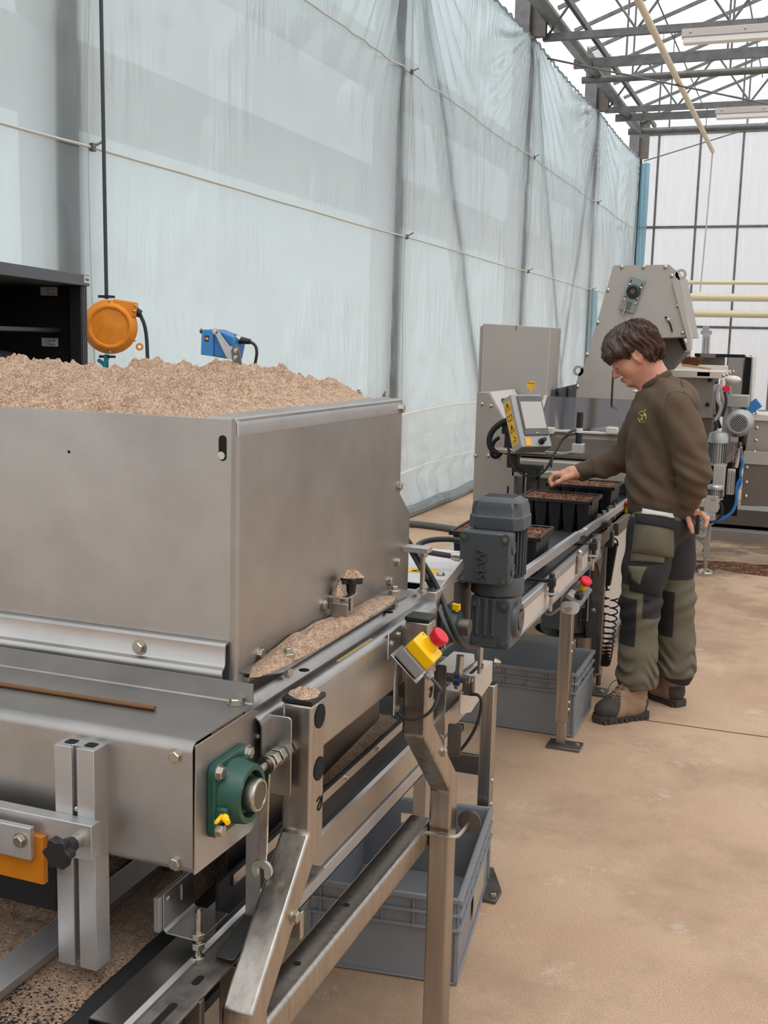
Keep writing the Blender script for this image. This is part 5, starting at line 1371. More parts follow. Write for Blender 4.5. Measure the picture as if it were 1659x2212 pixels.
# bracket, hose loop behind it
q = W(1108, 925, y=5.8)
MB().obox(q, (.10, .10, .06)).obox(q + Vector((0, 0, -.08)), (.07, .08, .12)).obox(q + Vector((.01, 0, -.17)), (.06, .06, .08)).build('swivel_bracket', BLACK, tp_, .006)
MB().tube([W(1118, 903, y=5.75), W(1085, 910, y=5.72), W(1058, 935, y=5.72), W(1056, 965, y=5.72), W(1075, 982, y=5.74), W(1098, 965, y=5.78)], .016, n=10, smooth=3).build('corrugated_hose', RUBBER, tp_)
MB().tube([W(1078, 945, y=5.78), W(1065, 955, y=5.76), W(1060, 985, y=5.76), W(1075, 990, y=5.78), W(1092, 965, y=5.8)], .010, n=10, smooth=2).build('corrugated_hose', RUBBER, tp_)
# plant label stuck on the panel
q = W(1147, 833, y=5.64); t = thing('plant_label', 'small yellow plant label stuck upright on the touch panel', 'label', (q.x, q.y, q.z - .035))
MB().prism([(q.x - .022, q.z + .022), (q.x + .022, q.z + .022), (q.x + .022, q.z - .006), (q.x + .012, q.z - .014), (q.x + .005, q.z - .018), (q.x + .003, q.z - .042), (q.x - .003, q.z - .042), (q.x - .004, q.z - .018), (q.x - .012, q.z - .014), (q.x - .022, q.z - .006)], 'y', q.y - .0008, q.y).build('label_card', STICK, t)
text('Romeo', t, 'lettering', INK, (q.x, q.y - .0012, q.z + .013), (1, 0, 0), (0, 0, 1), .013); text('4', t, 'lettering', INK, (q.x + .01, q.y - .0012, q.z - .002), (1, 0, 0), (0, 0, 1), .010)

# tall pale cabinet behind the console
x0, x1 = W(1043, 700, y=6.6).x, W(1190, 700, y=6.6).x
cbn = thing('tall_pale_cabinet', 'tall plain pale grey sheet-metal cabinet behind the touch panel', 'cabinet', ((x0 + x1) / 2, 6.75, 0))
MB().prism([(x0, .3), (x1 - .02, .3), (x1, 1.705), (x0 + .0, 1.72)], 'y', 6.6, 6.9).build('cabinet_body', PALEP, cbn, .003)
B('cabinet_plinth', MID2, cbn, x0 + .02, x1 - .04, 6.62, 6.88, 0, .3, .003)
B('door_seam', VOID, cbn, (x0 + x1) / 2 - .0015, (x0 + x1) / 2 + .0015, 6.5985, 6.6, 1.68, 1.712)
MB().prism([(x0 - .028, .31), (x0 - .008, .31), (x0 - .006, 1.71), (x0 - .022, 1.70)], 'y', 6.62, 6.9).build('side_sheet', PALEP, cbn)

# ---- bucket elevator
el = thing('soil_elevator', 'tall tapering steel elevator head rising behind the man', 'elevator', (-1.1, 7.4, 0))
ep = front([(1325, 573), (1446, 572), (1466, 592), (1492, 727), (1418, 729), (1400, 905), (1232, 930), (1240, 845), (1252, 800), (1262, 790)], 7.2)
MB().prism(ep, 'y', 7.2, 7.206).build('side_plate', PALEP, el)
MB().prism([(x * 1.0 + .0, z - .005) for x, z in ep], 'y', 7.206, 7.75).build('casing', MID, el)
# lugs with holes
for (px, py) in ((1249, 801), (1471, 593)):
    q = W(px, py, y=7.2); MB().lathe((q.x, 7.2, q.z), (0, 1, 0), [(.017, 0), (.034, 0), (.034, .006), (.017, .006)], n=28, close=True).build('lifting_lug', PALEP, el)
bolts(el, [W(px, py, y=7.2) for px, py in ((1343, 577), (1390, 577), (1437, 577), (1451, 596), (1464, 661), (1475, 719), (1313, 627), (1291, 697), (1268, 766), (1247, 835))], (0, -1, 0), .0135, 'dome')
a_ = math.radians(-17); qc = W(1366, 637, y=7.19)
mR = Matrix.Rotation(-a_, 3, 'Y')
bp_ = MB().obox((qc.x, 7.19, qc.z), (.095, .016, .215), mR).build('bearing_plate', mat('zinc_green_plate', (138, 150, 146), .45, .5), el, .002)
MB().lathe(qc + mR @ Vector((0, -.006, .02)), (0, -1, 0), [(.045, 0), (.042, .02), (.03, .024), (.028, .012), (0, .012)], n=28).build('bearing', GREEN2, bp_)
MB().cyl(qc + mR @ Vector((0, -.02, .02)), qc + mR @ Vector((0, -.035, .02)), .016, n=18).build('shaft', mat('rusty_shaft', (110, 74, 62), .6, .4), bp_)
bolts(bp_, [qc + mR @ Vector((sx_ * .036, -.008, sz_)) for sx_ in (-1, 1) for sz_ in (.055, -.012, -.045)], (0, -1, 0), .009, 'dome')
for sx_ in (-1, 1): MB().obox(qc + mR @ Vector((sx_ * .036, -.009, .03)), (.006, .003, .11), mR).build('plate_slot', VOID, bp_)
MB().obox(qc + mR @ Vector((.0, -.009, -.07)), (.035, .003, .05), mR).build('plate_window', MID2, bp_)
MB().cyl(qc + mR @ Vector((-.012, -.012, -.07)), qc + mR @ Vector((-.012, -.012, -.135)), .007, n=8).build('adjusting_bolt', BOLT, bp_)
MB().tube([W(1437, 684, y=7.195), W(1443, 692, y=7.195), W(1449, 703, y=7.195), W(1452, 717, y=7.195)], .005, n=6, smooth=2).build('curved_slot', VOID, el)
bolts(el, [W(1443, 691, y=7.195)], (0, -1, 0), .012, 'dome')
# chute behind, running down to the next machine
MB().prism(front([(1418, 728), (1466, 728), (1482, 760), (1445, 800), (1425, 770)], 7.5), 'y', 7.45, 7.8).build('chute', MID2, el)
MB().prism(front([(1462, 727), (1472, 727), (1483, 757), (1476, 757)], 7.4), 'y', 7.4, 7.46).build('chute_edge', VOID, el)
MB().prism(front([(1452, 610), (1463, 600), (1493, 728), (1491, 757), (1484, 757), (1483, 728)], 7.19), 'y', 7.185, 7.3).build('side_flange', mat('flange_pale', (180, 172, 166), .5, .2), el, .001)
for x in (-1.35, -.95): B('leg', MID2, el, x - .03, x + .03, 7.3, 7.36, 0, 1.2, .003)

# ---- potting machine at the far right
pm = thing('potting_machine', 'large steel potting machine with electrical cabinet behind the man', 'machine', (-.6, 8.5, 0))
def FB(name, m_, x0, y0, x1, y1, Y, d, par=None, bev=.003):
    "box whose camera-side face fills a pixel rectangle at distance Y and goes d further back"
    a = W(x0, y1, y=Y); b_ = W(x1, y0, y=Y)
    return B(name, m_, par or pm, a.x, b_.x, Y, Y + d, a.z, b_.z, bev)
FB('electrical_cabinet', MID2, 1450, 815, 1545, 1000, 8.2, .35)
dr = FB('cabinet_door', MID, 1462, 814, 1543, 900, 8.17, .03)
for px, py in ((1533, 821), (1528, 874)):
    q = W(px, py, y=8.17); MB().cyl((q.x, 8.15, q.z), (q.x, 8.17, q.z), .015, n=16).build('cabinet_lock', BLACK, dr)
FB('lower_cabinet', MID2, 1455, 905, 1530, 960, 8.22, .3)
q = W(1523, 945, y=8.2); MB().cyl((q.x, 8.18, q.z), (q.x, 8.22, q.z), .018, n=16).build('lower_lock', BLACK, pm)
tt = FB('table_top', WHITEP, 1440, 803, 1562, 814, 8.0, .9)
FB('back_ledge', WHITEP, 1440, 790, 1572, 800, 8.6, .06)
MB().prism([(W(1560, 0, y=8.0).x, 8.0), (W(1590, 0, y=8.0).x, 8.0), (W(1585, 0, y=8.7).x, 8.7), (W(1556, 0, y=8.7).x, 8.7)], 'z', W(1570, 815, y=8.0).z, W(1570, 805, y=8.0).z).build('table_side', WHITEP, pm, .002)
bolts(pm, [W(1563 + 7 * k, 812 - 3 * k, y=7.995) for k in range(4)], (0, -1, 0), .010, 'dome')
FB('ledge_box', PALEP, 1457, 757, 1487, 790, 8.7, .2)
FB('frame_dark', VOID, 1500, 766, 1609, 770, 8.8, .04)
FB('back_box', MID2, 1500, 768, 1565, 800, 8.85, .1); FB('back_panel', MID, 1557, 768, 1608, 1000, 8.9, .5); FB('back_panel_edge', VOID, 1606, 768, 1610, 1010, 8.88, .05)
FB('side_glass', mat('pale_guard', (196, 192, 190), .2, .1), 1612, 770, 1618, 1000, 8.9, .5)
MB().tube([W(1612, 770, y=8.85), W(1626, 772, y=8.85), W(1622, 860, y=8.85), W(1618, 960, y=8.85)], .008, n=6).build('guard_rod', BOLT, pm)
# pneumatic column on top
for x0_, y0_, x1_, y1_, m_ in ((1515, 722, 1534, 764, ALU), (1513, 714, 1537, 722, GREYP), (1517, 704, 1531, 714, GREYP), (1520, 728, 1523, 764, VOID), (1527, 728, 1530, 764, VOID), (1512, 764, 1545, 772, MID2)):
    FB('lift_column', m_, x0_, y0_, x1_, y1_, 8.72 if m_ is not VOID else 8.715, .06, bev=.002)
# motor facing the aisle, with its grille
def fan_motor(px, py, rpx, Y, nm):
    q = W(px, py, y=Y); r = (W(px + rpx, py, y=Y) - q).length
    o = MB().lathe((q.x, Y, q.z), (0, 1, 0), [(.0, .01), (r * .62, .0), (r * .72, .0), (r, r * .45), (r, r * 2.4), (r * .8, r * 2.5), (0, r * 2.5)], n=32).build(nm, mat('zinc_motor_cover', (172, 176, 174), .4, .6), pm)
    MB().cyl((q.x, Y - .002, q.z), (q.x, Y + .004, q.z), r * .6, n=28).build('fan_opening', VOID, o)
    g = MB()
    for k in range(-4, 5):
        h = math.sqrt(max(0, (r * .6) ** 2 - (k * r * .13) ** 2))
        for s_ in (-1, 1):
            d1 = Vector((.7071, 0, .7071 * s_)); d2 = Vector((-.7071 * s_, 0, .7071)); c_ = Vector((q.x, Y - .004, q.z)) + d2 * k * r * .13
            g.cyl(c_ - d1 * h, c_ + d1 * h, r * .025, n=5)
    g.build('fan_grille', MATS['zinc_motor_cover'], o)
    return q, r
q, r = fan_motor(1595, 915, 31, 7.75, 'fan_motor')
B('motor_terminal_box', MID, pm, q.x - .11, q.x + .045, 7.9, 8.1, q.z + .10, q.z + .18, .004)
def up_motor(px, ptop, pbot, wpx, Y):
    c_ = W(px, ptop, y=Y); zb = W(px, pbot, y=Y).z; r = (W(px + wpx / 2, ptop, y=Y) - c_).length
    h = c_.z - zb
    o = MB().lathe((c_.x, Y, zb), (0, 0, 1), [(r * 1.05, 0), (r * 1.05, h * .04), (r * .82, h * .06), (r * .82, h * .68), (r, h * .68), (r, h * .85), (r * .86, h * .96), (r * .4, h), (0, h)], n=30).build('vertical_motor', mat('zinc_motor_cover', (172, 176, 174)), pm)
    for k in range(20):
        a = 2 * math.pi * k / 20; d = Vector((math.cos(a), math.sin(a), 0))
        MB().bar(Vector((c_.x, Y, zb + h * .08)) + d * r * .88, Vector((c_.x, Y, zb + h * .66)) + d * r * .88, .004, r * .16, d).build('cooling_fin', GALV, o)
    return c_, zb, r
up_motor(1553, 932, 1005, 44, 7.7)
FB('gear_housing', PALEP, 1537, 1006, 1566, 1075, 7.62, .16)
up_motor(1546, 1046, 1078, 36, 7.55)
FB('gear_foot', PALEP, 1520, 1072, 1552, 1105, 7.5, .2)
FB('cylinder_body', ALU, 1568, 1015, 1588, 1068, 7.75, .08)
for x_ in (1572, 1578, 1584): FB('cylinder_groove', MID2, x_, 1020, x_ + 2, 1066, 7.745, .005, bev=0)
FB('piston_rod', BOLT, 1582, 955, 1587, 1015, 7.78, .02); FB('rod_head', GREYP, 1577, 944, 1594, 955, 7.77, .06)
# cluttered frame, hoses and struts between the motors
rnd = random.Random(3)
for k, (a, b_, m_) in enumerate((((1548, 825), (1551, 905), BLACK), ((1560, 820), (1558, 900), WHITEP), ((1556, 840), (1572, 840), BLACK), ((1576, 835), (1576, 900), MID), ((1570, 990), (1590, 968), MID), ((1566, 1000), (1585, 985), MID), ((1600, 965), (1590, 1010), WHITEP), ((1605, 960), (1612, 905), BLACK), ((1615, 930), (1625, 905), BLACK), ((1598, 955), (1604, 1010), MID2), ((1545, 895), (1556, 925), BLACK))):
    Y = 7.95 + .05 * (k % 3)
    MB().cyl(W(*a, y=Y), W(*b_, y=Y), .013, n=8).build('strut', m_, pm)
for pts, m_, r_ in (([(1553, 830), (1547, 862), (1560, 880), (1548, 905), (1540, 910)], GREYP, .012), ([(1540, 905), (1548, 915), (1546, 930)], BLACK, .012), ([(1565, 845), (1570, 870), (1560, 900)], BLACK, .01), ([(1600, 985), (1606, 1000), (1598, 1020), (1602, 1045), (1590, 1060)], AIRBLUE, .008), ([(1602, 1030), (1590, 1050), (1592, 1085), (1580, 1110), (1560, 1120), (1535, 1130)], AIRBLUE, .01), ([(1520, 1128), (1550, 1128), (1562, 1105), (1556, 1085)], BLACK, .01)):
    MB().tube([W(a, b_, y=7.6) for a, b_ in pts], r_, n=6, smooth=3).build('hose', m_, pm)
q = W(1571, 839, y=7.8); MB().cyl((q.x, 7.75, q.z), (q.x, 7.8, q.z), .02, n=16).cyl((q.x - .03, 7.8, q.z), (q.x + .01, 7.8, q.z), .018, n=12).build('red_stop', RED, pm)
MB().lathe((W(1551, 838, y=7.85).x, 7.85, W(1551, 838, y=7.85).z), (0, -1, 0), [(.03, 0), (.03, .01), (.015, .014), (0, .014)], n=20).build('gauge', PALEP, pm)
q = W(1583, 820, y=7.9); MB().sphere(q, .05, 12, 8, (1.1, .8, .55)).build('clear_cap', mat('milky_cap', (214, 208, 206), .25), pm)
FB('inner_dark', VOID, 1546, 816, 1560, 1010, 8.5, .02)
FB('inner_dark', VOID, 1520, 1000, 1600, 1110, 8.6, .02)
# long base, leg with foot
FB('base_beam', MID2, 1495, 1108, 1700, 1135, 9.74, .3); FB('base_gap', VOID, 1495, 1135, 1700, 1142, 9.78, .2); FB('base_rail', MID, 1495, 1142, 1700, 1156, 9.74, .3); FB('base_rail', MID, 1495, 1156, 1700, 1172, 9.70, .3)
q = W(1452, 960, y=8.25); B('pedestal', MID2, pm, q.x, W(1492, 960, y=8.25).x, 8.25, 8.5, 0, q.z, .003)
FB('leg', MID, 1518, 1130, 1536, 1205, 8.2, .06, bev=.004)
c_ = W(1525, 1205, y=8.22); MB().cyl((c_.x, 8.22, .02), (c_.x, 8.22, c_.z + .02), .016, n=10).lathe((c_.x, 8.22, 0), (0, 0, 1), [(.06, 0), (.055, .015), (.02, .03)], n=20).build('levelling_foot', BOLT, pm)
MB().bar(W(1492, 1165, y=8.25), W(1520, 1185, y=8.22), .03, .05).bar(W(1492, 1165, y=8.25), W(1494, 1135, y=8.25), .03, .05).build('leg_brace', WHITEP, pm)
FB('leg_head', PALEP, 1514, 1112, 1542, 1132, 8.1, .2)
FB('green_box', mat('green_plastic', (34, 96, 58), .5), 1494, 1108, 1512, 1135, 8.15, .15)
# hopper at the picture edge
rh = thing('feed_hopper', 'steel feed hopper with rivets at the right end of the line', 'hopper', (-.1, 8.7, .5))
hp = front([(1620, 905), (1800, 905), (1800, 992), (1608, 988)], 8.5)
MB().prism(hp, 'y', 8.5, 9.1).build('upper_bin', MID, rh, .003)
FB('bin_rim', WHITEP, 1616, 903, 1800, 908, 8.48, .65, rh)
hp = front([(1608, 985), (1800, 985), (1800, 1100), (1600, 1092)], 8.45)
MB().prism(hp, 'y', 8.45, 9.1).build('lower_bin', MID2, rh, .003)
FB('bin_band', PALEP, 1604, 985, 1800, 1002, 8.44, .02, rh)
FB('inner_wall', MID2, 1636, 893, 1800, 905, 9.0, .05, rh)
bolts(rh, [W(px, py, y=8.45) for px, py in ((1635, 925), (1633, 952), (1630, 977), (1613, 1010), (1612, 1042), (1611, 1072))], (0, -1, 0), .014, 'dome')
for x in (.25, .7): B('bin_leg', MID2, rh, x, x + .06, 9.0, 9.06, 0, .52)
s2 = thing('level_sensor', 'small blue level sensor on a bracket above the far hopper', 'sensor', W(1635, 893, y=8.5))
q = W(1627, 878, y=8.5); MB().obox(q, (.10, .07, .075), Matrix.Rotation(-.7, 3, 'Y')).build('sensor_body', BLUE, s2, .004)
MB().bar(W(1630, 883, y=8.52), W(1636, 905, y=8.52), .04, .012).build('sensor_bracket', ALU, s2)
MB().tube([q + Vector((-.04, 0, -.03)), W(1612, 893, y=8.5), W(1604, 905, y=8.5)], .008, n=6, smooth=2).build('sensor_cable', CAB, s2)
for cx_, cy_, rx_, ry_, h_, sd_, lab in ((-.30, 8.55, .42, .20, .03, 3.1, 'dark potting soil spilled below the feed hopper'), (-.62, 8.35, .12, .10, .02, 6.2, 'small crumbly heap of soil round the levelling foot')):
    tag(lump((cx_, cy_, .001), rx_, ry_, h_, sd_, n=48, jag=.8).build('spilled_soil', SOIL, None, ang=60), lab, 'soil', kind='stuff')
# brush left on top
q = W(1495, 789, y=8.15)
br = thing('hand_brush', 'brown bristle hand brush lying upside down on the machine table', 'brush', q)
d_ = (W(1537, 798, y=8.1) - W(1474, 787, y=8.15)).normalized()
MB().bar(W(1474, 788, y=8.15), W(1512, 793, y=8.12), .055, .018).bar(W(1510, 793, y=8.12), W(1537, 797, y=8.1), .025, .016).build('brush_handle', mat('pale_wood', (186, 154, 116), .6), br, .006)
bb = MB(); rr_ = random.Random(5)
for k in range(420):
    t_ = rr_.random(); p_ = W(1475, 786, y=8.15).lerp(W(1508, 790, y=8.12), t_) + Vector((0, (rr_.random() - .5) * .05, 0))
    e_ = p_ + Vector(((rr_.random() - .5) * .02 + (t_ - .5) * .05, (rr_.random() - .5) * .03, .045 + .012 * rr_.random()))
    bb.cyl(p_, e_, .0022, .0014, n=4)
o = bb.build('bristles', mat('coir_bristle', (122, 74, 44), .9), br); o['kind'] = 'stuff'

# ============================================================ LEFT SIDE: cabinet, reel, sensor
cabn = thing('steel_cabinet', 'black open-fronted steel cabinet standing left beside the film wall', 'cabinet', (-2.93, 4.1, 0), rot=(0, 0, math.radians(13.4)), local=True)
for nm, a in (('side_wall', (-.45, 0, -.02, 0, 0, 1.845)), ('side_wall', (-.45, 0, -1.0, -.98, 0, 1.845)), ('back_wall', (-.46, -.45, -1.0, 0, 0, 1.845)), ('floor_panel', (-.45, 0, -.98, -.02, .05, .07)), ('mid_shelf', (-.44, -.03, -.98, -.02, 1.16, 1.18)), ('mid_shelf', (-.44, -.03, -.98, -.02, .6, .62))):
    B(nm, DARKC, cabn, *a, .002)
B('top_panel', mat('cabinet_top_grey', (84, 88, 92), .5), cabn, -.46, .012, -1.0, .002, 1.80, 1.846, .002)
for x0_, x1_ in ((-.012, .0), (-.045, -.03), (-.075, -.06)): B('door_edge', DARKC, cabn, x0_, x1_, -.075 - x0_, -.055 - x0_, .05, 1.80, .002) if False else None
B('front_post', DARKC, cabn, -.05, .004, -.075, -.02, .05, 1.80, .003)
for yy in (-.066, -.048, -.03): B('post_ridge', mat('post_ridge_grey', (62, 62, 64), .4), cabn, .004, .009, yy - .005, yy + .005, .06, 1.795, .002)
for zz in (1.775, 1.558):
    s_ = B('paper_tag', PAPER, cabn, -.20, -.125, -.0218, -.0205, zz - .018, zz + .018)
    text('RS 17' if zz > 1.7 else 'R.F. 90', s_, 'tag_lettering', INK, (-.155, -.0225, zz + .007), (1, 0, 0), (0, 0, 1), .013)
    text('16.2 mm' if zz > 1.7 else '1.3 mm', s_, 'tag_lettering', INK, (-.155, -.0225, zz - .009), (1, 0, 0), (0, 0, 1), .011)
s_ = B('paper_tag', PAPER, cabn, .0125, .0135, -.062, -.001, 1.812, 1.842)
text('Rokel', s_, 'tag_lettering', INK, (.014, -.031, 1.827), (0, 1, 0), (0, 0, 1), .018)
B('hanging_rail', mat('dark_rail', (74, 74, 78), .35, .6), cabn, -.12, -.10, -.98, -.02, 1.60, 1.62, .004)
for k in range(8): B('shelf_hole', VOID, cabn, -.118, -.106, -.0212, -.0205, 1.34 + k * .022, 1.352 + k * .022)
dru = MB().lathe((-.20, -.98, 1.335), (0, 1, 0), [(0, 0), (.19, 0), (.19, .56), (.17, .60), (.1, .62), (0, .62)], n=40).build('steel_roller', mat('roller_steel', (160, 160, 162), .35, 1), None)
dru.location = (-2.93, 4.1, 0); dru.rotation_euler = (0, 0, math.radians(13.4))
tag(dru, 'bare steel drum lying in the black cabinet', 'drum')

rc = W(238, 706, y=4.5)
re_ = thing('hose_reel', 'round orange cable reel hanging beside the black cabinet', 'reel', rc)
nR = Vector((.50, -.86, 0)).normalized(); rR = Vector((0, 0, 1)).cross(nR) * -1
rR = nR.cross(Vector((0, 0, 1))) * -1
rR = Vector((0, 0, 1)).cross(nR)
MB().lathe(rc - nR * .06, nR, [(0, 0), (.118, 0), (.125, .02), (.127, .06), (.121, .085), (.098, .112), (.09, .112), (.083, .104), (.04, .106), (0, .108)], n=56).build('reel_case', ORANGE, re_)
MB().obox(rc + rR * .07 + Vector((0, 0, .088)) - nR * .01, (.11, .09, .07), Matrix((rR, nR, Vector((0, 0, 1)))).transposed() @ Matrix.Rotation(.12, 3, 'Y')).build('outlet_arm', ORANGE, re_, .006)
bolts(re_, [rc + nR * .04 + rR * a + Vector((0, 0, c)) for a, c in ((0, .118), (.0, -.118), (.115, -.06), (.12, .10), (.115, .075))], nR, .006, 'dome', 'screw')
MB().cyl(rc + rR * .118 + Vector((0, 0, .075)), rc + rR * .142 + Vector((0, 0, .062)), .022, .018, n=14).build('outlet_rubber', BLACK, re_)
MB().lathe(rc + rR * .135 - Vector((0, 0, .09)), nR, [(.009, 0), (.018, 0), (.018, .01), (.009, .01)], n=18, close=True).build('eyelet', ORANGE, re_)
MB().tube([rc + rR * .138 + Vector((0, 0, .064)), rc + rR * .165 + Vector((0, 0, .0)), rc + rR * .172 + Vector((0, 0, -.12)), rc + rR * .178 + Vector((0, 0, -.5)), rc + rR * .18 + Vector((0, 0, -1.2)), rc + rR * .1 + Vector((0, -.1, -1.6))], .009, n=8, smooth=3).build('reel_cable', mat('dark_teal_cable', (36, 56, 58), .5), re_)
MB().tube([rc + Vector((-.02, 0, -.13)), rc + Vector((-.03, 0, -.2)), rc + Vector((-.02, .02, -.4)), rc + Vector((0, .02, -1.0))], .012, n=8, smooth=2).build('teal_hose', TEAL, re_)
MB().tube([rc + Vector((-.10, .05, -.16)), rc + Vector((-.05, .03, -.18)), rc + Vector((-.01, 0, -.25)), rc + Vector((.0, 0, -.4))], .010, n=8, smooth=2).build('teal_hose', TEAL, re_)
MB().cyl(rc - nR * .02 + Vector((-.02, 0, .13)), rc - nR * .02 + Vector((-.045, 0, 3.6)), .009, n=8).build('hanging_rod', mat('rod_dark', (58, 58, 60), .5), re_)
MB().cyl(rc + Vector((-.02, 0, -.13)), rc + Vector((-.01, 0, -1.6)), .007, n=8).build('lower_rod', MATS['rod_dark'], re_)
MB().obox(rc - nR * .02 + Vector((-.02, 0, .14)), (.06, .05, .012)).obox(rc - nR * .02 + Vector((-.02, 0, -.14)), (.06, .05, .012)).build('rod_bracket', BLACK, re_)

# level sensor behind the hopper
SY = 2.26
sn = thing('blue_level_sensor', 'blue level sensor on a grey bracket above the heaped sand', 'sensor', W(520, 860, y=SY))
sp_ = front([(436, 712), (463, 711), (504, 727), (508, 745), (501, 777), (436, 766)], SY)
MB().prism(sp_, 'y', SY, SY + .05).build('sensor_body', BLUE, sn, .003)
MB().prism(front([(436, 714), (461, 714), (461, 770), (434, 766)], SY - .003), 'y', SY - .004, SY).build('sensor_face', mat('sensor_face_blue', (56, 128, 192), .4), sn, .001)
q = W(447, 731, y=SY - .004); MB().obox(q - Vector((0, .0005, 0)), (.010, .001, .013)).build('sensor_badge', INK, sn); MB().cyl(q - Vector((0, .001, 0)), q - Vector((0, .0018, 0)), .0038, n=14).build('badge_ring', mat('badge_orange', (226, 120, 40), .5), sn); MB().cyl(q - Vector((-.003, .001, .002)), q - Vector((-.003, .0021, .002)), .0018, n=10).build('badge_dot', PAPER, sn)
MB().prism(front([(462, 713), (470, 713), (497, 748), (504, 748), (504, 776), (492, 776)], SY - .006), 'y', SY - .008, SY - .005).build('bracket_side', ALU, sn)
bolts(sn, [W(465, 716, y=SY - .008)], (0, -1, 0), .007); bolts(sn, [W(435, 715, y=SY - .002)], (-1, 0, 0), .006)
MB().prism(front([(500, 758), (504, 748), (512, 745), (518, 753), (530, 832), (531, 860), (515, 860), (510, 832)], SY - .012), 'y', SY - .015, SY - .011).build('bracket_strap', GALV, sn, .001)
bolts(sn, [W(510, 757, y=SY - .015), W(509, 773, y=SY - .015)], (0, -1, 0), .006)
quad('strap_sticker', PAPER, sn, W(517, 800, y=SY - .0165), (1, 0, .25), (-.25, 0, 1), .016, .009, .0006)
text('SPACE', sn, 'sticker_lettering', INK, W(517, 800, y=SY - .0172), (1, 0, .25), (-.25, 0, 1), .0048)
MB().cyl(W(505, 730, y=SY + .025), W(512, 731, y=SY + .025), .008, n=12).cyl(W(520, 735, y=SY + .025), W(540, 738, y=SY + .025), .0085, .0062, n=12).build('connector', BLACK, sn)
MB().cyl(W(511, 731, y=SY + .025), W(521, 735, y=SY + .025), .0088, n=14).build('connector_ring', BOLT, sn)
MB().tube([W(540, 738, y=SY + .025), W(552, 745, y=SY + .025), W(556, 762, y=SY + .025), W(549, 795, y=SY + .025), W(543, 830, y=SY + .025), W(540, 880, y=SY + .02)], .0036, n=8, smooth=3).build('sensor_cable', CAB, sn)
# grey conduit on the floor by the wall
tag(MB().tube([W(870, 1130, z=.03), W(920, 1134, z=.03), W(975, 1142, z=.03), W(1010, 1148, z=.03)], .028, n=10, smooth=1).build('floor_conduit', mat('conduit_grey', (92, 92, 92), .6), None), 'grey bound conduit lying on the floor near the film wall', 'conduit')
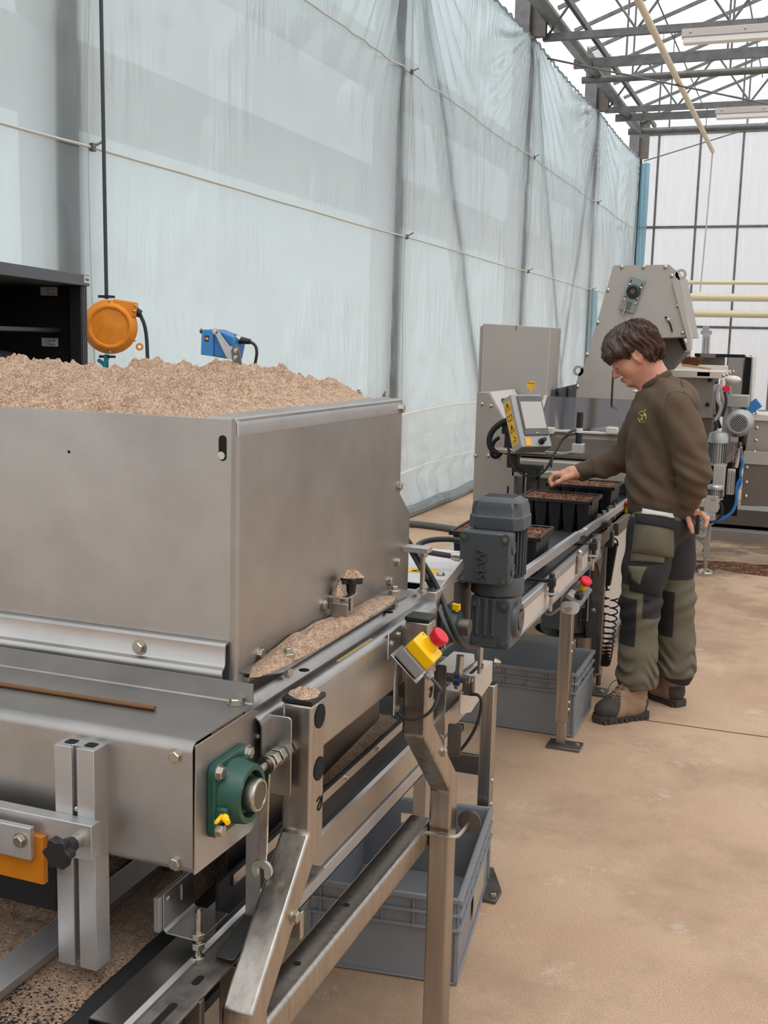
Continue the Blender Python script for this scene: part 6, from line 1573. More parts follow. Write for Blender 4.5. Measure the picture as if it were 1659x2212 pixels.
# ============================================================ THE MAN
class Field:
    "signed distance field on a grid, filled primitive by primitive with smooth unions"
    def __init__(s, lo, hi, res):
        s.lo = np.array(lo, np.float32); s.res = res
        s.n = np.ceil((np.array(hi) - s.lo) / res).astype(int) + 1
        s.F = np.full(s.n, .5, np.float32)
        s.ax = [s.lo[i] + np.arange(s.n[i], dtype=np.float32) * res for i in range(3)]
    def _sl(s, lo, hi):
        a = np.clip(np.floor((np.array(lo) - s.lo) / s.res).astype(int), 0, s.n); b = np.clip(np.ceil((np.array(hi) - s.lo) / s.res).astype(int) + 1, 0, s.n)
        return a, b
    def _pts(s, a, b):
        return s.ax[0][a[0]:b[0], None, None], s.ax[1][None, a[1]:b[1], None], s.ax[2][None, None, a[2]:b[2]]
    def _merge(s, a, b, d, k, mode):
        V = s.F[a[0]:b[0], a[1]:b[1], a[2]:b[2]]
        if mode == 'add':
            h = np.clip(.5 + .5 * (V - d) / k, 0, 1); V[...] = V + (d - V) * h - k * h * (1 - h)
        else:
            h = np.clip(.5 - .5 * (V + d) / k, 0, 1); V[...] = V + (-d - V) * h + k * h * (1 - h)
    def cap(s, p, q, r0, r1=None, k=.02, mode='add'):
        r1 = r0 if r1 is None else r1
        p = np.array(p, np.float32); q = np.array(q, np.float32); m = max(r0, r1) + k * 2 + .03
        a, b = s._sl(np.minimum(p, q) - m, np.maximum(p, q) + m)
        if np.any(b <= a): return s
        X, Y, Z = s._pts(a, b); d = q - p; L = float(d @ d) + 1e-9
        t = np.clip(((X - p[0]) * d[0] + (Y - p[1]) * d[1] + (Z - p[2]) * d[2]) / L, 0, 1)
        D = np.sqrt((X - p[0] - t * d[0]) ** 2 + (Y - p[1] - t * d[1]) ** 2 + (Z - p[2] - t * d[2]) ** 2) - (r0 + (r1 - r0) * t)
        s._merge(a, b, D, k, mode); return s
    def chain(s, pts, rs, k=.02):
        for i in range(len(pts) - 1): s.cap(pts[i], pts[i + 1], rs[i], rs[i + 1], k)
        return s
    def ell(s, c, r, M=None, k=.02, mode='add'):
        c = np.array(c, np.float32); R = np.array(M if M is not None else np.eye(3), np.float32); m = max(r) + k * 2 + .03
        a, b = s._sl(c - m, c + m)
        if np.any(b <= a): return s
        X, Y, Z = s._pts(a, b); X = X - c[0]; Y = Y - c[1]; Z = Z - c[2]
        u = [R[0, i] * X + R[1, i] * Y + R[2, i] * Z for i in range(3)]
        k0 = np.sqrt(sum((u[i] / r[i]) ** 2 for i in range(3))); k1 = np.sqrt(sum((u[i] / r[i] ** 2) ** 2 for i in range(3))) + 1e-6
        s._merge(a, b, k0 * (k0 - 1) / k1, k, mode); return s
    def rbox(s, c, h, M, rad, k=.01, mode='add'):
        c = np.array(c, np.float32); R = np.array(M, np.float32); m = float(np.linalg.norm(h)) + k * 2 + .02
        a, b = s._sl(c - m, c + m)
        if np.any(b <= a): return s
        X, Y, Z = s._pts(a, b); X = X - c[0]; Y = Y - c[1]; Z = Z - c[2]
        q = [np.abs(R[0, i] * X + R[1, i] * Y + R[2, i] * Z) - (h[i] - rad) for i in range(3)]
        D = np.sqrt(sum(np.maximum(t, 0) ** 2 for t in q)) + np.minimum(np.maximum(q[0], np.maximum(q[1], q[2])), 0) - rad
        s._merge(a, b, D, k, mode); return s
    def disp(s, fn):
        X, Y, Z = s.ax[0][:, None, None], s.ax[1][None, :, None], s.ax[2][None, None, :]
        s.F += fn(X, Y, Z).astype(np.float32); return s
    def cut(s, fn):
        X, Y, Z = s.ax[0][:, None, None], s.ax[1][None, :, None], s.ax[2][None, None, :]
        s.F = np.maximum(s.F, fn(X, Y, Z).astype(np.float32)); return s
    def mesh(s):
        F = s.F; S = F < 0
        cnt = np.zeros(np.array(F.shape) - 1, np.int8)
        cs = [(i, j, k) for i in (0, 1) for j in (0, 1) for k in (0, 1)]
        def sub(A, c): return A[c[0]:A.shape[0] - 1 + c[0], c[1]:A.shape[1] - 1 + c[1], c[2]:A.shape[2] - 1 + c[2]]
        for c in cs: cnt += sub(S, c)
        mk = (cnt > 0) & (cnt < 8)
        idx = np.full(mk.shape, -1, np.int32); co = np.argwhere(mk); idx[mk] = np.arange(len(co), dtype=np.int32)
        vals = np.stack([F[co[:, 0] + c[0], co[:, 1] + c[1], co[:, 2] + c[2]] for c in cs], 1)
        acc = np.zeros((len(co), 3)); num = np.zeros(len(co))
        for i in range(8):
            for j in range(i + 1, 8):
                if sum(abs(cs[i][t] - cs[j][t]) for t in range(3)) != 1: continue
                va, vb = vals[:, i], vals[:, j]; cr_ = (va < 0) != (vb < 0)
                t = np.where(cr_, va / np.where(cr_, va - vb, 1), 0)
                P = np.array(cs[i]) + t[:, None] * (np.array(cs[j]) - np.array(cs[i]))
                acc[cr_] += P[cr_]; num[cr_] += 1
        V = s.lo + (co + acc / num[:, None]) * s.res
        Q = []
        for ax in range(3):
            o = [(1, 0, 0), (0, 1, 0), (0, 0, 1)][ax]; u, v = (ax + 1) % 3, (ax + 2) % 3
            A = S[:S.shape[0] - o[0], :S.shape[1] - o[1], :S.shape[2] - o[2]]; B_ = S[o[0]:, o[1]:, o[2]:]
            for sg in (0, 1):
                e = np.argwhere((A & ~B_) if sg == 0 else (~A & B_))
                e = e[(e[:, u] > 0) & (e[:, v] > 0) & (e[:, u] < S.shape[u] - 1) & (e[:, v] < S.shape[v] - 1)]
                def cell(du, dv):
                    q = e.copy(); q[:, u] -= du; q[:, v] -= dv; return idx[q[:, 0], q[:, 1], q[:, 2]]
                f = np.stack([cell(1, 1), cell(0, 1), cell(0, 0), cell(1, 0)], 1)
                Q.append(f if sg == 0 else f[:, ::-1])
        return V, np.concatenate(Q)
def field_obj(fd, name, mat_, parent, extra=None, regions=None):
    V, Q = fd.mesh()
    V = V - np.array(off(parent))
    me = bpy.data.meshes.new(name)
    me.vertices.add(len(V)); me.vertices.foreach_set('co', V.astype(np.float32).ravel())
    me.loops.add(len(Q) * 4); me.loops.foreach_set('vertex_index', Q.astype(np.int32).ravel())
    me.polygons.add(len(Q)); me.polygons.foreach_set('loop_start', np.arange(0, len(Q) * 4, 4, dtype=np.int32))
    try: me.polygons.foreach_set('loop_total', np.full(len(Q), 4, np.int32))
    except Exception: pass
    me.update(calc_edges=True)
    o = link_mesh(me, name, mat_, parent, ang=0)
    me.polygons.foreach_set('use_smooth', np.ones(len(Q), bool))
    for m_ in (extra or []): me.materials.append(m_)
    if regions is not None:
        C = V[Q].mean(1) + np.array(off(parent))
        me.polygons.foreach_set('material_index', regions(C).astype(np.int32))
    sm = o.modifiers.new('smooth', 'SMOOTH'); sm.factor = .5; sm.iterations = 2
    return o, V + np.array(off(parent)), Q

from mathutils.bvhtree import BVHTree
def wob(X, Y, Z, s_, a=0.0):
    return (np.sin(X * s_ * 1.3 + 2.1 * np.sin(Y * s_ * .7 + a) + a) * np.sin(Z * s_ + 1.7 * np.sin(X * s_ * .8 + a)) + .5 * np.sin(Y * s_ * 2.1 + Z * s_ * 1.6 + a * 2)) / 1.5

SKIN = mat('skin', (214, 158, 132), .5, var=.14, vs_=14, c2=(198, 134, 112))
SKIN.node_tree.nodes['Principled BSDF'].inputs['Subsurface Weight'].default_value = .12
SKIN.node_tree.nodes['Principled BSDF'].inputs['Subsurface Radius'].default_value = (.012, .005, .003)
LIPS = mat('lips', (178, 106, 98), .45)
HAIR = mat('brown_hair', (76, 50, 37), .5, var=.5, vs_=90, c2=(32, 20, 15), aniso=(1, 1, .25), bump=.3, bs=140, bd=.003)
SWEAT = mat('brown_sweatshirt', (94, 77, 61), .92, var=.12, vs_=9, bump=.12, bs=260, bd=.001)
SWEATR = mat('brown_rib_knit', (78, 66, 54), .95, bump=.3, bs=400, bd=.001)
TROU = mat('charcoal_workwear', (47, 46, 49), .9, var=.15, vs_=14)
OLIVE = mat('olive_workwear', (104, 98, 82), .9, var=.15, vs_=12)
KNEE = mat('black_knee_patch', (29, 28, 31), .8)
LEATH = mat('tan_boot_leather', (150, 122, 100), .65, var=.2, vs_=25)
SOLE = mat('dark_boot_rubber', (62, 56, 52), .75, var=.2, vs_=40)

man = thing('person', 'man in brown sweatshirt and work trousers bending over a soil tray', 'person', (-.54, 4.9, 0))
HC = np.array((-.705, 4.87, 1.575)); pt = math.radians(35)
fh_ = np.array((-.99, -.14, 0)); up_ = np.array((0, 0, 1.0)); lf_ = np.array((.14, -.99, 0))
F_ = fh_ * math.cos(pt) - up_ * math.sin(pt); U_ = up_ * math.cos(pt) + fh_ * math.sin(pt)
HM = np.stack([F_, lf_, U_], 1)
def H(f, l, u): return HC + HM @ np.array((f, l, u))

# --- body: head, neck, trunk, arms, hands and legs as one surface
fd = Field((-1.10, 4.60, .02), (-.30, 5.16, 1.74), .004)
E_ = lambda c, r, k=.02, mode='add': fd.ell(H(*c), r, HM, k, mode)
E_((-.014, 0, .03), (.097, .074, .088)); E_((.026, 0, -.040), (.066, .056, .076), .03); E_((.079, 0, -.099), (.020, .022, .018), .02)
for s_ in (-1, 1):
    fd.cap(H(-.008, s_ * .052, -.045), H(.062, s_ * .020, -.098), .020, .016, .03)
    E_((.055, s_ * .036, -.034), (.030, .026, .030), .03)
E_((.078, 0, .012), (.022, .052, .016), .025)
fd.cap(H(.094, 0, .0), H(.112, 0, -.036), .0085, .0115, .012); E_((.1175, 0, -.042), (.011, .0115, .010), .008)
for s_ in (-1, 1):
    E_((.104, s_ * .0115, -.046), (.011, .0075, .008), .006)
    E_((.099, s_ * .034, -.010), (.013, .017, .011), .012, 'sub')
    E_((.081, s_ * .033, -.012), (.0145, .0165, .0135), .004)
E_((.099, 0, -.068), (.010, .021, .0055), .006); E_((.0965, 0, -.078), (.0105, .019, .006), .005); E_((.106, 0, -.0730), (.008, .02, .0015), .003, 'sub')
for s_ in (-1, 1):
    E_((-.010, s_ * .078, -.014), (.024, .012, .036), .008); E_((-.005, s_ * .092, -.010), (.013, .010, .022), .005, 'sub'); E_((-.004, s_ * .076, -.044), (.010, .007, .011), .006)
fd.cap(H(-.030, 0, -.045), (-.585, 4.88, 1.43), .056, .060, .035)
fd.cap(H(.03, 0, -.085), (-.625, 4.878, 1.42), .030, .045, .03)
fd.cap((-.575, 4.80, 1.37), (-.60, 4.97, 1.37), .055, .055, .03)
fd.ell((-.565, 4.88, 1.15), (.095, .13, .26), None, .03); fd.ell((-.54, 4.88, .88), (.09, .12, .12), None, .03)
LS, LE, LWr = (-.505, 4.715, 1.365), (-.408, 4.705, 1.12), (-.428, 4.80, .955)
RS, RE, RWr = (-.63, 5.05, 1.365), (-.745, 5.09, 1.115), (-.940, 5.02, 1.030)
fd.chain([LS, LE, LWr], [.05, .042, .027], .03); fd.chain([RS, RE, RWr], [.05, .042, .027], .03)
LH, LK, LA = (-.562, 4.80, .84), (-.600, 4.775, .50), (-.592, 4.766, .20)
RH, RK, RA = (-.520, 4.965, .84), (-.478, 5.0, .50), (-.462, 5.026, .20)
fd.chain([LH, LK, LA], [.07, .05, .036], .03); fd.chain([RH, RK, RA], [.07, .05, .036], .03)
# right hand, pinching at the tray
kR = .009
fd.chain([RWr, (-.972, 5.010, 1.028), (-1.012, 5.0, 1.022)], [.025, .027, .018], .02)
fd.cap((-1.005, 4.972, 1.020), (-1.010, 5.030, 1.020), .0165, .0155, .015)
for i, (dy, ln, dr) in enumerate(((-.030, .9, 0), (-.010, 1.0, .004), (.011, .95, .008), (.030, .78, .012))):
    y = 5.0 + dy
    fd.chain([(-1.008, y, 1.024), (-1.040 - .006 * ln, y - .004, 1.020), (-1.060, y - .008, .994 + dr * .3), (-1.052 + dr, y - .012, .970 + dr * .5)], [.0105, .0098, .0088, .0072], .004)
fd.chain([(-.965, 4.985, 1.018), (-.992, 4.957, 1.004), (-1.022, 4.950, .988), (-1.046, 4.962, .972)], [.016, .0125, .0105, .0085], .008)
# left hand behind the hip, curled round what it holds
fd.chain([LWr, (-.418, 4.808, .930), (-.398, 4.815, .905)], [.026, .026, .02], .02)
for i, (dy, ln) in enumerate(((-.030, .85), (-.008, 1.0), (.014, 1.0), (.034, .85))):
    y = 4.812 + dy
    fd.chain([(-.400, y, .915), (-.372, y - .004, .920 - .004 * i), (-.350, y - .010, .895), (-.352, y - .016, .868)], [.0108, .0100, .009, .0076], .004)
fd.chain([(-.430, 4.790, .930), (-.425, 4.768, .898), (-.412, 4.756, .868), (-.402, 4.754, .842)], [.015, .012, .0105, .009], .008)
def skin_regions(C):
    L_ = (C - HC) @ HM
    lip = (np.abs(L_[:, 1]) < .022) & (L_[:, 0] > .094) & (L_[:, 2] < -.0625) & (L_[:, 2] > -.0845)
    return lip.astype(int)
bod, bV, bQ = field_obj(fd, 'body', SKIN, man, [LIPS], skin_regions)

# eyebrows and closed lashes
for s_ in (-1, 1):
    MB().tube([H(.090, s_ * .016, .014), H(.094, s_ * .030, .018), H(.082, s_ * .048, .012)], .0035, n=6, smooth=2).build('eyebrow', HAIR, man)
    MB().tube([H(.0925, s_ * .021, -.0165), H(.0975, s_ * .032, -.0195), H(.089, s_ * .045, -.0165)], .0016, n=5, smooth=2).build('eyelash', HAIR, man)

# --- hair
hf = Field(HC - .17, HC + .17, .0032)
def EH(c, r, k=.02, mode='add'): hf.ell(H(*c), r, HM, k, mode)
EH((-.022, 0, .045), (.108, .092, .088)); EH((-.058, 0, .0), (.062, .084, .075), .03)
EH((.03, 0, .075), (.075, .078, .05), .03)
for i in range(9):
    l = -.068 + .017 * i
    dz = .010 * math.sin(i * 2.3)
    hf.chain([H(.06, l, .085), H(.100 - 3.2 * l * l, l * 1.06, .050), H(.112 - 4.0 * l * l, l * 1.08, .026 + dz)], [.020, .015, .004], .012)
for s_ in (-1, 1):
    for i in range(6):
        f = .075 - .024 * i
        ue = (.030, .020, .008, .012, .016, -.010)[i]
        hf.chain([H(f * .7, s_ * .068, .075), H(f + .004, s_ * .086, .040), H(f + .010, s_ * .082, ue + .006 * math.sin(i * 3))], [.022, .018, .007], .012)
    for i in range(4):
        f = -.045 - .018 * i
        hf.chain([H(f, s_ * .06, .03), H(f - .004, s_ * .078 * (1 - .1 * i), -.03), H(f + .004, s_ * .068 * (1 - .12 * i), -.066 - .006 * (i % 2))], [.024, .02, .008], .012)
for i in range(5):
    l = -.04 + .02 * i
    hf.chain([H(-.08, l, .0), H(-.095, l, -.04), H(-.082, l, -.075)], [.026, .02, .008], .012)
for s_ in (-1, 1): EH((-.004, s_ * .096, -.020), (.026, .030, .034), .008, 'sub')
# fine locks: ridges that run from the crown outwards
Lx = HM.T
def locks(X, Y, Z):
    dx, dy, dz = X - HC[0], Y - HC[1], Z - HC[2]
    f = F_[0] * dx + F_[1] * dy + F_[2] * dz; l = lf_[0] * dx + lf_[1] * dy + lf_[2] * dz; u = U_[0] * dx + U_[1] * dy + U_[2] * dz
    a = np.arctan2(l, f + .045); r_ = np.sqrt((f + .045) ** 2 + l ** 2)
    return .0034 * np.sin(a * 26 + 2.2 * np.sin(u * 55 + a * 3) + r_ * 25) + .0022 * np.sin(a * 61 + 3 * np.sin(u * 80)) + .003 * np.sin(u * 70 + a * 9)
hf.disp(locks)
hair, hV, hQ = field_obj(hf, 'hair', HAIR, man)
rr_ = random.Random(11)
hb = BVHTree.FromPolygons([Vector(v) for v in hV], [tuple(q) for q in hQ.tolist()])
st = MB()
for k in range(520):
    a0 = rr_.uniform(-math.pi, math.pi); u0 = rr_.uniform(.01, .10)
    d0 = Vector(HM @ np.array((math.cos(a0), math.sin(a0), 0))); c0 = Vector(H(-.03, 0, u0))
    pts = []
    for j in range(6):
        uu = u0 - .016 * j * (1 if u0 < .07 else 1.2); aa = a0 + (.06 * j) * (1 if math.sin(a0) > 0 else -1) * .6
        dd = Vector(HM @ np.array((math.cos(aa), math.sin(aa), 0))); cc_ = Vector(H(-.03, 0, uu))
        hit = hb.ray_cast(cc_ + dd * .25, -dd)
        if hit[0] is None: break
        pts.append(hit[0] + dd * (.0008 + .0035 * rr_.random() * j / 5))
    if len(pts) > 2: st.tube(pts, .0009, n=4, cap=False)
o = st.build('hair_strands', mat('hair_highlight', (92, 62, 46), .45), man, ang=180); o['kind'] = 'stuff'

# --- sweatshirt
TM = np.array(((-.95, .31, 0), (-.31, -.95, 0), (0, 0, 1.0)))
sf = Field((-1.0, 4.56, .86), (-.28, 5.22, 1.52), .006)
ES = lambda c, r, k=.05: sf.ell(c, r, TM, k)
ES((-.572, 4.885, 1.30), (.135, .190, .16)); ES((-.572, 4.885, 1.09), (.140, .180, .22), .08); ES((-.552, 4.885, .955), (.134, .172, .12), .05)
sf.cap((-.512, 4.735, 1.375), (-.615, 5.03, 1.375), .072, .072, .05); ES((-.52, 4.88, 1.37), (.10, .14, .10), .05)
sf.cap((-.575, 4.882, 1.42), (-.612, 4.878, 1.468), .070, .062, .03)
sf.chain([(-.500, 4.718, 1.362), (-.440, 4.698, 1.22), (-.408, 4.700, 1.10), (-.420, 4.755, 1.01), (-.428, 4.795, .968)], [.084, .077, .072, .060, .047], .010)
sf.chain([(-.63, 5.045, 1.362), (-.70, 5.085, 1.22), (-.748, 5.09, 1.11), (-.85, 5.05, 1.06), (-.925, 5.024, 1.036)], [.082, .07, .064, .052, .040], .03)
def folds(X, Y, Z):
    el = np.exp(-(((X + .41) ** 2 + (Y - 4.71) ** 2 + (Z - 1.08) ** 2) / .012))
    er = np.exp(-(((X + .76) ** 2 + (Y - 5.08) ** 2 + (Z - 1.09) ** 2) / .02))
    wa = np.exp(-((Z - 1.0) / .10) ** 2)
    return .0035 * wob(X, Y, Z, 26) + .006 * el * np.sin(Z * 120 + X * 60) + .005 * er * np.sin(X * 110 + Z * 70) + .005 * wa * np.sin(Z * 75 + X * 30 - Y * 22) + .003 * np.sin((X * .8 + Z * .7 + Y * .5) * 70 + 2 * np.sin(Y * 18))
sf.disp(folds)
# neck opening, hem and cuffs
nk0, nk1 = np.array((-.585, 4.88, 1.43)), H(-.02, 0, -.05)
sf.cap(tuple(nk0 + (nk1 - nk0) * .1), tuple(nk0 + (nk1 - nk0) * 1.5), .0635, .0635, .004, 'sub')
sf.cut(lambda X, Y, Z: .893 + .10 * (X + .55) * .35 - Z + 0 * Y)
swt, sV, sQ = field_obj(sf, 'sweatshirt', SWEAT, man)
sb_ = BVHTree.FromPolygons([Vector(v) for v in sV], [tuple(q) for q in sQ.tolist()])
def ring_on(c, ax, r, tr, n, name, m_):
    return MB().lathe(c, ax, [(r + tr * math.cos(t), tr * 1.3 * math.sin(t)) for t in np.linspace(0, 2 * math.pi, 12, endpoint=False)], n=n, close=True).build(name, m_, man, ang=180)
nd = Vector(nk1 - nk0).normalized()
ring_on(Vector(nk0) + nd * .036, nd, .0620, .012, 40, 'collar', SWEATR)
for p_, q_, r_ in (((-.428, 4.795, .968), LWr, .044), ((-.915, 5.028, 1.039), RWr, .037)):
    d_ = (Vector(q_) - Vector(p_)).normalized()
    MB().lathe(Vector(p_) - d_ * .022, d_, [(r_ * .9, 0), (r_ + .004, .006), (r_ + .002, .03), (r_ - .004, .05), (r_ - .010, .052), (r_ - .010, .02)], n=30).build('cuff', SWEATR, man)
# waist band
hp_ = []
for t in np.linspace(0, 2 * math.pi, 60, endpoint=False):
    d_ = Vector((math.cos(t), math.sin(t), 0)); hit = sb_.ray_cast(Vector((-.55, 4.885, .935)) + d_ * .4, -d_)
    hp_.append((hit[0] if hit[0] is not None else Vector((-.55, 4.885, .935)) + d_ * .17))
wb = MB(); n = len(hp_)
for dz, k in ((.0, 1.012), (-.028, 1.0), (-.05, .985), (-.05, .95)):
    wb.v += [tuple(Vector((-.55, 4.885, .94)) + Vector(((p_.x + .55) * k, (p_.y - 4.885) * k, dz + .012 * (p_.x + .55)))) for p_ in hp_]
for i in range(3): wb.f += [(i * n + k, (i + 1) * n + k, (i + 1) * n + (k + 1) % n, i * n + (k + 1) % n) for k in range(n)]
wb.build('waist_band', SWEATR, man, ang=180)
# chest emblem: open ring with a small running figure
cam0 = Vector((0, 0, CAMZ))
LIME = mat('lime_print', (196, 204, 40), .7)
def on_shirt(px, py):
    d_ = (W(px, py, y=5) - cam0).normalized(); h = sb_.ray_cast(cam0, d_)
    return (h[0] + h[1] * .0016) if h[0] is not None else W(px, py, y=4.72)
em = MB()
ctr = on_shirt(1387, 901)
for a0, a1 in ((150, 60), (40, -20), (-50, -80), (250, 190)):
    em.tube([on_shirt(1387.5 + 8.0 * math.cos(math.radians(t)), 901 - 12.5 * math.sin(math.radians(t))) for t in np.linspace(a0, a1, 8)], .0016, n=5)
for ln in (((1389, 898), (1386, 905), (1383, 908)), ((1387, 904), (1388, 909)), ((1384, 897), (1389, 899), (1393, 893)), ((1392, 893), (1394, 899)), ((1393, 889), (1395, 884))):
    em.tube([on_shirt(*q) for q in ln], .0020, n=5)
em.build('chest_emblem', LIME, man)
# seams
for ln in (((1470, 818), (1476, 838), (1478, 848)), ((1445, 852), (1462, 846), (1480, 850), (1495, 862), (1506, 885)), ((1445, 852), (1436, 880), (1440, 910), (1448, 945))):
    MB().tube([on_shirt(*q) for q in ln], .0022, n=5, smooth=2).build('seam', SWEATR, man)

# --- trousers
tf = Field((-.78, 4.62, .08), (-.34, 5.16, .95), .006)
tf.ell((-.545, 4.885, .87), (.128, .160, .12), TM, .05)
tf.chain([(-.565, 4.805, .84), (-.590, 4.785, .66), (-.600, 4.775, .50), (-.597, 4.770, .30), (-.592, 4.768, .185), (-.588, 4.768, .13)], [.112, .094, .083, .078, .082, .070], .03)
tf.chain([(-.520, 4.965, .84), (-.495, 4.985, .66), (-.478, 5.0, .50), (-.462, 5.015, .30), (-.458, 5.02, .185), (-.455, 5.022, .13)], [.110, .092, .083, .080, .084, .070], .03)
def tfold(X, Y, Z):
    lo = np.exp(-((Z - .21) / .075) ** 2); kn = np.exp(-((Z - .50) / .10) ** 2)
    return .009 * lo * np.sin(Z * 105 + X * 55 + 4 * np.sin(Y * 26 + X * 30)) * (.6 + .4 * np.sin(X * 40 + Y * 30)) + .005 * kn * np.sin(Z * 90 - X * 40) + .0035 * wob(X, Y, Z, 24, 1.0)
tf.disp(tfold)
tf.cut(lambda X, Y, Z: .125 + .02 * np.sin(X * 20) - Z + 0 * Y)
def tregion(C):
    x, y, z = C[:, 0], C[:, 1], C[:, 2]
    left = y < 4.885
    ax = np.where(left, -.598, -.468)
    r = np.zeros(len(C), int)
    frontm = x < ax - .004
    r[(z < .60) & ~frontm] = 1
    r[(z < .335)] = 1
    r[(z >= .335) & (z < .545) & frontm] = 2
    r[(z >= .545) & (z < .60) & frontm] = 1
    r[left & (z > .36) & (z < .60) & (x >= ax + .02)] = 0
    r[left & (z < .46) & (x > ax - .004)] = 1
    r[(z < .145)] = 2
    r[(z > .885)] = 1
    return r
tro, tV, tQ = field_obj(tf, 'trousers', TROU, man, [OLIVE, KNEE], tregion)
tb_ = BVHTree.FromPolygons([Vector(v) for v in tV], [tuple(q) for q in tQ.tolist()])
def on_tr(px, py, e=.004):
    d_ = (W(px, py, y=5) - cam0).normalized(); h = tb_.ray_cast(cam0, d_)
    return (h[0] + h[1] * e) if h[0] is not None else None
def pocket(poly, name, m_, e0, e1, nx=9, nz=9, bulge=.01):
    "padded patch laid on the trousers; poly = four picture corners (tl, tr, br, bl)"
    tl_, tr_, br_, bl_ = [Vector((p_[0], p_[1])) for p_ in poly]
    b = MB(); vs0 = []; vs1 = []
    for j in range(nz + 1):
        for i in range(nx + 1):
            u, v = i / nx, j / nz
            q = tl_.lerp(tr_, u).lerp(bl_.lerp(br_, u), v)
            p_ = on_tr(q.x, q.y, e0)
            if p_ is None: p_ = W(q.x, q.y, y=4.70)
            d_ = (cam0 - p_).normalized(); d_.z *= .3
            vs0.append(p_); vs1.append(p_ + d_ * (e1 + bulge * math.sin(math.pi * u) ** .7 * math.sin(math.pi * v) ** .7 if 0 < u < 1 and 0 < v < 1 else e1 * .5))
    N_ = (nx + 1) * (nz + 1); b.v = [tuple(p_) for p_ in vs0 + vs1]
    for j in range(nz):
        for i in range(nx):
            a = j * (nx + 1) + i; f = (a, a + 1, a + nx + 2, a + nx + 1); b.f.append(f); b.f.append(tuple(N_ + t for t in f[::-1]))
    edge = [i for i in range(nx + 1)] + [j * (nx + 1) + nx for j in range(1, nz + 1)] + [nz * (nx + 1) + i for i in range(nx - 1, -1, -1)] + [j * (nx + 1) for j in range(nz - 1, 0, -1)]
    for k in range(len(edge)): a, c_ = edge[k], edge[(k + 1) % len(edge)]; b.f.append((a, N_ + a, N_ + c_, c_))
    return b.build(name, m_, man, ang=70)
pocket([(1374, 1118), (1454, 1128), (1453, 1205), (1366, 1192)], 'holster_pocket', OLIVE, .006, .012, bulge=.018)
pocket([(1376, 1112), (1454, 1122), (1454, 1143), (1377, 1130)], 'pocket_edge', KNEE, .016, .016, bulge=.004)
pocket([(1364, 1188), (1436, 1202), (1434, 1216), (1362, 1212)], 'inner_pocket', OLIVE, .002, .005, bulge=.006)
pocket([(1360, 1222), (1398, 1224), (1384, 1265), (1362, 1246)], 'pocket_flap', OLIVE, .010, .008, bulge=.004)
pocket([(1362, 1222), (1432, 1218), (1430, 1290), (1360, 1276)], 'cargo_pocket', KNEE, .002, .008, bulge=.010)
pocket([(1361, 1232), (1369, 1236), (1368, 1249), (1361, 1243)], 'brand_patch', INK, .020, .004, nx=3, nz=3, bulge=.001)
pocket([(1391, 1288), (1404, 1290), (1403, 1300), (1391, 1299)], 'small_patch', INK, .004, .004, nx=3, nz=3, bulge=.001)
pocket([(1392, 1104), (1450, 1113), (1452, 1121), (1390, 1113)], 'folded_paper', PAPER, .020, .006, nx=8, nz=3, bulge=.003)

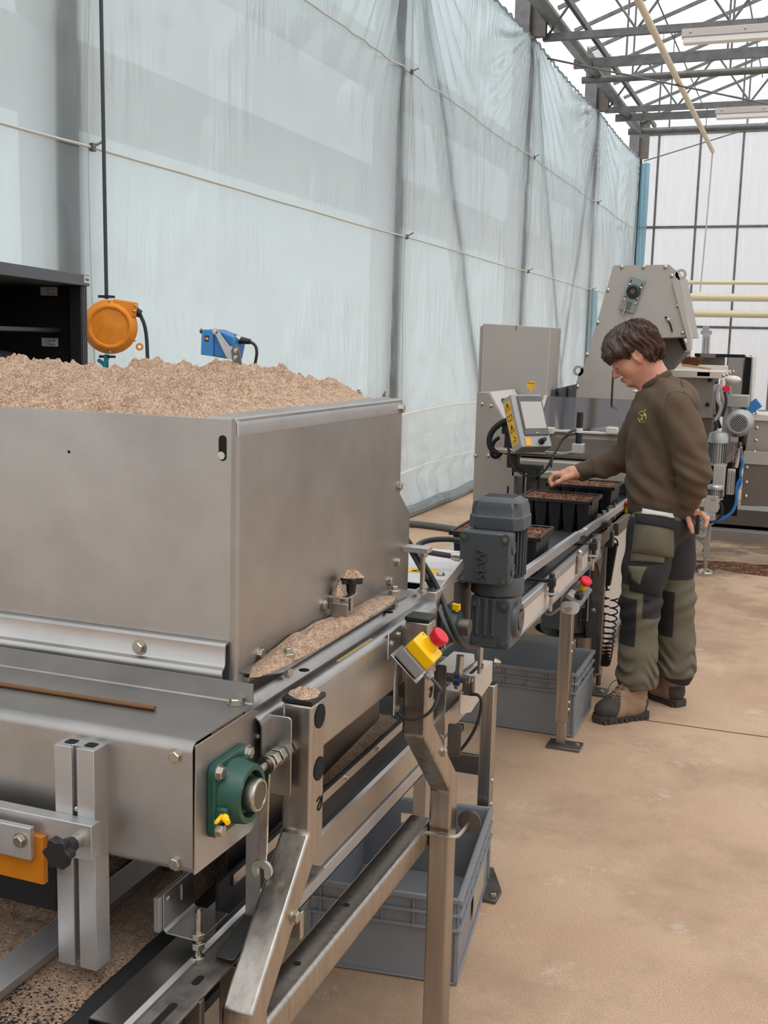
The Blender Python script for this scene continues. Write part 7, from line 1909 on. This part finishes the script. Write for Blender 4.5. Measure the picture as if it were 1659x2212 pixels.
# --- boots
def boot(heel, toe, name):
    heel = np.array((*heel, 0.)); toe = np.array((*toe, 0.)); d_ = toe - heel; L_ = np.linalg.norm(d_); d_ /= L_; s_ = np.array((-d_[1], d_[0], 0))
    Mb = np.stack([d_, s_, np.array((0, 0, 1.))], 1)
    P_ = lambda f, l, z: heel + d_ * f + s_ * l + np.array((0, 0, z))
    bf = Field(heel - .12 if False else np.minimum(heel, toe) - .08, np.maximum(heel, toe) + np.array((.08, .08, .27)), .005)
    bf.cap(P_(.060, 0, .21), P_(.062, 0, .09), .058, .052, .03)
    bf.ell(P_(.06, 0, .06), (.062, .044, .05), Mb, .03); bf.ell(P_(.15, 0, .055), (.09, .046, .045), Mb, .04); bf.ell(P_(L_ - .075, .0, .050), (.068, .050, .040), Mb, .03)
    bf.cap(P_(.085, 0, .15), P_(.17, 0, .08), .040, .034, .03)
    bf.disp(lambda X, Y, Z: .0015 * wob(X, Y, Z, 60))
    bf.cut(lambda X, Y, Z: .022 - Z + 0 * X + 0 * Y); bf.cut(lambda X, Y, Z: Z - .225 + 0 * X + 0 * Y)
    def reg(C):
        q = (C - heel) @ Mb; f, l, z = q[:, 0], q[:, 1], q[:, 2]
        r = np.zeros(len(C), int); r[(f > L_ - .088 - .35 * (z - .05)) & (z < .12)] = 1; r[(f < .035) & (z < .095)] = 1; r[(z > .155) & (f < .085)] = 1
        return r
    o, _, _ = field_obj(bf, name, LEATH, man, [SOLE], reg)
    w_ = [(0.0, .030), (.03, .040), (.09, .036), (.15, .042), (.22, .052), (L_ - .05, .049), (L_ - .015, .034), (L_ + .002, .0)]
    out_ = [P_(f, a, 0) for f, a in w_] + [P_(f, -a, 0) for f, a in w_[::-1][1:]]
    MB().prism([(q[0], q[1]) for q in out_], 'z', 0, .034).build('sole', SOLE, o, .006)
    for k in range(9):
        f = .02 + k * (L_ - .05) / 8
        for sg in (-1, 1):
            c_ = P_(f, sg * (.040 if f > .1 else .034), .008); MB().obox(c_, (.016, .02, .016), Matrix(Mb.tolist())).build('sole_lug', SOLE, o)
    lc_ = MB()
    for k in range(6):
        f = .135 - .012 * k if k > 2 else .175 - .018 * k; z = .105 + .018 * k
        lc_.tube([P_(f, -.03, z - .008), P_(f + .018, 0, z + .012), P_(f - .004, .03, z + .004)], .0026, n=5, smooth=1)
    lc_.tube([P_(.12, -.01, .18), P_(.15, -.05, .16), P_(.18, -.04, .11), P_(.17, -.055, .09)], .0026, n=5, smooth=2).tube([P_(.12, .01, .18), P_(.16, .03, .15), P_(.19, .02, .10)], .0026, n=5, smooth=2)
    lc_.build('laces', mat('grey_lace', (128, 110, 94), .9), o)
boot((-.552, 4.80), (-.748, 4.625), 'boot')
boot((-.420, 5.0), (-.60, 5.145), 'boot')

# what the left hand holds
po_ = thing('plastic_pouch', 'clear crinkled plastic pouch held in the hand behind the back', 'pouch', (-.372, 4.80, .86))
PL = mat('clear_crinkled_plastic', (190, 190, 192), .12, .35, var=.5, vs_=40, c2=(70, 68, 70), bump=.8, bs=45, bd=.01)
MB().prism(rrect(-.374, .868, .045, .105, .012), 'y', 4.775, 4.845).build('pouch_sheet', PL, po_, .008)
B('dark_insert', BLACK, po_, -.392, -.378, 4.77, 4.85, .83, .915, .004)
